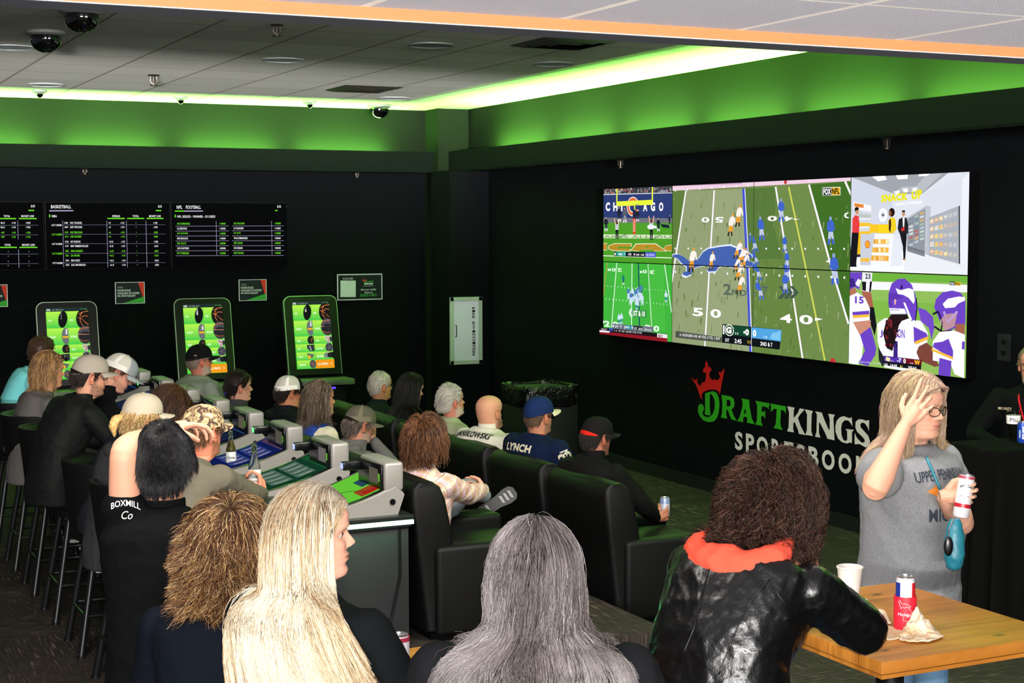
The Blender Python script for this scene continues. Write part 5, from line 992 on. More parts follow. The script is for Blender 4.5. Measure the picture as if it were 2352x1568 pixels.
def skin_head(P):
    """ring grid from collar to crown, in head space (x forward, y left, z up)"""
    zs = list(np.linspace(-.25, -.125, 7))+list(np.linspace(-.118, .06, 50))+list(np.linspace(.066, .1149, 13)); na = 88; R = []; C = []
    full = P.get('full', 1.0); base = np.array(hx(P.get('skin', '#c08468'))); red = base*np.array([1.05, .72, .66]); lip = np.array(hx(P.get('lip', '#a05850'))); beard = P.get('beard'); bc = np.array(hx(beard)) if beard else None
    brow = np.array(hx(P.get('brow', P.get('hair', '#4a3626')))); scalp = P.get('scalp')
    for z in zs:
        ring = []
        for j in range(na):
            ph = 2*PI*j/na; th = ph-.46*math.sin(ph); p = head_pt(z, th, 0, full); col = base.copy()
            x, y = p.x, p.y
            if x > .03 and z > -.12:
                ay = abs(y); dx = 0
                if -.040 < z < .012: nz = interp(z, [-.040, -.036, -.030, -.024, -.005, .012], [0, .012, .026, .0255, .013, .002]); sg_ = interp(z, [-.04, -.03, 0, .012], [.015, .0125, .008, .010]); dx += nz*P.get('nose', 1.0)*math.exp(-(y/sg_)**2)
                dx += .009*math.exp(-((ay-.014)/.006)**2-((z+.031)/.006)**2)
                dx -= .0115*math.exp(-((ay-.031)/.017)**2-((z+.002)/.0125)**2)
                dx += .004*math.exp(-((ay-.026)/.02)**2-((z-.021)/.007)**2)
                dx += .004*math.exp(-((ay-.042)/.014)**2-((z+.026)/.013)**2)
                dx += .0085*math.exp(-(y/.021)**2)*(math.exp(-((z+.0555)/.0042)**2)+math.exp(-((z+.0655)/.0045)**2)); dx -= .006*math.exp(-(y/.025)**2-((z+.0605)/.0022)**2)
                dx -= .003*math.exp(-(y/.02)**2-((z+.075)/.005)**2)
                p.x += dx
                li = math.exp(-(y/.021)**4)*math.exp(-((z+.0605)/.0085)**4); col = col*(1-li)+lip*li
                rd = .55*math.exp(-((ay-.045)/.02)**2-((z+.03)/.02)**2)+.6*math.exp(-(y/.014)**2-((z+.028)/.014)**2); rd = min(rd*P.get('flush', .7), 1); col = col*(1-rd)+red*rd
                bw = math.exp(-((z-(.0225-.006*((ay-.028)/.02)**2))/.0042)**2)*(1 if .010 < ay < .050 else 0)*.9; col = col*(1-bw)+brow*bw
            if bc is not None and x > -.012 and z > -.122:
                top = -.045 if abs(y) < .028 else interp(x, [-.012, .03, .07], [.0, -.03, -.050]); e = min(max((top-z)/.022, 0), 1)*(.62+.25*noise.noise(Vector((x*90, y*90, z*90))))
                if abs(y) < .019 and -.070 < z < -.053: e *= .15
                e *= min(max((x+.012)/.012, 0), 1); col = col*(1-e)+bc*e
                if e > .3 and P.get('beard_len'): d_ = p-Vector((0, 0, p.z)); p += d_.normalized()*P['beard_len']*e+Vector((0, 0, -P['beard_len']*e*.6*min(max((-.08-z)/.03, 0), 1)))
            ring.append(p); C.append(col)
        R.append(ring)
    return R, C
def rotm(yaw, pitch=0, roll=0):
    return Matrix.Rotation(math.radians(yaw), 3, 'Z') @ Matrix.Rotation(math.radians(pitch), 3, 'Y') @ Matrix.Rotation(math.radians(roll), 3, 'X')
def hairline(th, rec=0):
    d = abs(math.degrees(math.atan2(math.sin(th), math.cos(th))))
    return np.interp(d, [0, 25, 45, 58, 70, 82, 96, 108, 122, 180], [.066+rec, .064+rec*1.3, .055+rec, .028+rec*.3, -.012, -.012, .018, -.028, -.066, -.080])
def remesh(mb, vox, smooth=3, fac=.5):
    o = mb.build('tmp', smooth=False); m = o.modifiers.new('r', 'REMESH'); m.mode = 'VOXEL'; m.voxel_size = vox
    if smooth: q = o.modifiers.new('s', 'SMOOTH'); q.iterations = smooth; q.factor = fac
    dg = bpy.context.evaluated_depsgraph_get(); me = bpy.data.meshes.new_from_object(o.evaluated_get(dg))
    n = len(me.vertices); V = np.empty(n*3); me.vertices.foreach_get('co', V); V = V.reshape(-1, 3)
    N = np.empty(n*3); me.vertices.foreach_get('normal', N); N = N.reshape(-1, 3); F = [list(p.vertices) for p in me.polygons]
    old = o.data; bpy.data.objects.remove(o); bpy.data.meshes.remove(old); bpy.data.meshes.remove(me); return V, N, F
def limb(b, pts, rad, m, seg=26, flat=1.0):
    """rounded tapered limb through points"""
    P = [Vector(p) for p in pts]; d0 = (P[0]-P[1]).normalized(); d1 = (P[-1]-P[-2]).normalized(); r0, r1 = rad[0], rad[-1]
    Q, S_ = [], []
    for k in (.98, .8, .45): Q.append(P[0]+d0*r0*k*.8); S_.append(r0*math.sqrt(max(1-k*k, .02)))
    # subdivide
    for i in range(len(P)-1):
        for s in range(5): f = s/5; Q.append(P[i].lerp(P[i+1], f)); S_.append(rad[i]*(1-f)+rad[i+1]*f)
    Q.append(P[-1]); S_.append(r1)
    for k in (.45, .8, .98): Q.append(P[-1]+d1*r1*k*.8); S_.append(r1*math.sqrt(max(1-k*k, .02)))
    # soften corners
    for _ in range(2):
        Q2 = Q[:]
        for i in range(1, len(Q)-1): Q2[i] = Q[i]*.5+(Q[i-1]+Q[i+1])*.25
        Q = Q2
    b.tube(Q, S_, m, seg)
FOLD = [(np.array([rng.normal() for _ in range(3)]), rng.uniform(0, 6.28)) for _ in range(14)]
def folds(V, N, amp, f=1.0, seed=0):
    h = np.zeros(len(V)); w = V+.03*np.sin(V[:, [1, 2, 0]]*17*f+seed)+.012*np.sin(V[:, [2, 0, 1]]*41*f+seed*2)
    for i, (d, ph) in enumerate(FOLD):
        d = d/np.linalg.norm(d); d = d*np.array([1, 1, .75]); k = (14+5*i)*f
        s = 1-np.abs(np.sin(w@d*k+ph+seed*1.7)); h += (s**3)*(1.0/(1+.30*i))
    h = h/3.2-.45; return V+N*(h*amp)[:, None]
def hand(b, W, d, n, left, m, curl=(30, 35, 40, 45), thumb=25, s=1.0, spread=5, open_=1.0):
    """W wrist, d direction to knuckles, n palm normal; five separate fingers"""
    d = Vector(d).normalized(); n = Vector(n); n = (n-d*n.dot(d)).normalized(); side = d.cross(n)*(1 if left else -1)  # towards the thumb
    side = -side
    def seg(a, c, r0, r1): b.tube([a-(c-a).normalized()*r0*.5, a, (a+c)/2, c, c+(c-a).normalized()*r1*.6], [r0*.6, r0, (r0+r1)/2*.96, r1, r1*.45], m, 10)
    off = (.032, .011, -.010, -.030); L = ((.040, .024, .018), (.045, .028, .019), (.041, .026, .018), (.032, .019, .016)); palm = (.088, .090, .085, .078)
    ctr = W+d*.045*s
    for k in range(4):
        K = W+d*palm[k]*s+side*off[k]*s; b.tube([W-d*.004+side*off[k]*.22*s-n*.001, W+d*.02*s+side*off[k]*.5*s, W+d*.05*s+side*off[k]*.85*s, K], [.014*s, .0135*s, .0125*s, .0100*s], m, 10)
        an = 0; p = K; a0 = math.radians((1.5-k)*spread)
        fd = (d*math.cos(a0)+side*math.sin(a0)).normalized(); ax = fd.cross(n)
        for q in range(3):
            an += math.radians(curl[k]*(1, 1.15, .8)[q]); v = (fd*math.cos(an)+n*math.sin(an)); e = p+v*L[k][q]*s; r = (.0086, .0077, .0068)[q]*s*(.90 if k == 3 else 1); seg(p, e, r, r*.9); p = e
    b.ball(ctr, (.030*s,)*3, m, nu=10, nv=8) if 0 else b.tube([W-d*.012, W+d*.03*s, W+d*.07*s], [.022*s, .024*s, .020*s], m, 10)
    T0 = W+d*.022*s+side*.022*s+n*.006*s; td = (d*.55+side*.75+n*.35).normalized(); T1 = T0+td*.036*s; t2 = (td+d*.5+n*math.sin(math.radians(thumb))*1.2-side*.35).normalized(); T2 = T1+t2*.030*s; t3 = (t2+n*.4*math.sin(math.radians(thumb))-side*.25).normalized(); T3 = T2+t3*.024*s
    seg(T0, T1, .0145*s, .0115*s); seg(T1, T2, .0112*s, .0098*s); seg(T2, T3, .0098*s, .0082*s)
def garment_mat(name, col, rough=.85, bump=(260, .25, .0012), var=None, sheen=0, spec=.06): return mat('cloth_'+name, col, rough, bump=bump, var=var, sheen=sheen, spec=spec)
m_eye = mat('eye_white', '#9c948c', .3); m_iris = mat('eye_iris', '#1c1410', .1)
class Person: pass
def person(label, head, yaw, lean=8, head_yaw=0, head_pitch=0, head_roll=0, sit='lounge', s=1.0, wide=1.0, deep=1.0, belly=0, arms=None, shirt=None, pants='#20242c', P=None, hair=None, cap=None, glasses=None, group='people watching the games', vox=.011, name='person', legs=True, collar=None, back=0, seat_z=None, fine=.0035, spread=.10, neck=.93):
    """head: world position of the middle of the head; yaw: degrees from +X; arms: {'L':(elbow,wrist,hand kwargs)} in body axes from the shoulder"""
    P = P or {}; o = Person(); Rb = rotm(yaw); H = Vector(head)
    # ---- skeleton in body axes, then world
    lr = math.radians(lean)
    def dirz(a): return Vector((math.sin(a), 0, math.cos(a)))
    hip = Vector((0, 0, 0)); mid = hip+dirz(lr*.55)*.25*s; nb = mid+dirz(lr*1.35)*.27*s; hd = nb+dirz(lr*.8+math.radians(head_pitch)*.3+.10)*.176*s*neck
    off = H-Rb @ hd; Wd = lambda p: Rb @ Vector(p)+off
    Rh = Rb @ rotm(head_yaw, head_pitch, head_roll); o.Rh = Rh; o.H = H; o.Rb = Rb; hips = Wd(hip); floor = 0
    o.hip = hips; t = thing(name, label, 'person', (hips.x, hips.y, 0), group); o.t = t
    fw, lf = Rb @ Vector((1, 0, 0)), Rb @ Vector((0, 1, 0))
    skin = mat('skin_'+P.get('skin', '#c08468').strip('#'), P.get('skin', '#c08468'), .55, attr='Col', bump=(320, .12, .0008), spec=.35)
    # spine rings
    spine = [hip-Vector((0, 0, .05*s)), hip, hip.lerp(mid, .5), mid, mid.lerp(nb, .5), mid.lerp(nb, .78), mid.lerp(nb, .92), nb, nb.lerp(hd, .18)]
    AW = [.155, .178, .168, .166, .182, .190, .172, .098, .064]; AD = [.12, .132, .124, .124, .130, .122, .106, .076, .060]
    BF = [0, .25, .75, 1, .6, .2, 0, 0, 0]
    def torso(b, m, grow, scale=1.0, bot=True):
        R = []
        for i, c in enumerate(spine):
            tg = (spine[min(i+1, len(spine)-1)]-spine[max(i-1, 0)]).normalized(); fx = Vector((0, 1, 0)).cross(tg); a = (AW[i]*wide+grow)*s; d = (AD[i]*deep+grow)*s; bf = BF[i]*belly*s
            fx = fx if fx.x > 0 else -fx
            ring = []
            for k in range(28):
                th = 2*PI*k/28; cs, sn = math.cos(th), math.sin(th); n = 2.35; kk = (abs(cs)**n+abs(sn)**n)**(-1/n); dd = d+(bf if cs > 0 else 0)*abs(cs)
                ring.append(Wd(c+fx*(dd*cs*kk-.008*s)+Vector((0, a*sn*kk, 0))))
            R.append(ring)
        b.rings(R, m)
    sh = {}
    for sd, sg_ in (('L', 1), ('R', -1)): sh[sd] = mid.lerp(nb, .83)+Vector((0, sg_*.172*wide*s, -.008))
    arms = arms or {}; A = {}
    for sd, sg_ in (('L', 1), ('R', -1)):
        e, w, hk = arms.get(sd, ((.06, .07*sg_, -.27), (.30, -.02*sg_, -.33), {}))
        wc = hk.get('world')
        if 'shoff' in hk: sh[sd] = sh[sd]+Vector(hk['shoff'])
        E_ = Wd(sh[sd]+Vector(e)*s); W_ = Vector(wc) if wc else Wd(sh[sd]+Vector(w)*s)
        if wc:  # two-bone reach towards the wrist target
            S0 = Wd(sh[sd]); D = W_-S0; L1, L2 = .30*s, .265*s; dist = min(D.length, (L1+L2)*.985); W_ = S0+D.normalized()*dist; a_ = (L1*L1-L2*L2+dist*dist)/(2*dist); hh = math.sqrt(max(L1*L1-a_*a_, 0)); pole = Rb @ Vector(e); dn = D.normalized(); pole = (pole-dn*pole.dot(dn)).normalized(); E_ = S0+dn*a_+pole*hh
        A[sd] = (Wd(sh[sd]), E_, W_, hk)
    o.A = A
    # ---- legs
    hz = hips.z; Lg = {}
    gz = 0 if seat_z is None else seat_z
    for sd, sg_ in (('L', 1), ('R', -1)):
        hj = Wd(Vector((0, .09*sg_*s, -.02)))
        if sit == 'stand': kn = Vector((hj.x, hj.y, 0))+fw*.03+lf*.02*sg_; kn.z = gz+(hj.z-gz)*.52; an = Vector((kn.x, kn.y, gz+.085))-fw*.03
        elif sit == 'stool': kn = hj+fw*.42*s+lf*spread*.5*sg_+Vector((0, 0, -.06)); an = kn+Vector((0, 0, -.40*s))-fw*.06
        else: kn = hj+fw*.43*s+lf*spread*.5*sg_+Vector((0, 0, .01)); an = Vector((kn.x, kn.y, gz+.09))+fw*.06
        if an.z > kn.z-.2: an.z = kn.z-.36
        Lg[sd] = (hj, kn, an)
    o.Lg = Lg
    if hasattr(spread, '__call__'): pass
    # ---- body mesh: head and neck, torso, limbs, hands
    body = MB(); cols = []
    R, C = skin_head(P); nbw = Wd(nb); Rn = Rb @ rotm(0, lean*1.0)
    RR = []
    for ring in R:
        r2 = []
        for p in ring:
            pw = H+Rh @ (p*s)
            if p.z < -.10:
                q = min(max((-.10-p.z)/.13, 0), 1); q = q*q*(3-2*q); pn = nbw+Rn @ (Vector((p.x+.004, p.y, p.z+.222))*s); pw = pw.lerp(pn, q)
            r2.append(pw)
        RR.append(r2)
    body.rings(RR, skin); cols += C
    def addskin(V, F, mm=skin, c=None):
        body.add(V.tolist() if hasattr(V, 'tolist') else V, F, mm); cols.extend([c if c is not None else np.array(hx(P.get('skin', '#c08468')))]*len(V))
    redear = np.array(hx(P.get('skin', '#c08468')))*np.array([1.02, .78, .74])
    for sg_ in (1, -1):  # ears
        e = MB(); n = 22; rim = []
        for k in range(n+1):
            an = -2.2+4.5*k/n; rr_ = 1+.12*math.sin(an); rim.append(Vector((-.010-.017*math.cos(an)*rr_-.002, sg_*(.076*P.get('full', 1.0)+.010+.006*math.cos(an*1)), -.010+.030*math.sin(an)*1.0)))
        e.tube([H+Rh @ (q*s) for q in rim], [.0042*s]*(n+1), skin, 7); e.ball(H+Rh @ (Vector((-.006, sg_*.077*P.get('full', 1.0), -.012))*s), (.014*s, .008*s, .023*s), skin, Rh, 12, 8); e.ball(H+Rh @ (Vector((-.001, sg_*.079*P.get('full', 1.0), -.036))*s), (.007*s, .005*s, .009*s), skin, Rh, 10, 6)
        addskin(np.array([tuple(v) for v in e.v]), e.f, c=redear)
    tb = MB(); torso(tb, skin, -.012)
    for sd in 'LR': hj, kn, an = Lg[sd]; limb(tb, [hj, kn, an], [.078*s*wide, .052*s, .036*s], skin)
    for sd in 'LR': S0, E_, W_, hk = A[sd]; limb(tb, [S0, E_], [.048*s, .038*s], skin)
    V, N, F = remesh(tb, .014, 2); addskin(V, F)
    for sd in 'LR':
        S0, E_, W_, hk = A[sd]; left = sd == 'L'; hb = MB(); fat = P.get('arm', 1.0)
        limb(hb, [S0.lerp(E_, .2), S0.lerp(E_, .6), E_, E_.lerp(W_, .22), E_.lerp(W_, .6), W_], [.049*s*fat, .046*s*fat, .040*s*fat, .043*s*fat, .034*s*(fat+1)/2, .0255*s], skin)
        dr = Vector(hk['wdir']) if 'wdir' in hk else (Rb @ Vector(hk['dir']) if 'dir' in hk else (W_-E_).normalized()); nn = Vector(hk['wn']) if 'wn' in hk else Rb @ Vector(hk.get('n', (0, 0, -1)))
        if hk.get('show', True): hand(hb, W_+(W_-E_).normalized()*.012, dr, nn, left, skin, hk.get('curl', (35, 38, 42, 45)), hk.get('thumb', 25), s*hk.get('s', 1.0), hk.get('spread', 5)); V, N, F = remesh(hb, fine, 4, .45)
        else: V, N, F = remesh(hb, .008, 2)
        addskin(V, F); o.__dict__['hand'+sd] = (W_, dr, nn)
    for sg_ in (1, -1):
        pass
    body.cols = cols; body.build('body', t, angle=None); o.skin = skin
    eb = None
    for sg_ in (1, -1):
        e = MB(); c = H+Rh @ (Vector((.0598, sg_*.031, -.001))*s); nu, nv = 14, 10; R_ = []
        e.ball(c, .0125*s, m_eye, Rh @ Matrix.Rotation(PI/2, 3, 'Y'), 14, 12)
        ez = [Rh.inverted() @ (Vector(v)-c) for v in e.v]
        k1, k2 = e.mi(m_iris), e.mi(skin)
        for fi, f in enumerate(e.f):
            cc = sum((ez[i] for i in f), Vector())/len(f); e.m[fi] = k2 if cc.z > .0036*s*P.get('lid', 1) or cc.z < -.0048*s else (k1 if (cc.y**2+cc.z**2)**.5 < .0060*s and cc.x > 0 else 0)
        if P.get('lash'):
            q = MB(); q.tube([c+Rh @ (Vector((.0150*math.cos(a_)*.9+.0005, sg_*0+.0150*math.sin(a_), .0040-.002*abs(a_)))*s) for a_ in [-1.0+2.0*k/10 for k in range(11)]], [.0004]+[.0011]*9+[.0004], mat('eyelash', '#1a1210', .6), 6); q.build('eyelash', t)
        if P.get('lid', 1) < 0: e.m = [k2]*len(e.f)
        e.cols = [np.array(hx(P.get('skin', '#c08468')))*.92]*len(e.v); e.build('eye', t)
    # ---- trousers and shoes
    pm = pants if not isinstance(pants, str) else garment_mat('trousers'+pants, pants, .9)
    if legs:
        pb = MB(); R = []
        for i, c in enumerate(spine[:3]):
            a = (AW[i]*wide+.0)*s; d = (AD[i]*deep)*s; R.append([Wd(c+Vector((d*math.cos(2*PI*k/24)-.008, a*math.sin(2*PI*k/24), 0))) for k in range(24)])
        pb.rings(R, pm)
        for sd in 'LR':
            hj, kn, an = Lg[sd]; limb(pb, [hj+Vector((0, 0, .02)), hj.lerp(kn, .5), kn, kn.lerp(an, .5), an], [.095*s*wide, .084*s, .066*s, .060*s, .052*s], pm)
        V, N, F = remesh(pb, .014, 3); V = folds(V, N, .006, .9, 2); q = MB(); q.add(V.tolist(), F, pm); q.build('trousers', t, angle=None)
        for sd in 'LR':
            hj, kn, an = Lg[sd]; q = MB(); ft = Vector((fw.x, fw.y, 0)).normalized(); zb = an.z-.085; sm = mat('dark_shoe', '#17181b', .5); sl = mat('shoe_sole', '#b8b4ac', .6)
            for mm, z0, z1, g in ((sl, 0, .022, 0), (sm, .02, .085, -.006)):
                R = []
                for zz in (z0, (z0+z1)/2, z1):
                    sc = 1-.22*((zz-z0)/(z1-z0)) if mm is sm else 1
                    R.append([Vector((an.x, an.y, 0))+ft*((.065+.135*math.cos(a_)*sc)*s)+Vector((-ft.y, ft.x, 0))*((.046+g)*math.sin(a_)*sc*s*(1 if math.cos(a_) > -.3 else .85))+Vector((0, 0, zb+zz)) for a_ in [2*PI*k/20 for k in range(20)]])
                q.rings(R, mm)
            limb(q, [an+Vector((0, 0, .01)), Vector((an.x, an.y, zb+.05))], [.045*s, .048*s], sm, 10); q.build('shoe', t)
    # ---- upper garment
    o.shirts = None
    if shirt:
        sm = shirt.get('mat') or garment_mat(shirt['col'], shirt['col'], var=shirt.get('var')); g = shirt.get('grow', .008); sbm = MB(); torso(sbm, sm, g)
        ext = shirt.get('sleeve', 'long'); gr = shirt.get('srad', .060)
        for sd in 'LR':
            S0, E_, W_, hk = A[sd]
            if ext == 'none': continue
            if ext == 'short': limb(sbm, [S0, S0.lerp(E_, shirt.get('sfrac', .62))], [gr*1.1*s, gr*1.08*s*P.get('arm', 1.0)], sm)
            elif ext == '34': limb(sbm, [S0, E_, E_.lerp(W_, .5)], [gr*1.05*s, .056*s, .05*s], sm)
            else: limb(sbm, [S0, E_, E_.lerp(W_, .5), W_-(W_-E_).normalized()*.005], [gr*s*1.08, (gr-.006)*s, (gr-.012)*s, .037*s], sm)
        if shirt.get('hem', 1):  # hem hanging below the waist
            R = []
            for i, c in enumerate((hip-Vector((0, 0, shirt.get('hemlen', .09)*s)), hip)):
                a = (AW[1]*wide+g+.004)*s; d = (AD[1]*deep+g+.004)*s; bf = belly*s*.5
                R.append([Wd(c+Vector(((d+(bf if math.cos(2*PI*k/24) > 0 else 0))*math.cos(2*PI*k/24)-.008, a*math.sin(2*PI*k/24), 0))) for k in range(24)])
            sbm.rings(R, sm)
        V, N, F = remesh(sbm, vox, shirt.get('smooth', 4)); V = folds(V, N, shirt.get('fold', .008), shirt.get('ff', 1.0), len(label) % 7)
        q = MB(); q.add(V.tolist(), F, sm)
        if shirt.get('zones'):  # panels in other colours, by position in body axes
            Ri = Rb.inverted(); L = [(Ri @ (Vector(v)-off)) for v in V]
            for fn, zm in shirt['zones']:
                k = q.mi(zm)
                for fi, f in enumerate(q.f):
                    c = sum((L[i] for i in f), Vector())/len(f)
                    if fn(c, nb, mid, hip, sh): q.m[fi] = k
        so = q.build(shirt.get('name', 'shirt'), t, angle=None); o.shirt = so; o.sV = V; o.sF = F
        if shirt.get('neck', 'crew') != 'none':  # collar band
            cm = shirt.get('cmat', sm); q = MB(); kind = shirt.get('neck', 'crew'); H_ = {'crew': .018, 'polo': .045, 'hood': .06, 'high': .06}[kind]; rr_ = {'crew': .066, 'polo': .070, 'hood': .088, 'high': .074}[kind]*s*shirt.get('nk', 1.0)
            R = []; ax = dirz(lr*1.0)
            for f_, r_ in ((-.02, rr_*1.15), (0, rr_*1.02), (H_*.6, rr_*.98), (H_, rr_*.97), (H_*1.02, rr_*.90), (0, rr_*.88)):
                R.append([Wd(nb+ax*(f_*s+.012*s-(.022*s*max(0, math.cos(2*PI*k/30))))+Vector((r_*math.cos(2*PI*k/30)+.004, r_*1.02*math.sin(2*PI*k/30), 0))) for k in range(30)])
            q.rings(R, cm, cap=False); q.build({'crew': 'neckband', 'polo': 'collar', 'hood': 'collar', 'high': 'collar'}[kind], t)
            if kind == 'hood':  # hood lying on the back
                q = MB(); hm = shirt.get('hmat', cm)
                P_ = [Wd(nb+Vector((-.012+.085*math.cos(a_)-.03, .098*math.sin(a_), .025-.035*(1-math.cos(a_))*.5))) for a_ in [math.radians(38+284*k/14) for k in range(15)]]
                q.tube(P_, [.020*s, .028*s]+[.034*s]*11+[.028*s, .020*s], hm, 10)
                q.ball(Wd(nb+Vector((-.085, 0, -.045))), (.045*s, .085*s, .075*s), hm, Rb, 16, 10); V, N, F = remesh(q, .009, 4); V = folds(V, N, .006, 1.4, 1); q = MB(); q.add(V.tolist(), F, hm); q.build('hood', t, angle=None)
    o.ctx = (P, s, Wd, nb, A)
    if hair: do_hair(o, hair, P, s, Wd, nb, A, cap is not None)
    if cap: do_cap(o, cap, s)
    if glasses: do_glasses(o, glasses, s)
    return o
def do_glasses(o, g, s):
    b = MB(); m = mat('glasses_frame_'+str(g.get('col', '#141416')), g.get('col', '#141416'), .3, .4); T = lambda x, y, z: o.H+o.Rh @ (Vector((x, y, z+g.get('z', 0)))*s); dx = g.get('x', 0)
    for sg_ in (1, -1):
        ring = [T(.094+dx-.010*(abs(.033+.024*math.cos(a))-.033)/.03, sg_*(.033+.024*math.cos(a)*(1-.12*math.sin(a))), -.004+.017*math.sin(a)) for a in [2*PI*k/20 for k in range(21)]]
        b.tube(ring, .0013*s*g.get('w', 1.2), m, 6); b.tube([T(.090+dx, sg_*.058, .004), T(.06+dx, sg_*.077, .004), T(-.005, sg_*.083, .002), T(-.022, sg_*.082, -.012)], .0016*s*g.get('w', 1.2), m, 6)
    b.tube([T(.096+dx, .010, .0), T(.099+dx, 0, .002), T(.096+dx, -.010, .0)], .0015*s*g.get('w', 1.2), m, 6); b.build('eyeglasses', o.t)
    q = MB()
    for sg_ in (1, -1): q.rings([[T(.0935+dx+e, sg_*(.033+.023*math.cos(a)*(1-.12*math.sin(a))), -.004+.016*math.sin(a)) for a in [2*PI*k/20 for k in range(20)]] for e in (0, .0012)], mat('dark_lens', '#0a0a0c', .05) if g.get('dark') else mat('clear_lens', '#20242a', .05, alpha=.07))
    q.build('lenses', o.t)
def shell(o, s, off, rec, noise_a, full=1.0, nz=64, na=96, low=None, seed=0, col=None, zfun=None):
    """scalp-hugging hair volume that sinks under the skin outside the hairline"""
    R = []; zs = np.linspace(-.115, .1148, nz)
    for z in zs:
        ring = []
        for j in range(na):
            th = 2*PI*j/na; hl = hairline(th, rec) if low is None else low(th); m = min(max((z-hl)/.014, 0), 1); m = m*m*(3-2*m); p = head_pt(z, th, 0, full)
            n = Vector((p.x+.004, p.y, (p.z-.0)*.9 if p.z > 0 else p.z*.3)).normalized(); a = off*(1+noise_a*noise.noise(Vector((p.x*30+seed, p.y*30, p.z*12)))+noise_a*.5*noise.noise(Vector((math.atan2(p.y, p.x)*9+seed, p.z*8, 7))))
            if zfun: a *= zfun(p)
            ring.append(p+n*(a*m-.006*(1-m)))
        R.append(ring)
    return R
def strands(o, roots, dirs, L, steps, s, width, colsrc, H, Rh, shapes, gravity=.3, curl=0, curlf=3, flow=None, seed=1, taper=.35, jit=.08, clump=0, lens=None, lift=0, vol=0, avoid=None, tree=None, treez=0, xlim=.05):
    """numpy strand growth with collision against head/body ellipsoids; triangular strips of three sides"""
    r = np.random.default_rng(seed); n = len(roots); P = [roots.copy()]; D = dirs.copy(); L = (np.full(n, L) if lens is None else lens)
    st = (L/steps)[:, None]; p = roots.copy(); down = np.array([0, 0, -1.0]); ph = r.uniform(0, 6.28, (n, 2)); base = [p.copy()]
    infl = 1+vol*r.random(n)[:, None]
    for k in range(steps):
        g = gravity; D = D*(1-min(g, .95))+down*g
        if flow is not None: D = D+flow(p, k/steps)
        D += r.normal(0, jit, (n, 3)); D /= np.linalg.norm(D, axis=1)[:, None]; q = p+D*st
        for (c, R3, rad) in shapes:
            rd_ = rad*(1+(infl-1)*min(1, .35+k/steps*2.0)); l = (q-c)@R3; u = l/rd_; d = np.linalg.norm(u, axis=1); m = d < 1
            if m.any(): l[m] = l[m]/d[m][:, None]; q[m] = c+l[m]@R3.T
        if avoid is not None:
            c, R3, sz = avoid; l = (q-c)@R3/sz; m = (l[:, 0] > .005)&(l[:, 2] < .100)&(l[:, 2] > -.2)
            if m.any():
                w_ = np.clip((.100-l[:, 2])/.045, 0, 1); sg_ = np.where(((roots-c)@R3)[:, 1] >= 0, 1.0, -1.0); lim = ((.060+.016*np.clip((.06-l[:, 2])/.05, 0, 1))+.004*infl[:, 0])*w_; yy = np.where(np.abs(l[:, 1]) < lim, sg_*lim, l[:, 1]); xx = np.minimum(l[:, 0], xlim+(1-w_)*.06); l2 = l.copy(); l2[m, 1] = yy[m]; l2[m, 0] = xx[m]; q = c+(l2*sz)@R3.T
        if tree is not None:
            for i in np.nonzero(q[:, 2] < treez)[0]:
                hit = tree.find_nearest(Vector(q[i]))
                if hit[0] is not None:
                    dd = (Vector(q[i])-hit[0]).dot(hit[1]); gp = .005+.012*(infl[i, 0]-1)/(vol+1e-6)
                    if dd < gp and (Vector(q[i])-hit[0]).length < .15: q[i] = np.array(hit[0]+hit[1]*gp)
        D = q-p; ln = np.linalg.norm(D, axis=1)[:, None]; D = D/np.maximum(ln, 1e-6); p = q; base.append(p.copy())
    B = np.array(base)
    if clump:
        k_ = max(3, n//clump); cid = r.integers(0, n, k_); ci = np.array([cid[np.argmin(((roots[cid]-q)**2).sum(1))] for q in roots])
        for k in range(steps+1): f = min(.85, (k/steps)*1.0)*.8; B[k] = B[k]*(1-f)+B[k][ci]*f+r.normal(0, .0012, (n, 3))*(k/steps)
    if curl:
        for k in range(1, steps+1):
            T = B[min(k+1, steps)]-B[k-1]; T /= np.linalg.norm(T, axis=1)[:, None]+1e-9; U = np.cross(T, np.array([.3, .5, .8])); U /= np.linalg.norm(U, axis=1)[:, None]+1e-9; W = np.cross(T, U); a = curl*(k/steps)**.7; w = curlf*2*PI*k/steps
            B[k] = B[k]+U*(a*np.cos(w+ph[:, :1]))+W*(a*np.sin(w+ph[:, :1]))
    mb_v, mb_f, cc = [], [], []
    T = np.gradient(B, axis=0); T /= np.linalg.norm(T, axis=2)[:, :, None]+1e-9; U = np.cross(T, np.array([.21, .43, .87])); U /= np.linalg.norm(U, axis=2)[:, :, None]+1e-9; W = np.cross(T, U)
    wk = width*(1-(1-taper)*np.linspace(0, 1, steps+1)**2)
    rings = np.stack([B+(U*math.cos(a)+W*math.sin(a))*wk[:, None, None] for a in (0, 2.094, 4.189)], 2)  # steps+1, n, 3, 3
    rings = rings.transpose(1, 0, 2, 3); V = rings.reshape(-1, 3)
    idx = np.arange(n)[:, None, None]*(steps+1)*3+np.arange(steps)[None, :, None]*3; j = np.arange(3)[None, None, :]; j2 = (j+1) % 3
    F = np.stack([idx+j, idx+j2, idx+3+j2, idx+3+j], -1).reshape(-1, 4)
    C = colsrc(roots, r, n, B); C = np.repeat(C[:, None, :], (steps+1)*3, 1) if C.ndim == 2 else np.repeat(C.transpose(1, 0, 2), 3, 1).reshape(n, (steps+1)*3, 3)
    return V, F, C.reshape(-1, 3)
hair_mats = {}
def hair_mat(rough=.5, spec=.3):
    return mat('hair_%d' % int(rough*100), '#ffffff', rough, attr='Col', spec=spec)
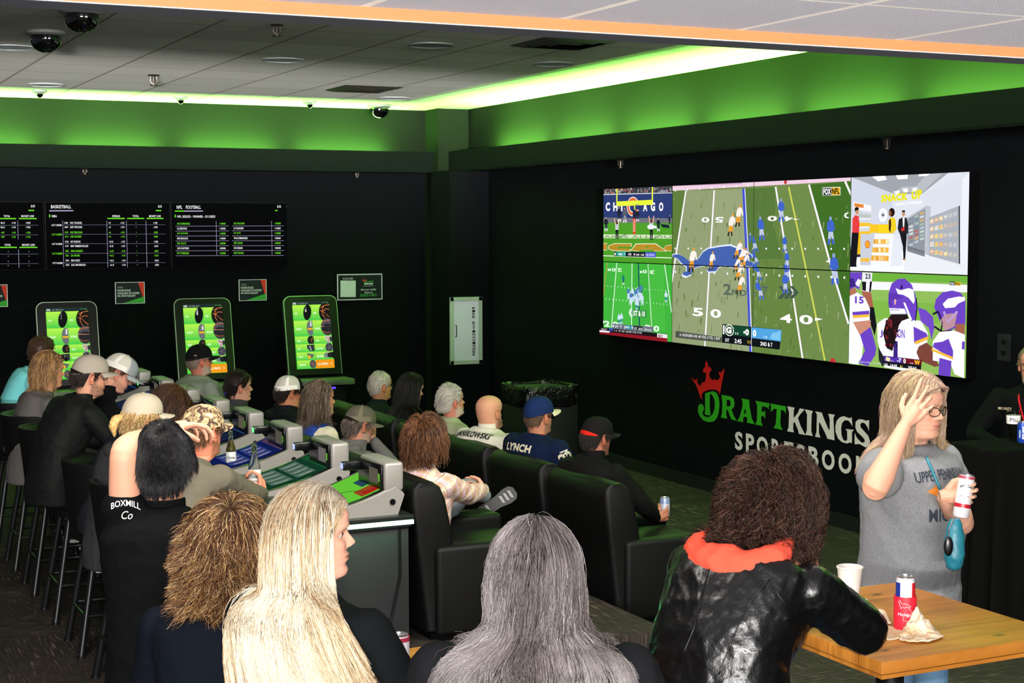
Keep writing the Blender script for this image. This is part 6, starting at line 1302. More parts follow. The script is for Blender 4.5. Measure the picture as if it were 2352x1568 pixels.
def do_hair(o, h, P, s, Wd, nb, A, capped):
    col = [np.array(hx(c)) for c in h['cols']]; wts = h.get('w'); r = np.random.default_rng(h.get('seed', len(h['cols'])*7+int(o.H.x*100) % 50)); H, Rh = o.H, o.Rh; full = P.get('full', 1.0)
    m = hair_mat(h.get('rough', .45)); b = MB(); rec = h.get('rec', 0); off = h.get('off', .010)
    low = h.get('low')
    sh_ = [] if h.get('noshell') else shell(o, s, off*.6, rec, h.get('rough_a', .25), full, low=low, seed=r.integers(0, 99), zfun=h.get('zfun'))
    ccols = []
    if sh_:
        if capped: sh_ = [q for q in sh_ if q[0].z < .055]
        b.rings([[H+Rh @ (p*s) for p in ring] for ring in sh_], m)
        tmp = np.array([(p.x, p.y, p.z) for ring in sh_ for p in ring]); mix = (np.sin(np.arctan2(tmp[:, 1], tmp[:, 0])*37)+np.sin(tmp[:, 2]*300))*.12+.42
        c0, c1 = col[0], col[min(1, len(col)-1)]; ccols = list(c0*(1-mix[:, None])+c1*mix[:, None]) if not h.get('shellcol') else [np.array(hx(h['shellcol']))]*len(tmp)
    n = h.get('n', 900); RT = []
    M3 = np.array(Rh)
    c0 = np.array(H); ht = []; tries = 0
    while len(RT) < n:
        th = r.uniform(0, 2*PI); z = r.uniform(-.085, .1145) if r.random() < .75 else r.uniform(.05, .1145); hl = (hairline(th, rec) if low is None else low(th))
        if z < hl+.004 or (capped and z > .03): continue
        p = head_pt(z, th, 0, full); nrm = Vector((p.x+.004, p.y, p.z*.9 if p.z > 0 else p.z*.3)).normalized(); p = p+nrm*(off*.75*(h['zfun'](p) if h.get('zfun') else 1)); RT.append((p, nrm, th, z))
    roots = np.array([tuple(H+Rh @ (p*s)) for p, *_ in RT]); nr = np.array([tuple(Rh @ q) for _, q, *_ in RT]); loc = np.array([tuple(p) for p, *_ in RT])
    part = h.get('part', 0.0)
    style = h.get('style', 'short')
    X, Y, Z = M3[:, 0], M3[:, 1], M3[:, 2]
    if style == 'short': d = -X*.45-Z*.6
    elif style == 'back': d = -X*1.0+nr*.15-Z*.15
    elif style == 'crown': cw = np.array([-.055, 0, .10]); v = loc-cw; v /= np.linalg.norm(v, axis=1)[:, None]; d = (v@M3.T)-Z*.25
    else: d = Y[None, :]*np.tanh((loc[:, 1:2]-part+r.normal(0, .006, (n, 1)))/.022)*.8*np.clip((loc[:, 0:1]+.055)/.06, 0, 1)-X*h.get('bk', .35)-Z*.45
    d = d-nr*(d*nr).sum(1)[:, None]; d = d/(np.linalg.norm(d, axis=1)[:, None]+1e-6)+nr*h.get('lift', .12); d = d/np.linalg.norm(d, axis=1)[:, None]
    hs = h.get('grow', 1.06)
    shapes = [(np.array(H+Rh @ Vector((-.005, 0, .008))*s), M3, (np.array([.099, .080*full, .110])+off*.95)*s)]
    shapes.append((np.array(H+Rh @ Vector((.01, 0, -.05))*s), M3, (np.array([.080, .064*full, .075])+off*.5)*s))
    nbw = Wd(nb); shapes.append((np.array(nbw.lerp(H, .35)), M3, np.array([.066, .066, .09])*s))
    Rb = np.array(o.Rb)
    shapes.append((np.array(Wd(nb+Vector((-.02, 0, -.16*s)))), Rb, np.array([.140*h.get('tb', 1), .205*h.get('tb', 1), .20])*s))
    for sd in 'LR': shapes.append((np.array(A[sd][0]), Rb, np.array([.075, .085, .075])*s))
    shapes += h.get('shapes', [])
    def colsrc(rt, rr, n_, B):
        w = np.array(wts) if wts else np.ones(len(col)); w = w/w.sum()
        if h.get('streak'):
            key = np.sin(loc[:, 1]*h['streak']+loc[:, 0]*h['streak']*.6+rr.normal(0, .5, n_))*.5+.5; cw_ = np.cumsum(w); i = np.searchsorted(cw_, np.clip(key*.6+rr.random(n_)*.4, 0, .999))
        else: i = rr.choice(len(col), n_, p=w)
        i = np.minimum(i, len(col)-1)
        c = np.array(col)[i]*rr.uniform(.8, 1.15, (n_, 1))
        if h.get('root') is not None:
            rc = np.array(hx(h['root'])); K = B.shape[0]; f = np.clip(1-np.linspace(0, 1, K)/h.get('rootlen', .15), 0, 1)[:, None, None]*h.get('rootmask', lambda l: np.ones(len(l)))(loc)[None, :, None]; return c[None]*(1-f)+rc[None, None]*f
        return c
    lens = h.get('len', .03)*s*r.uniform(.75, 1.15, n)
    if h.get('lenfn'): lens = h['lenfn'](loc, r)*s
    V, F, C = strands(o, roots, d, None, h.get('steps', 4), s, h.get('width', .0012)*s, colsrc, H, Rh, shapes, h.get('gravity', .10), h.get('curl', 0), h.get('curlf', 2), h.get('flow'), h.get('seed', 5), jit=h.get('jit', .10), clump=h.get('clump', 0), lens=lens, taper=h.get('taper', .35), vol=h.get('vol', .05), avoid=(np.array(H), M3, s) if h.get('style') in ('long', 'crown', 'back') else None, tree=BVHTree.FromPolygons([Vector(v) for v in o.sV], o.sF) if h.get('tree') else None, treez=H.z-.10, xlim=h.get('xlim', .05))
    b.add(V.tolist(), F.tolist(), m); b.cols = ccols+list(C); b.build('hair', o.t, angle=None)
def do_cap(o, c, s):
    H, Rh = o.H, o.Rh; tilt = math.radians(c.get('tilt', -6)); back = c.get('back', False); yaw = PI if back else math.radians(c.get('yaw', 0))
    Rc = Rh @ Matrix.Rotation(yaw, 3, 'Z') @ Matrix.Rotation(tilt if not back else tilt, 3, 'Y'); T = lambda p: H+Rh @ (Vector((-.004, 0, c.get('z', 0)))*s)+Rc @ (Vector(p)*s)
    m1 = c.get('mat') or garment_mat('cap'+c['col'], c['col']); m2 = c.get('mat2') or (garment_mat('cap'+c['col2'], c['col2']) if c.get('col2') else m1); m3 = garment_mat('cap'+c['brim'], c['brim']) if c.get('brim') else m1
    a, w, z0, hgt = .109, .091, .026, c.get('h', .100); b = MB(); R = []; n = 48; nr = 14
    for i in range(nr+1):
        f = i/nr; z = z0+hgt*math.sin(f*PI/2); k = math.cos(f*PI/2)**.72 if f < 1 else .02; ring = []
        for j in range(n):
            th = 2*PI*j/n; puff = 1+.05*math.sin(f*PI)*(math.cos(th) > 0)*math.cos(th); seam = 1-.010*(abs(math.sin(th*3)) < .10)
            dip = -.020*(1 if math.cos(th) < 0 else 0)*abs(math.cos(th))*(1-f)
            ring.append(T((a*math.cos(th)*k*puff*seam, w*math.sin(th)*k*puff*seam, z+dip)))
        R.append(ring)
    b.rings(R, m1); k2 = b.mi(m2)
    if c.get('col2') or c.get('mat2'):
        for fi in range(nr*n):
            j = fi % n; th = 2*PI*(j+.5)/n
            if math.cos(th) < c.get('split', .25): b.m[fi] = k2
    k3 = b.mi(garment_mat('capseam'+c.get('seam', c['col']), c.get('seam', c['col'])))
    if c.get('seam'):
        for fi in range(nr*n):
            j = fi % n; i = fi//n; th = (2*PI*(j+.5)/n)
            if (i < 3 and math.cos(th) < .3) or (j in (15, 16, 32, 31, 24)): b.m[fi] = k3
    b.ball(T((0, 0, z0+hgt)), (.008*s, .008*s, .004*s), m1, nu=8, nv=5); cp = b.build('cap', o.t)
    if c.get('hole'):  # gap above the strap at the back
        q = MB(); P_ = [T(((a+.0012)*math.cos(th), (w+.0012)*math.sin(th), z0-.012+.030*math.cos((th-PI)*1.35))) for th in [PI-1.0+2.0*k/14 for k in range(15)]]; lo = [T(((a+.0012)*math.cos(th), (w+.0012)*math.sin(th), z0-.012)) for th in [PI-1.0+2.0*k/14 for k in range(15)]]
        q.rings([P_, lo], garment_mat('gap'+c['hole'], c['hole']), cap=False, closed=False); g = q.build('back_opening', cp); g['x'] = 1
    b = MB(); R = []; bl = c.get('blen', .072)
    for i in range(9):
        f = i/8; ring = []
        for j in range(25):
            u = -1+2*j/24; th = u*1.08; ex = bl*f*math.sqrt(max(1-(abs(u)**2.6)*.96, 0)); x = a*math.cos(th)*.985+ex*1.0; y = w*math.sin(th)*(1.0-.0*f)*1.0; z = z0+.001+.004*f-.020*(u**2)*(.35+.65*f)*c.get('curve', 1)-.012*f
            ring.append((x, y, z))
        R.append(ring)
    top = [[T(p) for p in ring] for ring in R]; bot = [[T((p[0], p[1], p[2]-.004)) for p in ring] for ring in R]
    b.rings(top, m3, cap=False, closed=False); b.rings([r[::-1] for r in bot], c.get('under') and garment_mat('capunder'+c['under'], c['under']) or m3, cap=False, closed=False); b.rings([top[-1], bot[-1]], m3, cap=False, closed=False); q = b.build('brim', cp); q.parent = cp
    # brim shares the cap's space
    return cp
def decal(o, geo, O, U, V_, N, name, col, lift=.0045, parent=None, rough=.8):
    """flat print pressed onto the garment: geo in metres on the (U,V) plane, cast along -N"""
    verts, faces = geo; O, U, V_, N = Vector(O), Vector(U).normalized(), Vector(V_).normalized(), Vector(N).normalized()
    T = []
    for f in faces:
        if len(f) == 3: T.append([Vector(verts[i]) for i in f]); continue
        q = [Vector((*verts[i], 0)) for i in f]; T += [[Vector(verts[f[i]]) for i in t] for t in tessellate_polygon([q])]
    out = []; st = T
    while st:
        t = st.pop(); L = [((t[(i+1) % 3]-t[i]).length, i) for i in range(3)]; l, i = max(L)
        if l > .012: m_ = (t[i]+t[(i+1) % 3])/2; st.append([t[i], m_, t[(i+2) % 3]]); st.append([m_, t[(i+1) % 3], t[(i+2) % 3]])
        else: out.append(t)
    tree = BVHTree.FromPolygons([Vector(v) for v in o.sV], o.sF); b = MB(); P = []; F = []
    for t in out:
        if (t[1]-t[0]).cross(t[2]-t[0]) < 0: t = t[::-1]
        F.append([len(P), len(P)+1, len(P)+2])
        for v in t:
            p = O+U*v.x+V_*v.y; hit = tree.ray_cast(p+N*.25, -N, .6); P.append((hit[0]+N*lift) if hit[0] else p)
    b.add(P, F, mat('print_'+col, col, rough)); return b.build(name, parent or o.t, smooth=True, angle=None)
def textm(t, w, h, x=0, y=0, bold=.03, slant=0, arch=0):
    V, F, _ = textgeo(t, bold); return [((u-.5)*w+x+slant*v*h, v*h+y+arch*(1-(2*u-1)**2)) for u, v in V], F
def polym(pts): return [tuple(p) for p in pts], [list(t) if (Vector(pts[t[1]])-Vector(pts[t[0]])).cross(Vector(pts[t[2]])-Vector(pts[t[0]])) > 0 else list(t)[::-1] for t in tessellate_polygon([[Vector((x, y, 0)) for x, y in pts]])]
# ------------------------------------------------------------------ the people
def at(px, py, X): return atX(px, py, X)
SK1, SK2, SK3 = '#c68c70', '#d09a80', '#b87a5e'
_save_link = None
def HL(n, ln, **k): return dict(n=n, len=ln, **k)
GREY = ['#b8b0a4', '#d4ccc0', '#8c857c', '#e2dcd2']
# ---- left side of the counter
person('man in an aqua shirt at the far left, face turned away to the kiosk', at(97, 808, 1.90), -5, 20, 42, -2, sit='stool', arms={'L': ((.05, .08, -.27), (.28, .02, -.30), {}), 'R': ((.05, -.08, -.27), (.28, -.02, -.30), {})}, wide=1.1, belly=.03,
       shirt=dict(col='#6fc4c4', neck='crew', sleeve='short', fold=.006), pants='#1c2026', P=dict(skin='#b8755c', full=1.08, hair='#5a3c28'), hair=HL(700, .022, cols=['#2c1c12', '#443020', '#584030'], off=.008, rec=.02))
person('woman with sunglasses pushed up in short blonde-brown hair, in a grey top', at(113, 851, 1.76), 5, 12, 5, 4, sit='stool', arms={'L': ((.10, .06, -.25), (.34, 0, -.24), {}), 'R': ((.10, -.06, -.25), (.34, 0, -.24), {})},
       shirt=dict(col='#55524f', neck='crew', fold=.007), pants='#20242c', P=dict(skin='#c08466'), hair=HL(1800, .15, vol=.14, xlim=.015, cols=['#6e5034', '#9a7448', '#b89060', '#5a3e28'], off=.018, style='long', gravity=.5, curl=.004, steps=7, width=.0016), glasses=dict(col='#201814', dark=True, z=.088, x=.010))
p3 = person('bearded man in a grey cap and black quilted vest, leaning over the counter', at(207, 863, 1.72), 12, 20, -8, 8, sit='stool', wide=.98, deep=1.0, arms={'L': ((.14, .10, -.22), (.36, -.02, -.22), {}), 'R': ((.16, -.10, -.22), (.38, .05, -.20), {})},
       shirt=dict(mat=mat('quilted_black_vest', '#0a0b0b', .7, spec=.12, bump=(22, .4, .02)), neck='polo', fold=.010, grow=.014, srad=.064, name='jacket'), pants='#15171a', P=dict(skin='#b8846a', beard='#3c2c22', hair='#241a14'), hair=HL(600, .03, cols=['#1c1612', '#2c221c'], off=.008), cap=dict(col='#8d8478', tilt=-4, hole='#1a1512', blen=.066))
person('man in a white mesh cap and dark jacket looking down at the counter', at(272, 856, 2.03), -8, 22, 0, 30, sit='stool', arms={'L': ((.16, .06, -.20), (.34, -.04, -.22), {}), 'R': ((.16, -.06, -.20), (.34, .04, -.22), {})},
       shirt=dict(col='#0a0b0d', neck='high', fold=.008, name='jacket'), pants='#15171a', P=dict(skin='#c8907a', hair='#3c2c20', beard='#8c6450'), hair=HL(500, .02, cols=['#3c2a1c', '#5a4230'], off=.005), cap=dict(col='#85898c', col2='#b9b3a8', brim='#8a8c8e', seam='#d6d2ca', split=.35, tilt=2))
p5_ = person('woman in a tan cap with a blonde ponytail and dark grey hooded top', at(327, 958, 1.74), 18, 14, 0, 6, sit='stool', arms={'L': ((.12, .06, -.24), (.36, 0, -.22), {}), 'R': ((.12, -.06, -.24), (.36, 0, -.22), {})},
       shirt=dict(col='#2a2a2b', neck='hood', fold=.008, name='hooded_top'), pants='#1c2026', P=dict(skin='#c88a6e', hair='#b08c58'), hair=HL(1100, .055, cols=['#b8945c', '#d8bc88', '#8c6a3c'], off=.010, gravity=.2, steps=6, width=.0015, curl=.003), cap=dict(col='#a79c88', tilt=0, brim='#b3a894', blen=.078))
b = MB(); T = lambda x, y, z: p5_.H+p5_.Rh @ Vector((x, y, z)); limb(b, [T(-.105, 0, .0), T(-.15, 0, -.012), T(-.165, 0, -.05), T(-.15, .0, -.10)], [.012, .026, .024, .008], hair_mat()); V, N, F = remesh(b, .006, 2); V = folds(V, N, .008, 4, 1); q = MB(); q.add(V.tolist(), F, hair_mat()); q.cols = [np.array(hx('#b8945c'))*(.7+.5*abs(math.sin(i*.37))) for i in range(len(V))]; q.build('ponytail', p5_.t, angle=None)
person('person with dark brown hair bent low over the counter', at(388, 935, 2.0), 0, 30, 0, 40, sit='stool', arms={'L': ((.18, .05, -.16), (.30, -.04, -.20), {}), 'R': ((.18, -.05, -.16), (.30, .04, -.20), {})},
       shirt=dict(col='#191b20', neck='crew'), pants='#15171a', P=dict(skin='#b8846a'), hair=HL(1500, .20, vol=.1, cols=['#33200f', '#4a2f1a', '#241609'], off=.012, style='long', gravity=.35, steps=7, width=.0016))
wb = BT1+Vector((0, 0, .03))+RGT*.052-UPV*.055-FWD*.005
p7 = person('man in a camouflage cap and olive grey shirt holding a beer bottle', at(466, 990, 1.84), 30, 24, 0, 2, sit='stool', wide=1.15, deep=1.12, arms={'L': ((.16, .10, -.20), (.30, .05, -.20), {}), 'R': ((.1, -.6, -.6), (0, 0, 0), dict(world=wb, wdir=UPV*.9-RGT*.12+FWD*.15, wn=-RGT, curl=(50, 52, 54, 56), thumb=50, spread=3))},
       shirt=dict(col='#5c574a', neck='crew', fold=.011, grow=.012, srad=.066), pants='#2a2c30', P=dict(skin='#c0785c', beard='#6a4630', hair='#5a3c28', full=1.06), hair=HL(800, .022, cols=['#4a3020', '#6a4830', '#7a5636'], off=.007), cap=dict(col='#8c7456', hole='#241c16', tilt=-2, brim='#7c6448'))
def camo():
    m = bpy.data.materials.new('camouflage_cloth'); m.use_nodes = True; nt = m.node_tree; b = nt.nodes['Principled BSDF']; N = nt.nodes.new; L = nt.links.new
    tc = N('ShaderNodeTexCoord'); n = N('ShaderNodeTexNoise'); n.inputs['Scale'].default_value = 26; n.inputs['Detail'].default_value = 1.5; n.inputs['Distortion'].default_value = 1.4; L(tc.outputs['Object'], n.inputs['Vector'])
    cr = N('ShaderNodeValToRGB'); cr.color_ramp.interpolation = 'CONSTANT'; L(n.outputs[0], cr.inputs[0]); e = cr.color_ramp.elements; e[0].color = (*hx('#3c2a20'), 1); e[1].position = .42; e[1].color = (*hx('#7a6248'), 1)
    for p_, c in ((.5, '#b09468'), (.6, '#cdb890')): k = e.new(p_); k.color = (*hx(c), 1)
    L(cr.outputs[0], b.inputs['Base Color']); b.inputs['Roughness'].default_value = .85; return m
cm = camo()
for ch in p7.t.children:
    if ch.name.startswith('cap'):
        for i, m in enumerate(ch.data.materials): ch.data.materials[i] = cm
        for c2 in ch.children:
            if c2.name.startswith('brim'): c2.data.materials[0] = cm
# ---- behind the terminals, on the platform
def chair_arms(): return {'L': ((.06, .10, -.26), (.30, .10, -.24), {}), 'R': ((.06, -.10, -.26), (.30, -.10, -.24), {})}
person('heavy man in a black cap with yellow letter, pale grey-green tee, goatee', at(458, 828, 3.14), 5, 0, 0, -2, neck=.8, wide=1.4, deep=1.25, belly=.06, arms=chair_arms(), shirt=dict(col='#7d8478', neck='crew', sleeve='short'), pants='#1c2026', seat_z=FLH,
       P=dict(skin='#b8705a', full=1.12, beard='#a09890', hair='#6a5a4c', arm=1.2), hair=HL(400, .012, cols=['#8a7a6c', '#6a5a4c'], off=.003), cap=dict(col='#101112', tilt=-2, h=.105))
person('youth with short dark hair in a grey hooded top over navy', at(549, 888, 3.35), 0, 4, 0, 0, arms=chair_arms(), seat_z=FLH, shirt=dict(col='#3c3c3e', neck='hood', name='hooded_top'), pants='#16203c', P=dict(skin='#c8907a', hair='#1c120c'), hair=HL(1300, .03, cols=['#150d09', '#241610', '#1c120c'], off=.014))
m_dj = garment_mat('#141719', '#141719'); m_or = garment_mat('#e07818', '#e07818')
person('man in a white mesh cap and dark jacket with orange yoke', at(663, 900, 3.48), 5, 6, 5, 8, arms=chair_arms(), seat_z=FLH, shirt=dict(col='#141719', mat=m_dj, neck='hood', name='jacket', zones=[(lambda c, nb, mid, hip, sh: c.z > nb.z-.095 and c.z < nb.z-.02 and c.x < nb.x-.01 and c.y > -.02, m_or)]), pants='#15171a',
       P=dict(skin='#b87858', hair='#1c1410'), hair=HL(600, .03, cols=['#1c1410', '#2c2018'], off=.008), cap=dict(col='#1a1b1c', col2='#b9b3a8', brim='#1a1b1c', seam='#e2ded6', split=.45, tilt=-4, h=.098), glasses=dict(dark=True))
m_blue = garment_mat('#24408c', '#24408c'); m_cream = garment_mat('#c8bfa8', '#c8bfa8')
person('man with long grey-brown hair in a blue vest with cream sleeves', at(736, 917, 3.43), 8, 6, 0, -2, arms=chair_arms(), seat_z=FLH, shirt=dict(col='#24408c', mat=m_blue, neck='crew', grow=.014, zones=[(lambda c, nb, mid, hip, sh: abs(c.y) > .165, m_cream)]), pants='#202838', P=dict(skin='#c07c60', hair='#5a4a3c', beard='#9a8468'),
       hair=HL(2200, .27, cols=['#4a3c30', '#6a5848', '#857464', '#382c22'], off=.012, style='back', xlim=.02, rec=.015, vol=.16, gravity=.5, curl=.006, curlf=2.5, steps=9, width=.0016))
hn = at(850, 962, 3.42)
p13 = person('man in a faded olive cap and grey hooded top, hand to his face', at(826, 975, 3.43), 12, 16, 0, 12, seat_z=FLH, arms={'L': ((.06, .10, -.26), (.30, .10, -.24), {}), 'R': ((.30, -.20, -.30), (0, 0, 0), dict(world=at(858, 1012, 3.56), dir=(.1, .25, .95), n=(-.3, .9, 0), curl=(55, 60, 62, 60), thumb=40))},
       shirt=dict(col='#5a5855', neck='hood', name='hooded_top', fold=.009, grow=.014), pants='#262c38', P=dict(skin='#b87c62', beard='#8a8078', hair='#4a3e34'), hair=HL(900, .04, cols=['#3c3028', '#5c5048', '#7c7268'], off=.010, gravity=.1), cap=dict(col='#4f4c3e', tilt=0, brim='#5c5848', seam='#65604f', hole='#1c1814', split=-2))
# ---- front row
person('white-haired man in glasses and dark shirt, farthest in the front row', at(874, 886, 4.66), 8, 2, 0, 0, arms=chair_arms(), shirt=dict(col='#182420', neck='polo'), pants='#1c2026', P=dict(skin='#b88058', full=1.05, hair='#b8b0a0'), hair=HL(900, .02, cols=['#a8a294', '#c8c2b4', '#8c8678'], off=.007, rec=.02), glasses=dict(col='#101010'))
person('woman with very long dark hair looking down, front row', at(945, 893, 4.66), 0, 4, 5, 12, arms=chair_arms(), shirt=dict(col='#121314', neck='crew'), pants='#15171a', P=dict(skin='#c08a74', hair='#0c0908'), hair=HL(2600, .46, cols=['#0c0a09', '#14100e', '#1a1512'], off=.014, style='long', xlim=.015, bk=.8, vol=.16, gravity=.55, steps=10, width=.0018, rough=.5))
person('silver-haired man with goatee in a pale grey tee, front row', at(1037, 921, 4.66), 4, 4, 0, -6, neck=.82, arms=chair_arms(), belly=.04, wide=1.1, shirt=dict(col='#98997f', neck='crew', sleeve='short'), pants='#2a2e34', P=dict(skin='#c07c68', full=1.05, beard='#b8b0a4', hair='#a8a094'), hair=HL(1400, .045, cols=GREY, off=.012, style='back', rec=.01, steps=5))
p17 = person('bald bearded man in a white jersey lettered JANIKOWSKI', at(1124, 945, 4.60), 18, 4, 0, 0, wide=1.3, deep=1.25, neck=.78, belly=.05, arms=chair_arms(), shirt=dict(col='#cfcabb', neck='polo', grow=.012, srad=.072, nk=1.02), pants='#1c2026', P=dict(skin='#cc9274', full=1.12, beard='#1e1612', beard_len=.018, hair='#3a2a20'))
fwd = p17.Rb @ Vector((1, 0, 0)); lft = p17.Rb @ Vector((0, 1, 0)); nb_ = p17.A['L'][0].lerp(p17.A['R'][0], .5)
decal(p17, textm('JANIKOWSKI', .33, .062, bold=.05), nb_-fwd*.1+Vector((0, 0, -.005)), -lft, (0, 0, 1), -fwd+Vector((0, 0, .3)), 'jersey_name', '#17171a')
p18 = person('man in a navy cap with cream brim and navy jersey numbered 22', at(1238, 955, 4.60), 14, 4, 0, 2, neck=.82, wide=1.2, deep=1.1, arms=chair_arms(), shirt=dict(col='#0e1830', neck='crew', cmat=garment_mat('#b8281c', '#b8281c'), grow=.014, srad=.08, sleeve='short', name='jersey', nk=1.05), pants='#1c2840', P=dict(skin='#b87c60', full=1.06, beard='#6a5444', hair='#4a3828'),
            hair=HL(400, .012, cols=['#4a3828', '#6a5440'], off=.003), cap=dict(col='#16264c', brim='#cdc4a4', under='#16264c', h=.105), glasses=dict(dark=True))
fwd = p18.Rb @ Vector((1, 0, 0)); lft = p18.Rb @ Vector((0, 1, 0)); nb_ = p18.A['L'][0].lerp(p18.A['R'][0], .5)
decal(p18, textm('LYNCH', .24, .055, bold=.05), nb_-fwd*.1+Vector((0, 0, -.04)), -lft, (0, 0, 1), -fwd+Vector((0, 0, .3)), 'jersey_name', '#c8bfa4')
Sr, Er, Wr, _ = p18.A['R']; out = (-lft-fwd*.25+Vector((0, 0, .2))).normalized(); dn = (Er-Sr).normalized(); sdv = dn.cross(out).normalized(); sdv = sdv if sdv.dot(fwd) > 0 else -sdv
decal(p18, textm('22', .10, .085, bold=.03), Sr.lerp(Er, .40), sdv, -dn, out, 'sleeve_number', '#c8bfa4')
V_, F_ = polym([(-.03, -.010), (.0, -.010), (.03, .012), (.03, .018), (-.03, .018), (-.03, .012), (-.012, .008), (.0, .012), (.010, .008)]); decal(p18, (V_, F_), Sr.lerp(Er, .12), sdv, -dn, out, 'sleeve_emblem', '#c8c4b8')
p19 = person('man in a black cap with red strap and dark jacket holding a can', at(1371, 1003, 4.60), 12, 8, 0, 6, neck=.85, wide=1.2, deep=1.15, belly=.04, arms={'L': ((.06, .10, -.26), (.30, .10, -.24), {}), 'R': ((.1, -.5, -.4), (0, 0, 0), dict(world=atX(1508, 1190, 5.0), dir=(.85, -.1, .25), n=(0, 1, .1), curl=(50, 52, 54, 56), thumb=50))},
       shirt=dict(col='#100f0f', neck='high', fold=.010, grow=.014, srad=.07, name='jacket'), pants='#15171a', P=dict(skin='#a86c54', hair='#1c1614', beard='#2a201a'), hair=HL(900, .03, cols=['#1a1614', '#2c2622'], off=.008), cap=dict(col='#141313', tilt=-2, hole='#c02418', h=.10))
cc = atX(1527, 1168, 5.10); t = can('beer_can', 'silver and blue can held by the man in the black cap', 'can', (cc.x, cc.y, cc.z-.045), .032, .12, '#8c9cc0', [(.03, .08, '#c0c4d0', -3, -1)])
# ---- woman in plaid
def plaid():
    m = bpy.data.materials.new('plaid_flannel'); m.use_nodes = True; nt = m.node_tree; b = nt.nodes['Principled BSDF']; N = nt.nodes.new; L = nt.links.new
    tc = N('ShaderNodeTexCoord'); mp = N('ShaderNodeMapping'); mp.inputs['Rotation'].default_value = (.0, .55, .25); L(tc.outputs['Object'], mp.inputs[0]); sp = N('ShaderNodeSeparateXYZ'); L(mp.outputs[0], sp.inputs[0])
    def M_(op, a, c):
        q = N('ShaderNodeMath'); q.operation = op
        for i, v in enumerate((a, c)):
            if isinstance(v, (int, float)): q.inputs[i].default_value = v
            else: L(v, q.inputs[i])
        return q.outputs[0]
    def stripe(o, f, lo, hi, ph=0): fr = M_('FRACT', M_('ADD', M_('MULTIPLY', o, f), ph), 0); return M_('MULTIPLY', M_('GREATER_THAN', fr, lo), M_('LESS_THAN', fr, hi))
    xy = M_('ADD', sp.outputs[0], M_('MULTIPLY', sp.outputs[1], 1.0)); z = sp.outputs[2]; cur = None
    base = hx('#d8bfb0')
    def mixc(prev, fac, colr, k):
        x = N('ShaderNodeMix'); x.data_type = 'RGBA'; L(M_('MULTIPLY', fac, k), x.inputs[0])
        if prev is None: x.inputs[6].default_value = (*base, 1)
        else: L(prev, x.inputs[6])
        x.inputs[7].default_value = (*hx(colr), 1); return x.outputs[2]
    c = None
    for (o, f, lo, hi, ph, colr, k) in ((xy, 13, 0, .30, 0, '#b07a50', .55), (z, 13, 0, .30, 0, '#b07a50', .55), (xy, 13, .5, .8, 0, '#c8a8bc', .6), (z, 13, .55, .8, 0, '#ecd8b8', .6), (xy, 13, .40, .44, 0, '#54443c', .6), (z, 13, .40, .44, 0, '#54443c', .6), (xy, 13, .88, .92, 0, '#7c6050', .6), (z, 13, .90, .93, 0, '#7c6050', .6)): c = mixc(c, stripe(o, f, lo, hi, ph), colr, k)
    L(c, b.inputs['Base Color']); b.inputs['Roughness'].default_value = .9
    n = N('ShaderNodeTexNoise'); n.inputs['Scale'].default_value = 250; L(tc.outputs['Object'], n.inputs['Vector']); bp = N('ShaderNodeBump'); bp.inputs['Strength'].default_value = .2; bp.inputs['Distance'].default_value = .001; L(n.outputs[0], bp.inputs['Height']); L(bp.outputs[0], b.inputs['Normal'])
    return m
kw = at(1100, 1125, 3.62)
p20 = person('woman with short auburn hair and glasses in a pink and tan plaid shirt', at(977, 1012, 3.24), 20, 2, 8, 4, seat_z=FLH, arms={'L': ((.12, .12, -.24), (.34, 0, -.12), {}), 'R': ((.05, -.3, -.5), (0, 0, 0), dict(world=atX(1120, 1125, 3.72), dir=(.3, .9, .1), n=(-.8, .2, 0), curl=(30, 35, 40, 40)))},
       shirt=dict(col='#d8bfb0', mat=plaid(), neck='polo', fold=.011, grow=.014, hemlen=.16, srad=.066), pants='#1c2c44', P=dict(skin='#c08c74', hair='#5a3420'), hair=HL(3200, .13, cols=['#2c180e', '#452a18', '#5f3c24', '#7c5434'], off=.020, style='crown', vol=.26, gravity=.45, curl=.006, curlf=1.5, steps=7, width=.0015), glasses=dict(col='#8c8478'), legs=True, spread=.1)
# crossed left leg: grey shin over the right knee, patterned shoe sole towards the camera
fw, lf = p20.Rb @ Vector((1, 0, 0)), p20.Rb @ Vector((0, 1, 0)); K0 = atX(1092, 1112, 3.70); A0 = atX(1135, 1142, 3.86)
b = MB(); limb(b, [p20.hip+lf*.09+Vector((0, 0, .04)), K0+lf*.06, A0+lf*.08], [.085, .064, .045], garment_mat('greyjean', '#7c8488')); V, N, F = remesh(b, .011, 3); V = folds(V, N, .006, 1.2, 3); q = MB(); q.add(V.tolist(), F, garment_mat('greyjean', '#7c8488')); q.build('trouser_leg', p20.t, angle=None, label='paler grey crossed trouser leg')
S0 = atX(1120, 1168, 3.86); S1 = atX(1166, 1138, 3.98); ax = (S1-S0).normalized(); nn = (CAM-S0).normalized(); nn = (nn-ax*nn.dot(ax)).normalized(); wv = ax.cross(nn); L_ = .25; c0 = (S0+S1)/2; b = MB()
prof = [(-.5, .030), (-.42, .036), (-.25, .034), (0, .034), (.25, .046), (.42, .042), (.5, .020)]
def sole(d, g, mm):
    up = [c0+ax*(u*L_)+wv*(w+g)+nn*d for u, w in prof]; dn_ = [c0+ax*(u*L_)-wv*(w+g)+nn*d for u, w in prof[::-1]]; return up+dn_
b.rings([sole(-.055, -.012, 0), sole(-.045, 0, 0), sole(-.004, .003, 0)], mat('shoe_sole', '#b8b4ac', .6)); b.rings([sole(-.006, .004, 0), sole(.008, .002, 0)], mat('shoe_sole_dark', '#1c1c1e', .6))
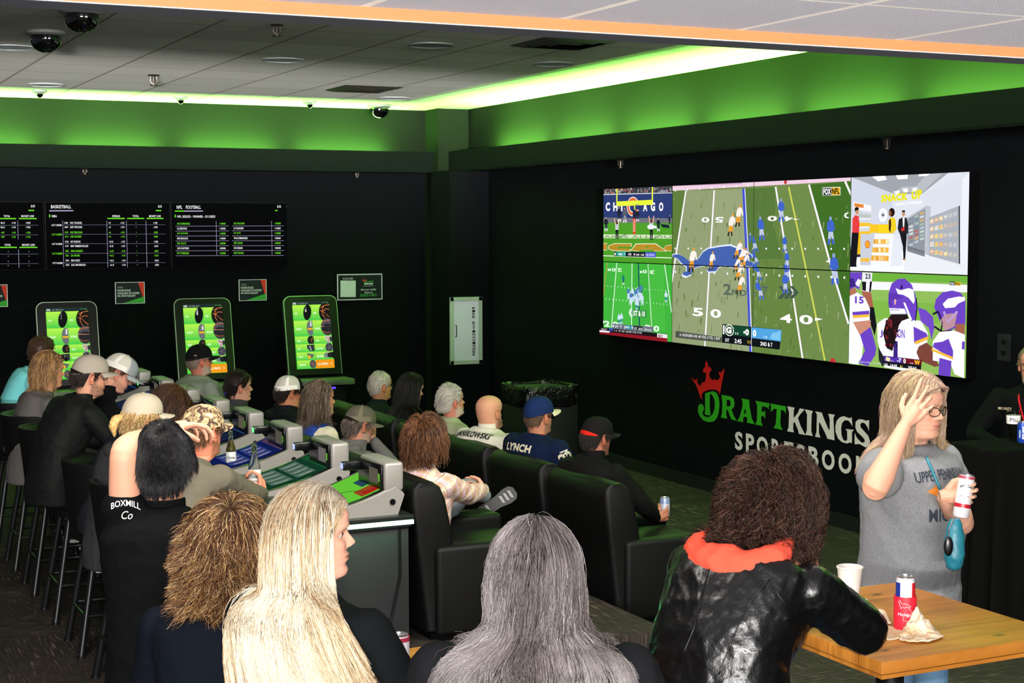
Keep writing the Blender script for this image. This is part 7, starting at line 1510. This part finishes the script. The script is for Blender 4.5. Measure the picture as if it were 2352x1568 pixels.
for u in (-.42, -.28, .12, .24, .36): b.rings([[c0+ax*((u+du)*L_)+wv*w_2+nn*d for du, w_2 in ((-.03, -.028), (.03, -.020), (.03, .028), (-.03, .020))] for d in (.004, .0105)], mat('shoe_tread', '#7c7a78', .5))
b.build('shoe', p20.t, angle=50, label='trainer with grey and black tread sole')
# ---- standing man with raised arm
p8 = person('black-haired man standing in a black polo, one arm raised to his head', atd(374, 1064, 4.9), 72, 2, -4, 6, sit='stand', wide=.97, deep=1.05, belly=.02, arms={'L': ((.0, -.05, 1), (0, 0, 0), dict(shoff=(0, -.055, -.03), world=atd(378, 990, 5.07), dir=(.3, -.8, .15), n=(0, -.3, -1), curl=(28, 30, 32, 35), spread=8)), 'R': ((.10, -.06, -.27), (.34, .02, -.22), {})},
       shirt=dict(col='#08090a', neck='polo', sleeve='short', sfrac=.42, fold=.012, grow=.014, srad=.066, name='polo_shirt', hemlen=.02, vox=.009), pants='#4c4c50', P=dict(skin='#c88f74', hair='#0c0b0c', arm=1.08, full=1.04), vox=.009,
       hair=HL(15000, .034, lift=.03, cols=['#0b0a0b', '#141315', '#1d1b1e'], off=.012, style='crown', gravity=.18, vol=.03, steps=5, width=.0008, rough=.32, low=lambda th: hairline(th)-.012*(1 if abs(math.degrees(math.atan2(math.sin(th), math.cos(th)))) > 130 else 0), jit=.06))
b = MB(); R = []
for z in (-.095, -.055): R.append([p8.hip+p8.Rb @ Vector((.152*math.cos(2*PI*k/36)-.008, .208*math.sin(2*PI*k/36), z-.0)) for k in range(36)])
b.rings(R, mat('black_belt', '#08080a', .35)); b.build('belt', p8.t)
Sl, El, Wl, _ = p8.A['L']; nn = ((CAM-Sl).normalized()); dn = (El-Sl).normalized(); u_ = (RGT-dn*RGT.dot(dn)).normalized()
decal(p8, textm('BOXMILL', .09, .020, bold=.01, arch=.012), Sl.lerp(El, .36), u_, -dn if dn.z < 0 else dn, nn, 'sleeve_lettering', '#d8d4cc'); decal(p8, textm('Co', .035, .026, bold=.0, slant=.3), Sl.lerp(El, .26), u_, -dn if dn.z < 0 else dn, nn, 'sleeve_lettering', '#d8d4cc')
# ---- foreground women
def flip(p, f): return np.zeros_like(p)
p21 = person('woman with layered brown hair with blonde highlights, in a navy top', atd(530, 1258, 4.42), 62, 4, 10, 4, sit='stool', wide=1.08, deep=1.05, arms={'L': ((.12, .08, -.24), (.36, 0, -.20), {}), 'R': ((.12, -.08, -.24), (.36, 0, -.20), {})}, shirt=dict(col='#0c1018', neck='crew', fold=.008, grow=.012, srad=.066), pants='#1c2030', P=dict(skin='#c88f74', hair='#4a2e1c'), vox=.010)
Hc = np.array(p21.H)
def flowout(p, f):
    d = p-Hc; d[:, 2] = 0; n = np.linalg.norm(d, axis=1)[:, None]; return d/np.maximum(n, .01)*(.75 if f > .6 else 0)
LH = lambda o, h: do_hair(o, h, *o.ctx, False)
LH(p21, HL(12000, .21, cols=['#2c180e', '#3c2314', '#56341e', '#7e5834', '#b48c5a', '#d4b488'], w=[1.6, 2.4, 3, 2.2, 2, 1.1], off=.022, style='crown', vol=.30, gravity=.40, curl=.011, curlf=1.2, lift=.03, jit=.03, steps=10, width=.0009, flow=flowout, clump=26, lenfn=lambda l, r: .13+.10*r.random(len(l)), shellcol='#4a2e1a', root='#33200f', rootlen=.16))
p22 = person('woman with very long straight blonde hair in a dark top, face in profile', atd(716, 1226, 3.92), 38, 4, -46, 0, sit='stool', wide=1.0, arms={'L': ((.12, .08, -.24), (.36, 0, -.18), {}), 'R': ((.10, -.10, -.25), (.32, -.02, -.22), {})}, shirt=dict(col='#0e1113', neck='crew', fold=.007, grow=.010), pants='#1c2030', P=dict(skin='#d8a088', hair='#b89870', lash=1, flush=.5), vox=.010)
sw = np.array(RGT)*.5
LH(p22, HL(17000, .60, cols=['#3c2818', '#6e5034', '#a08460', '#c4b090', '#d8ccb4', '#e4dccc'], w=[.7, 1, 2, 3.2, 3.2, 1.6], off=.012, style='long', tree=1, xlim=.036, bk=1.2, vol=.16, gravity=.55, lift=.04, steps=15, width=.00075, streak=46, flow=lambda p, f: np.tile(sw*(f > .45)*1.0*(f-.2), (len(p), 1)), jit=.022, clump=40, lenfn=lambda l, r: .50+.12*r.random(len(l))-.05*(l[:, 0] > .05), root='#5a4430', rootlen=.30, rootmask=lambda l: np.clip(1.0-np.abs(l[:, 1])*14, 0, 1)*.9+.1, shellcol='#7c6446', rough=.5, tb=.85))
p23 = person('woman with long wavy grey hair in a charcoal top, back to the camera', atd(1228, 1322, 3.62), 62, 4, 0, 4, sit='stool', wide=1.22, deep=1.2, arms={'L': ((.10, .10, -.25), (.34, 0, -.20), {}), 'R': ((.10, -.10, -.25), (.34, 0, -.20), {})}, shirt=dict(col='#17181b', neck='crew', fold=.010, grow=.016, srad=.074), pants='#1c2030', P=dict(skin='#c89880', hair='#8c8480'), vox=.010)
LH(p23, HL(15000, .42, cols=['#2c2624', '#443c3a', '#605856', '#787070', '#918a8a', '#a8a2a2'], w=[1.5, 2, 3, 3, 2.2, 1.2], off=.016, style='long', tree=1, bk=.9, vol=.22, gravity=.5, curl=.008, curlf=2.4, steps=15, width=.0008, lift=.04, jit=.03, clump=40, streak=38, lenfn=lambda l, r: .34+.10*r.random(len(l)), shellcol='#484240', root='#4a4340', rootlen=.2, rough=.4))
# woman in the leather jacket
m_lj = mat('shiny_black_leather', '#050506', .34, bump=(34, .55, .006), spec=.45, coat=.08)
p24 = person('woman with big dark curly hair in a black leather jacket and coral hood', atd(1768, 1168, 4.50), 24, 26, 0, 26, sit='stool', wide=1.10, deep=1.15, arms={'L': ((.30, .10, -.12), (.42, -.02, .10), dict(dir=(.2, 0, 1), n=(-.6, -.7, 0), curl=(12, 14, 16, 20), thumb=5)), 'R': ((.5, -.35, -.5), (0, 0, 0), dict(world=atd(1872, 1330, 4.62), dir=(-.05, .15, 1), n=(-.2, 1, 0), curl=(14, 16, 18, 22), thumb=5, spread=2))},
       shirt=dict(col='#0b0b0c', mat=m_lj, neck='none', fold=.016, ff=.9, grow=.018, srad=.074, name='leather_jacket', hemlen=.05), pants='#33506e', P=dict(skin='#c88a70', hair='#2a1a12'), vox=.009)
LH(p24, HL(11000, .24, cols=['#1a0f0a', '#2a1810', '#3c241a', '#54362a', '#6a4838'], w=[3, 3, 2.4, 1.2, .6], off=.030, style='crown', vol=.42, gravity=.34, curl=.018, curlf=2.0, steps=14, width=.0010, jit=.04, clump=45, lenfn=lambda l, r: .11+.08*r.random(len(l)), shellcol='#22140d', rough=.4))
nb_ = p24.A['L'][0].lerp(p24.A['R'][0], .5); fw, lf = p24.Rb @ Vector((1, 0, 0)), p24.Rb @ Vector((0, 1, 0)); q = MB(); hm = garment_mat('#e4533f', '#e4533f', .9)
P_ = [nb_+fw*(-.035+.105*math.cos(a_))+lf*(.125*math.sin(a_))+Vector((0, 0, .055-.045*math.cos(a_)*-1*.6)) for a_ in [math.radians(30+300*k/16) for k in range(17)]]; q.tube([p_+Vector((0, 0, .035)) for p_ in P_], [.024]+[.034]*3+[.044]*9+[.034]*3+[.024], hm, 12); q.ball(nb_-fw*.125+Vector((0, 0, .035)), (.055, .135, .085), hm, p24.Rb, 18, 12); V, N, F = remesh(q, .008, 4); V = folds(V, N, .012, 1.3, 4); q = MB(); q.add(V.tolist(), F, hm); q.build('hood', p24.t, angle=None, label='coral pink hood')
def seam(o, pts, name='stitched_seam', r=.0022, mm=None):
    tree = BVHTree.FromPolygons([Vector(v) for v in o.sV], o.sF); P = []
    pts = [p_ for a_, c_ in zip(pts[:-1], pts[1:]) for p_ in [(a_[0]+(c_[0]-a_[0])*f/8, a_[1]+(c_[1]-a_[1])*f/8) for f in range(8)]]+[pts[-1]]
    for x, y in pts:
        h = tree.ray_cast(CAM, ray(x, y).normalized())
        if h[0]: P.append(h[0]-ray(x, y).normalized()*.001)
    if len(P) > 2: b = MB(); b.tube(P, r, mm or m_lj, 6); b.build(name, o.t, angle=None)
for pts in ([(1640, 1275), (1615, 1350), (1595, 1440), (1560, 1520)], [(1768, 1330), (1715, 1395), (1685, 1460), (1650, 1550)], [(1768, 1330), (1790, 1370), (1850, 1440), (1915, 1495)]): seam(p24, pts)
b = MB(); hw, hd_, hn_ = p24.handR; c_ = hw-hd_*.0; b.tube([c_+(fw*.030*math.cos(a_)+lf*.022*math.sin(a_)) for a_ in [2*PI*k/20 for k in range(21)]], .003, mat('silver_metal', '#c8c8cc', .2, .9), 8); b.build('bracelet', p24.t)
b = MB(); c_ = p24.H+p24.Rh @ Vector((-.005, -.088, -.07)); b.tube([c_+p24.Rh @ Vector((.016*math.cos(a_), 0, .020*math.sin(a_))) for a_ in [2*PI*k/18 for k in range(19)]], .0012, mat('silver_metal', '#c8c8cc', .2, .9), 6); b.build('hoop_earring', p24.t)
# ---- standing woman in the grey tee
m_hg = garment_mat('#6e6f72', '#6e6f72', var=(120, '#7d7e80', .2)); CC = atd(2214, 1138, 5.63); AX = (UPV+RGT*.16).normalized()
p25 = person('woman in glasses and grey MICHIGAN tee standing with a hand to her forehead', atd(2108, 934, 5.92), -78, 1, 6, 4, sit='stand', wide=1.0, deep=1.15, belly=.07, arms={'R': ((-.05, -.5, -.75), (0, 0, 0), dict(world=atd(2078, 978, 5.64), wdir=UPV*.8+RGT*.62, wn=FWD+RGT*.25, curl=(6, 20, 26, 30), thumb=4, spread=10)), 'L': ((.2, .4, -.9), (0, 0, 0), dict(world=CC-RGT*.062+FWD*.046-UPV*.01, wdir=RGT*1.0+UPV*.12, wn=-FWD, curl=(52, 54, 56, 58), thumb=30, spread=3))},
       shirt=dict(col='#6e6f72', mat=m_hg, neck='crew', sleeve='short', fold=.010, grow=.020, srad=.072, sfrac=.45, name='tee_shirt', hemlen=.17, ff=.8), pants='#5c7c98', P=dict(skin='#cf9a80', lip='#b06a60', hair='#8c7458', flush=.9, lash=1, arm=1.15, full=1.08), vox=.009, fine=.003,
       glasses=dict(col='#141414'), hair=HL(9000, .33, cols=['#6e5a44', '#8f7a5c', '#b8a078', '#a87c7c', '#c8b48c', '#94707c'], w=[1.5, 2.4, 2.4, 1.6, 2, 1], off=.014, style='long', bk=.6, vol=.22, gravity=.55, curl=.006, curlf=1.4, steps=12, jit=.04, width=.0008, clump=26, streak=40, rec=-.004, lenfn=lambda l, r: np.where((l[:, 0] > .07) & (np.abs(l[:, 1]) < .04), .07, .27+.07*r.random(len(l))), shellcol='#7c664c'))
fw, lf = p25.Rb @ Vector((1, 0, 0)), p25.Rb @ Vector((0, 1, 0)); ch = p25.A['L'][0].lerp(p25.A['R'][0], .5); O = ch+fw*.1+Vector((0, 0, -.07)); Nn = fw+Vector((0, 0, .05))
decal(p25, textm('UPPER PENINSULA', .235, .040, -.03, .02, .02, arch=.006), O, lf, (0, 0, 1), Nn, 'tee_lettering', '#1d2634'); decal(p25, textm('MICHIGAN', .19, .048, -.02, -.125, .025), O, lf, (0, 0, 1), Nn, 'tee_lettering', '#1d2634')
V_, F_ = polym([(-.12, -0.0114), (-.10, -0.0006), (-.085, 0.0102), (-.08, -0.0042), (-.06, -0.0128), (-.02, -0.0186), (.03, -0.0128), (.06, -0.0056), (.075, -0.0172), (.12, -0.0294), (.13, -0.0402), (.06, -0.0366), (.03, -0.0402), (.0, -0.0510), (-.02, -0.0726), (-.035, -0.0582), (-.05, -0.0402), (-.09, -0.0294)]); decal(p25, (V_, F_), O+Vector((0, 0, .0)), lf, (0, 0, 1), Nn, 'tee_print', '#c07018')
V_, F_ = polym([(-.055, -0.0366), (-.02, -0.0344), (.0, -0.0294), (.03, -0.0330), (.03, -0.0402), (.0, -0.0510), (-.02, -0.0726), (-.035, -0.0582)]); decal(p25, (V_, F_), O, lf, (0, 0, 1), Nn, 'tee_print', '#23324a', .004)
ax = (UPV+RGT*.16).normalized(); can('seltzer_can', 'slim white can lettered WHITE CLAW held by the standing woman', 'can', CC-AX*.078, .029, .156, '#e8e6e8', [(.036, .050, '#b01c2c', 0, 2*PI), (.140, .150, '#a84858', 0, 2*PI)], axis=ax,
    textfn=lambda t, M, r: [cyltext(t, M, r, 'WHITE CLAW', -2.15, .108, .05, .010, '#30323c', bold=.03, arc=.008), cyltext(t, M, r, 'HARD SELTZER', -2.15, .078, .040, .004, '#50525c', bold=.01)])
# shoulder bag and strap
bc = atd(2192, 1250, 5.60); t = thing('shoulder_bag', 'teal blue shoulder bag hanging at the standing woman\'s hip', 'bag', (bc.x, bc.y, bc.z-.11)); m_tl = mat('teal_leather', '#1f6c7c', .45, bump=(60, .3, .002)); b = MB(); R = []
sx = RGT.copy(); fy = -FWD.copy()
for z, w, d in ((-.095, .012, .012), (-.085, .028, .03), (-.04, .038, .042), (.02, .036, .038), (.07, .028, .026), (.095, .02, .015)): R.append([bc+sx*(w*math.cos(2*PI*k/28))+fy*(d*math.sin(2*PI*k/28))+Vector((0, 0, z)) for k in range(28)])
b.rings(R, m_tl); V, N, F = remesh(b, .008, 2); V = folds(V, N, .006, 2, 3); q = MB(); q.add(V.tolist(), F, m_tl); q.build('bag_body', t, angle=None)
tree = BVHTree.FromPolygons([Vector(v) for v in p25.sV], p25.sF); P = []
for k in range(25):
    f = k/24; x = 2128+(2190-2128)*f; y = 1050+(1195-1050)*f; h = tree.ray_cast(CAM, ray(x, y).normalized()); P.append((h[0]-ray(x, y).normalized()*.006) if h[0] else atd(x, y, 5.6))
P.append(bc+Vector((0, 0, .09))); b = MB(); b.tube(P, .0055, m_tl, 8); b.build('strap', t, angle=None)
b = MB(); c_ = bc-sx*.035+fy*.05+Vector((0, 0, .0)); R_ = Matrix((sx, fy, (0, 0, 1))).transposed(); b.ball(c_, (.017, .009, .036), mat('key_fob_black', '#0c0c0e', .3), R_, 16, 10); b.tube([c_+Vector((0, 0, .034)), c_+Vector((0, 0, .06)), bc+Vector((0, 0, .1))], .0025, m_can, 6); b.build('key_fob', t)
# ---- security guard at the right edge
p26 = person('security guard in a dark SECURITY shirt half cut off by the right edge', atX(2372, 838, 7.12), -150, 6, 4, 4, sit='lounge', seat_z=.3, wide=1.15, legs=True, arms={'R': ((.1, -.15, -.25), (.34, .08, -.26), dict(n=(0, 0, -1))), 'L': ((.1, .15, -.25), (.36, -.08, -.26), {})}, shirt=dict(col='#070909', neck='polo', fold=.008, grow=.016, srad=.07), pants='#0f1114', P=dict(skin='#b07a60', hair='#6a5a48', beard='#8a7a68'), hair=HL(500, .02, cols=['#5a4a3a', '#7a6a58'], off=.006, rec=.015), glasses=dict(col='#101010'))
fw, lf = p26.Rb @ Vector((1, 0, 0)), p26.Rb @ Vector((0, 1, 0)); O = p26.A['R'][0]+lf*.05+Vector((0, 0, -.08)); decal(p26, textm('SECURITY', .095, .016, bold=.03), O, lf, (0, 0, 1), fw+Vector((0, 0, .1)), 'shirt_lettering', '#b8a888')
b = MB(); nk = p26.A['L'][0].lerp(p26.A['R'][0], .5); tree = BVHTree.FromPolygons([Vector(v) for v in p26.sV], p26.sF); P = []
for k in range(14):
    f = k/13; p_ = nk-lf*(.065*(1-f)+.0)+Vector((0, 0, .03-.24*f)); h = tree.ray_cast(p_+fw*.4, -fw, .8); P.append((h[0]+fw*.004) if h[0] else p_+fw*.1)
b.tube(P, .006, garment_mat('#b01c24', '#b01c24'), 6); b.build('lanyard', p26.t, angle=None)
# plastic cup standing on the draped stand behind the can
c_ = pc+Vector((.02, .10, 0)); t = thing('plastic_cup', 'clear plastic cup with handwritten paper band on the black stand', 'cup', tuple(c_)); b = MB(); b.lathe([(.001, .002), (.032, .001), (.043, .175), (.045, .178), (.0435, .178), (.0415, .174), (.031, .004), (.001, .004)], mat('clear_plastic', '#eef4ee', .08, trans=1, ior=1.1), 32, tuple(c_)); b.build('cup_body', t)
b = MB(); R = [[c_+Vector((r_*math.cos(2*PI*k/28), r_*math.sin(2*PI*k/28), z)) for k in range(28)] for r_, z in ((.0395, .10), (.0425, .15))]; b.rings(R, m_paper, cap=False); b.build('paper_band', t); M_ = Matrix.Translation(c_); cyltext(t, M_, .042, 'Phi', -2.3, .125, .045, .025, '#2c2c48', bold=.0, name='band_lettering')
# sunglasses on hair and cap
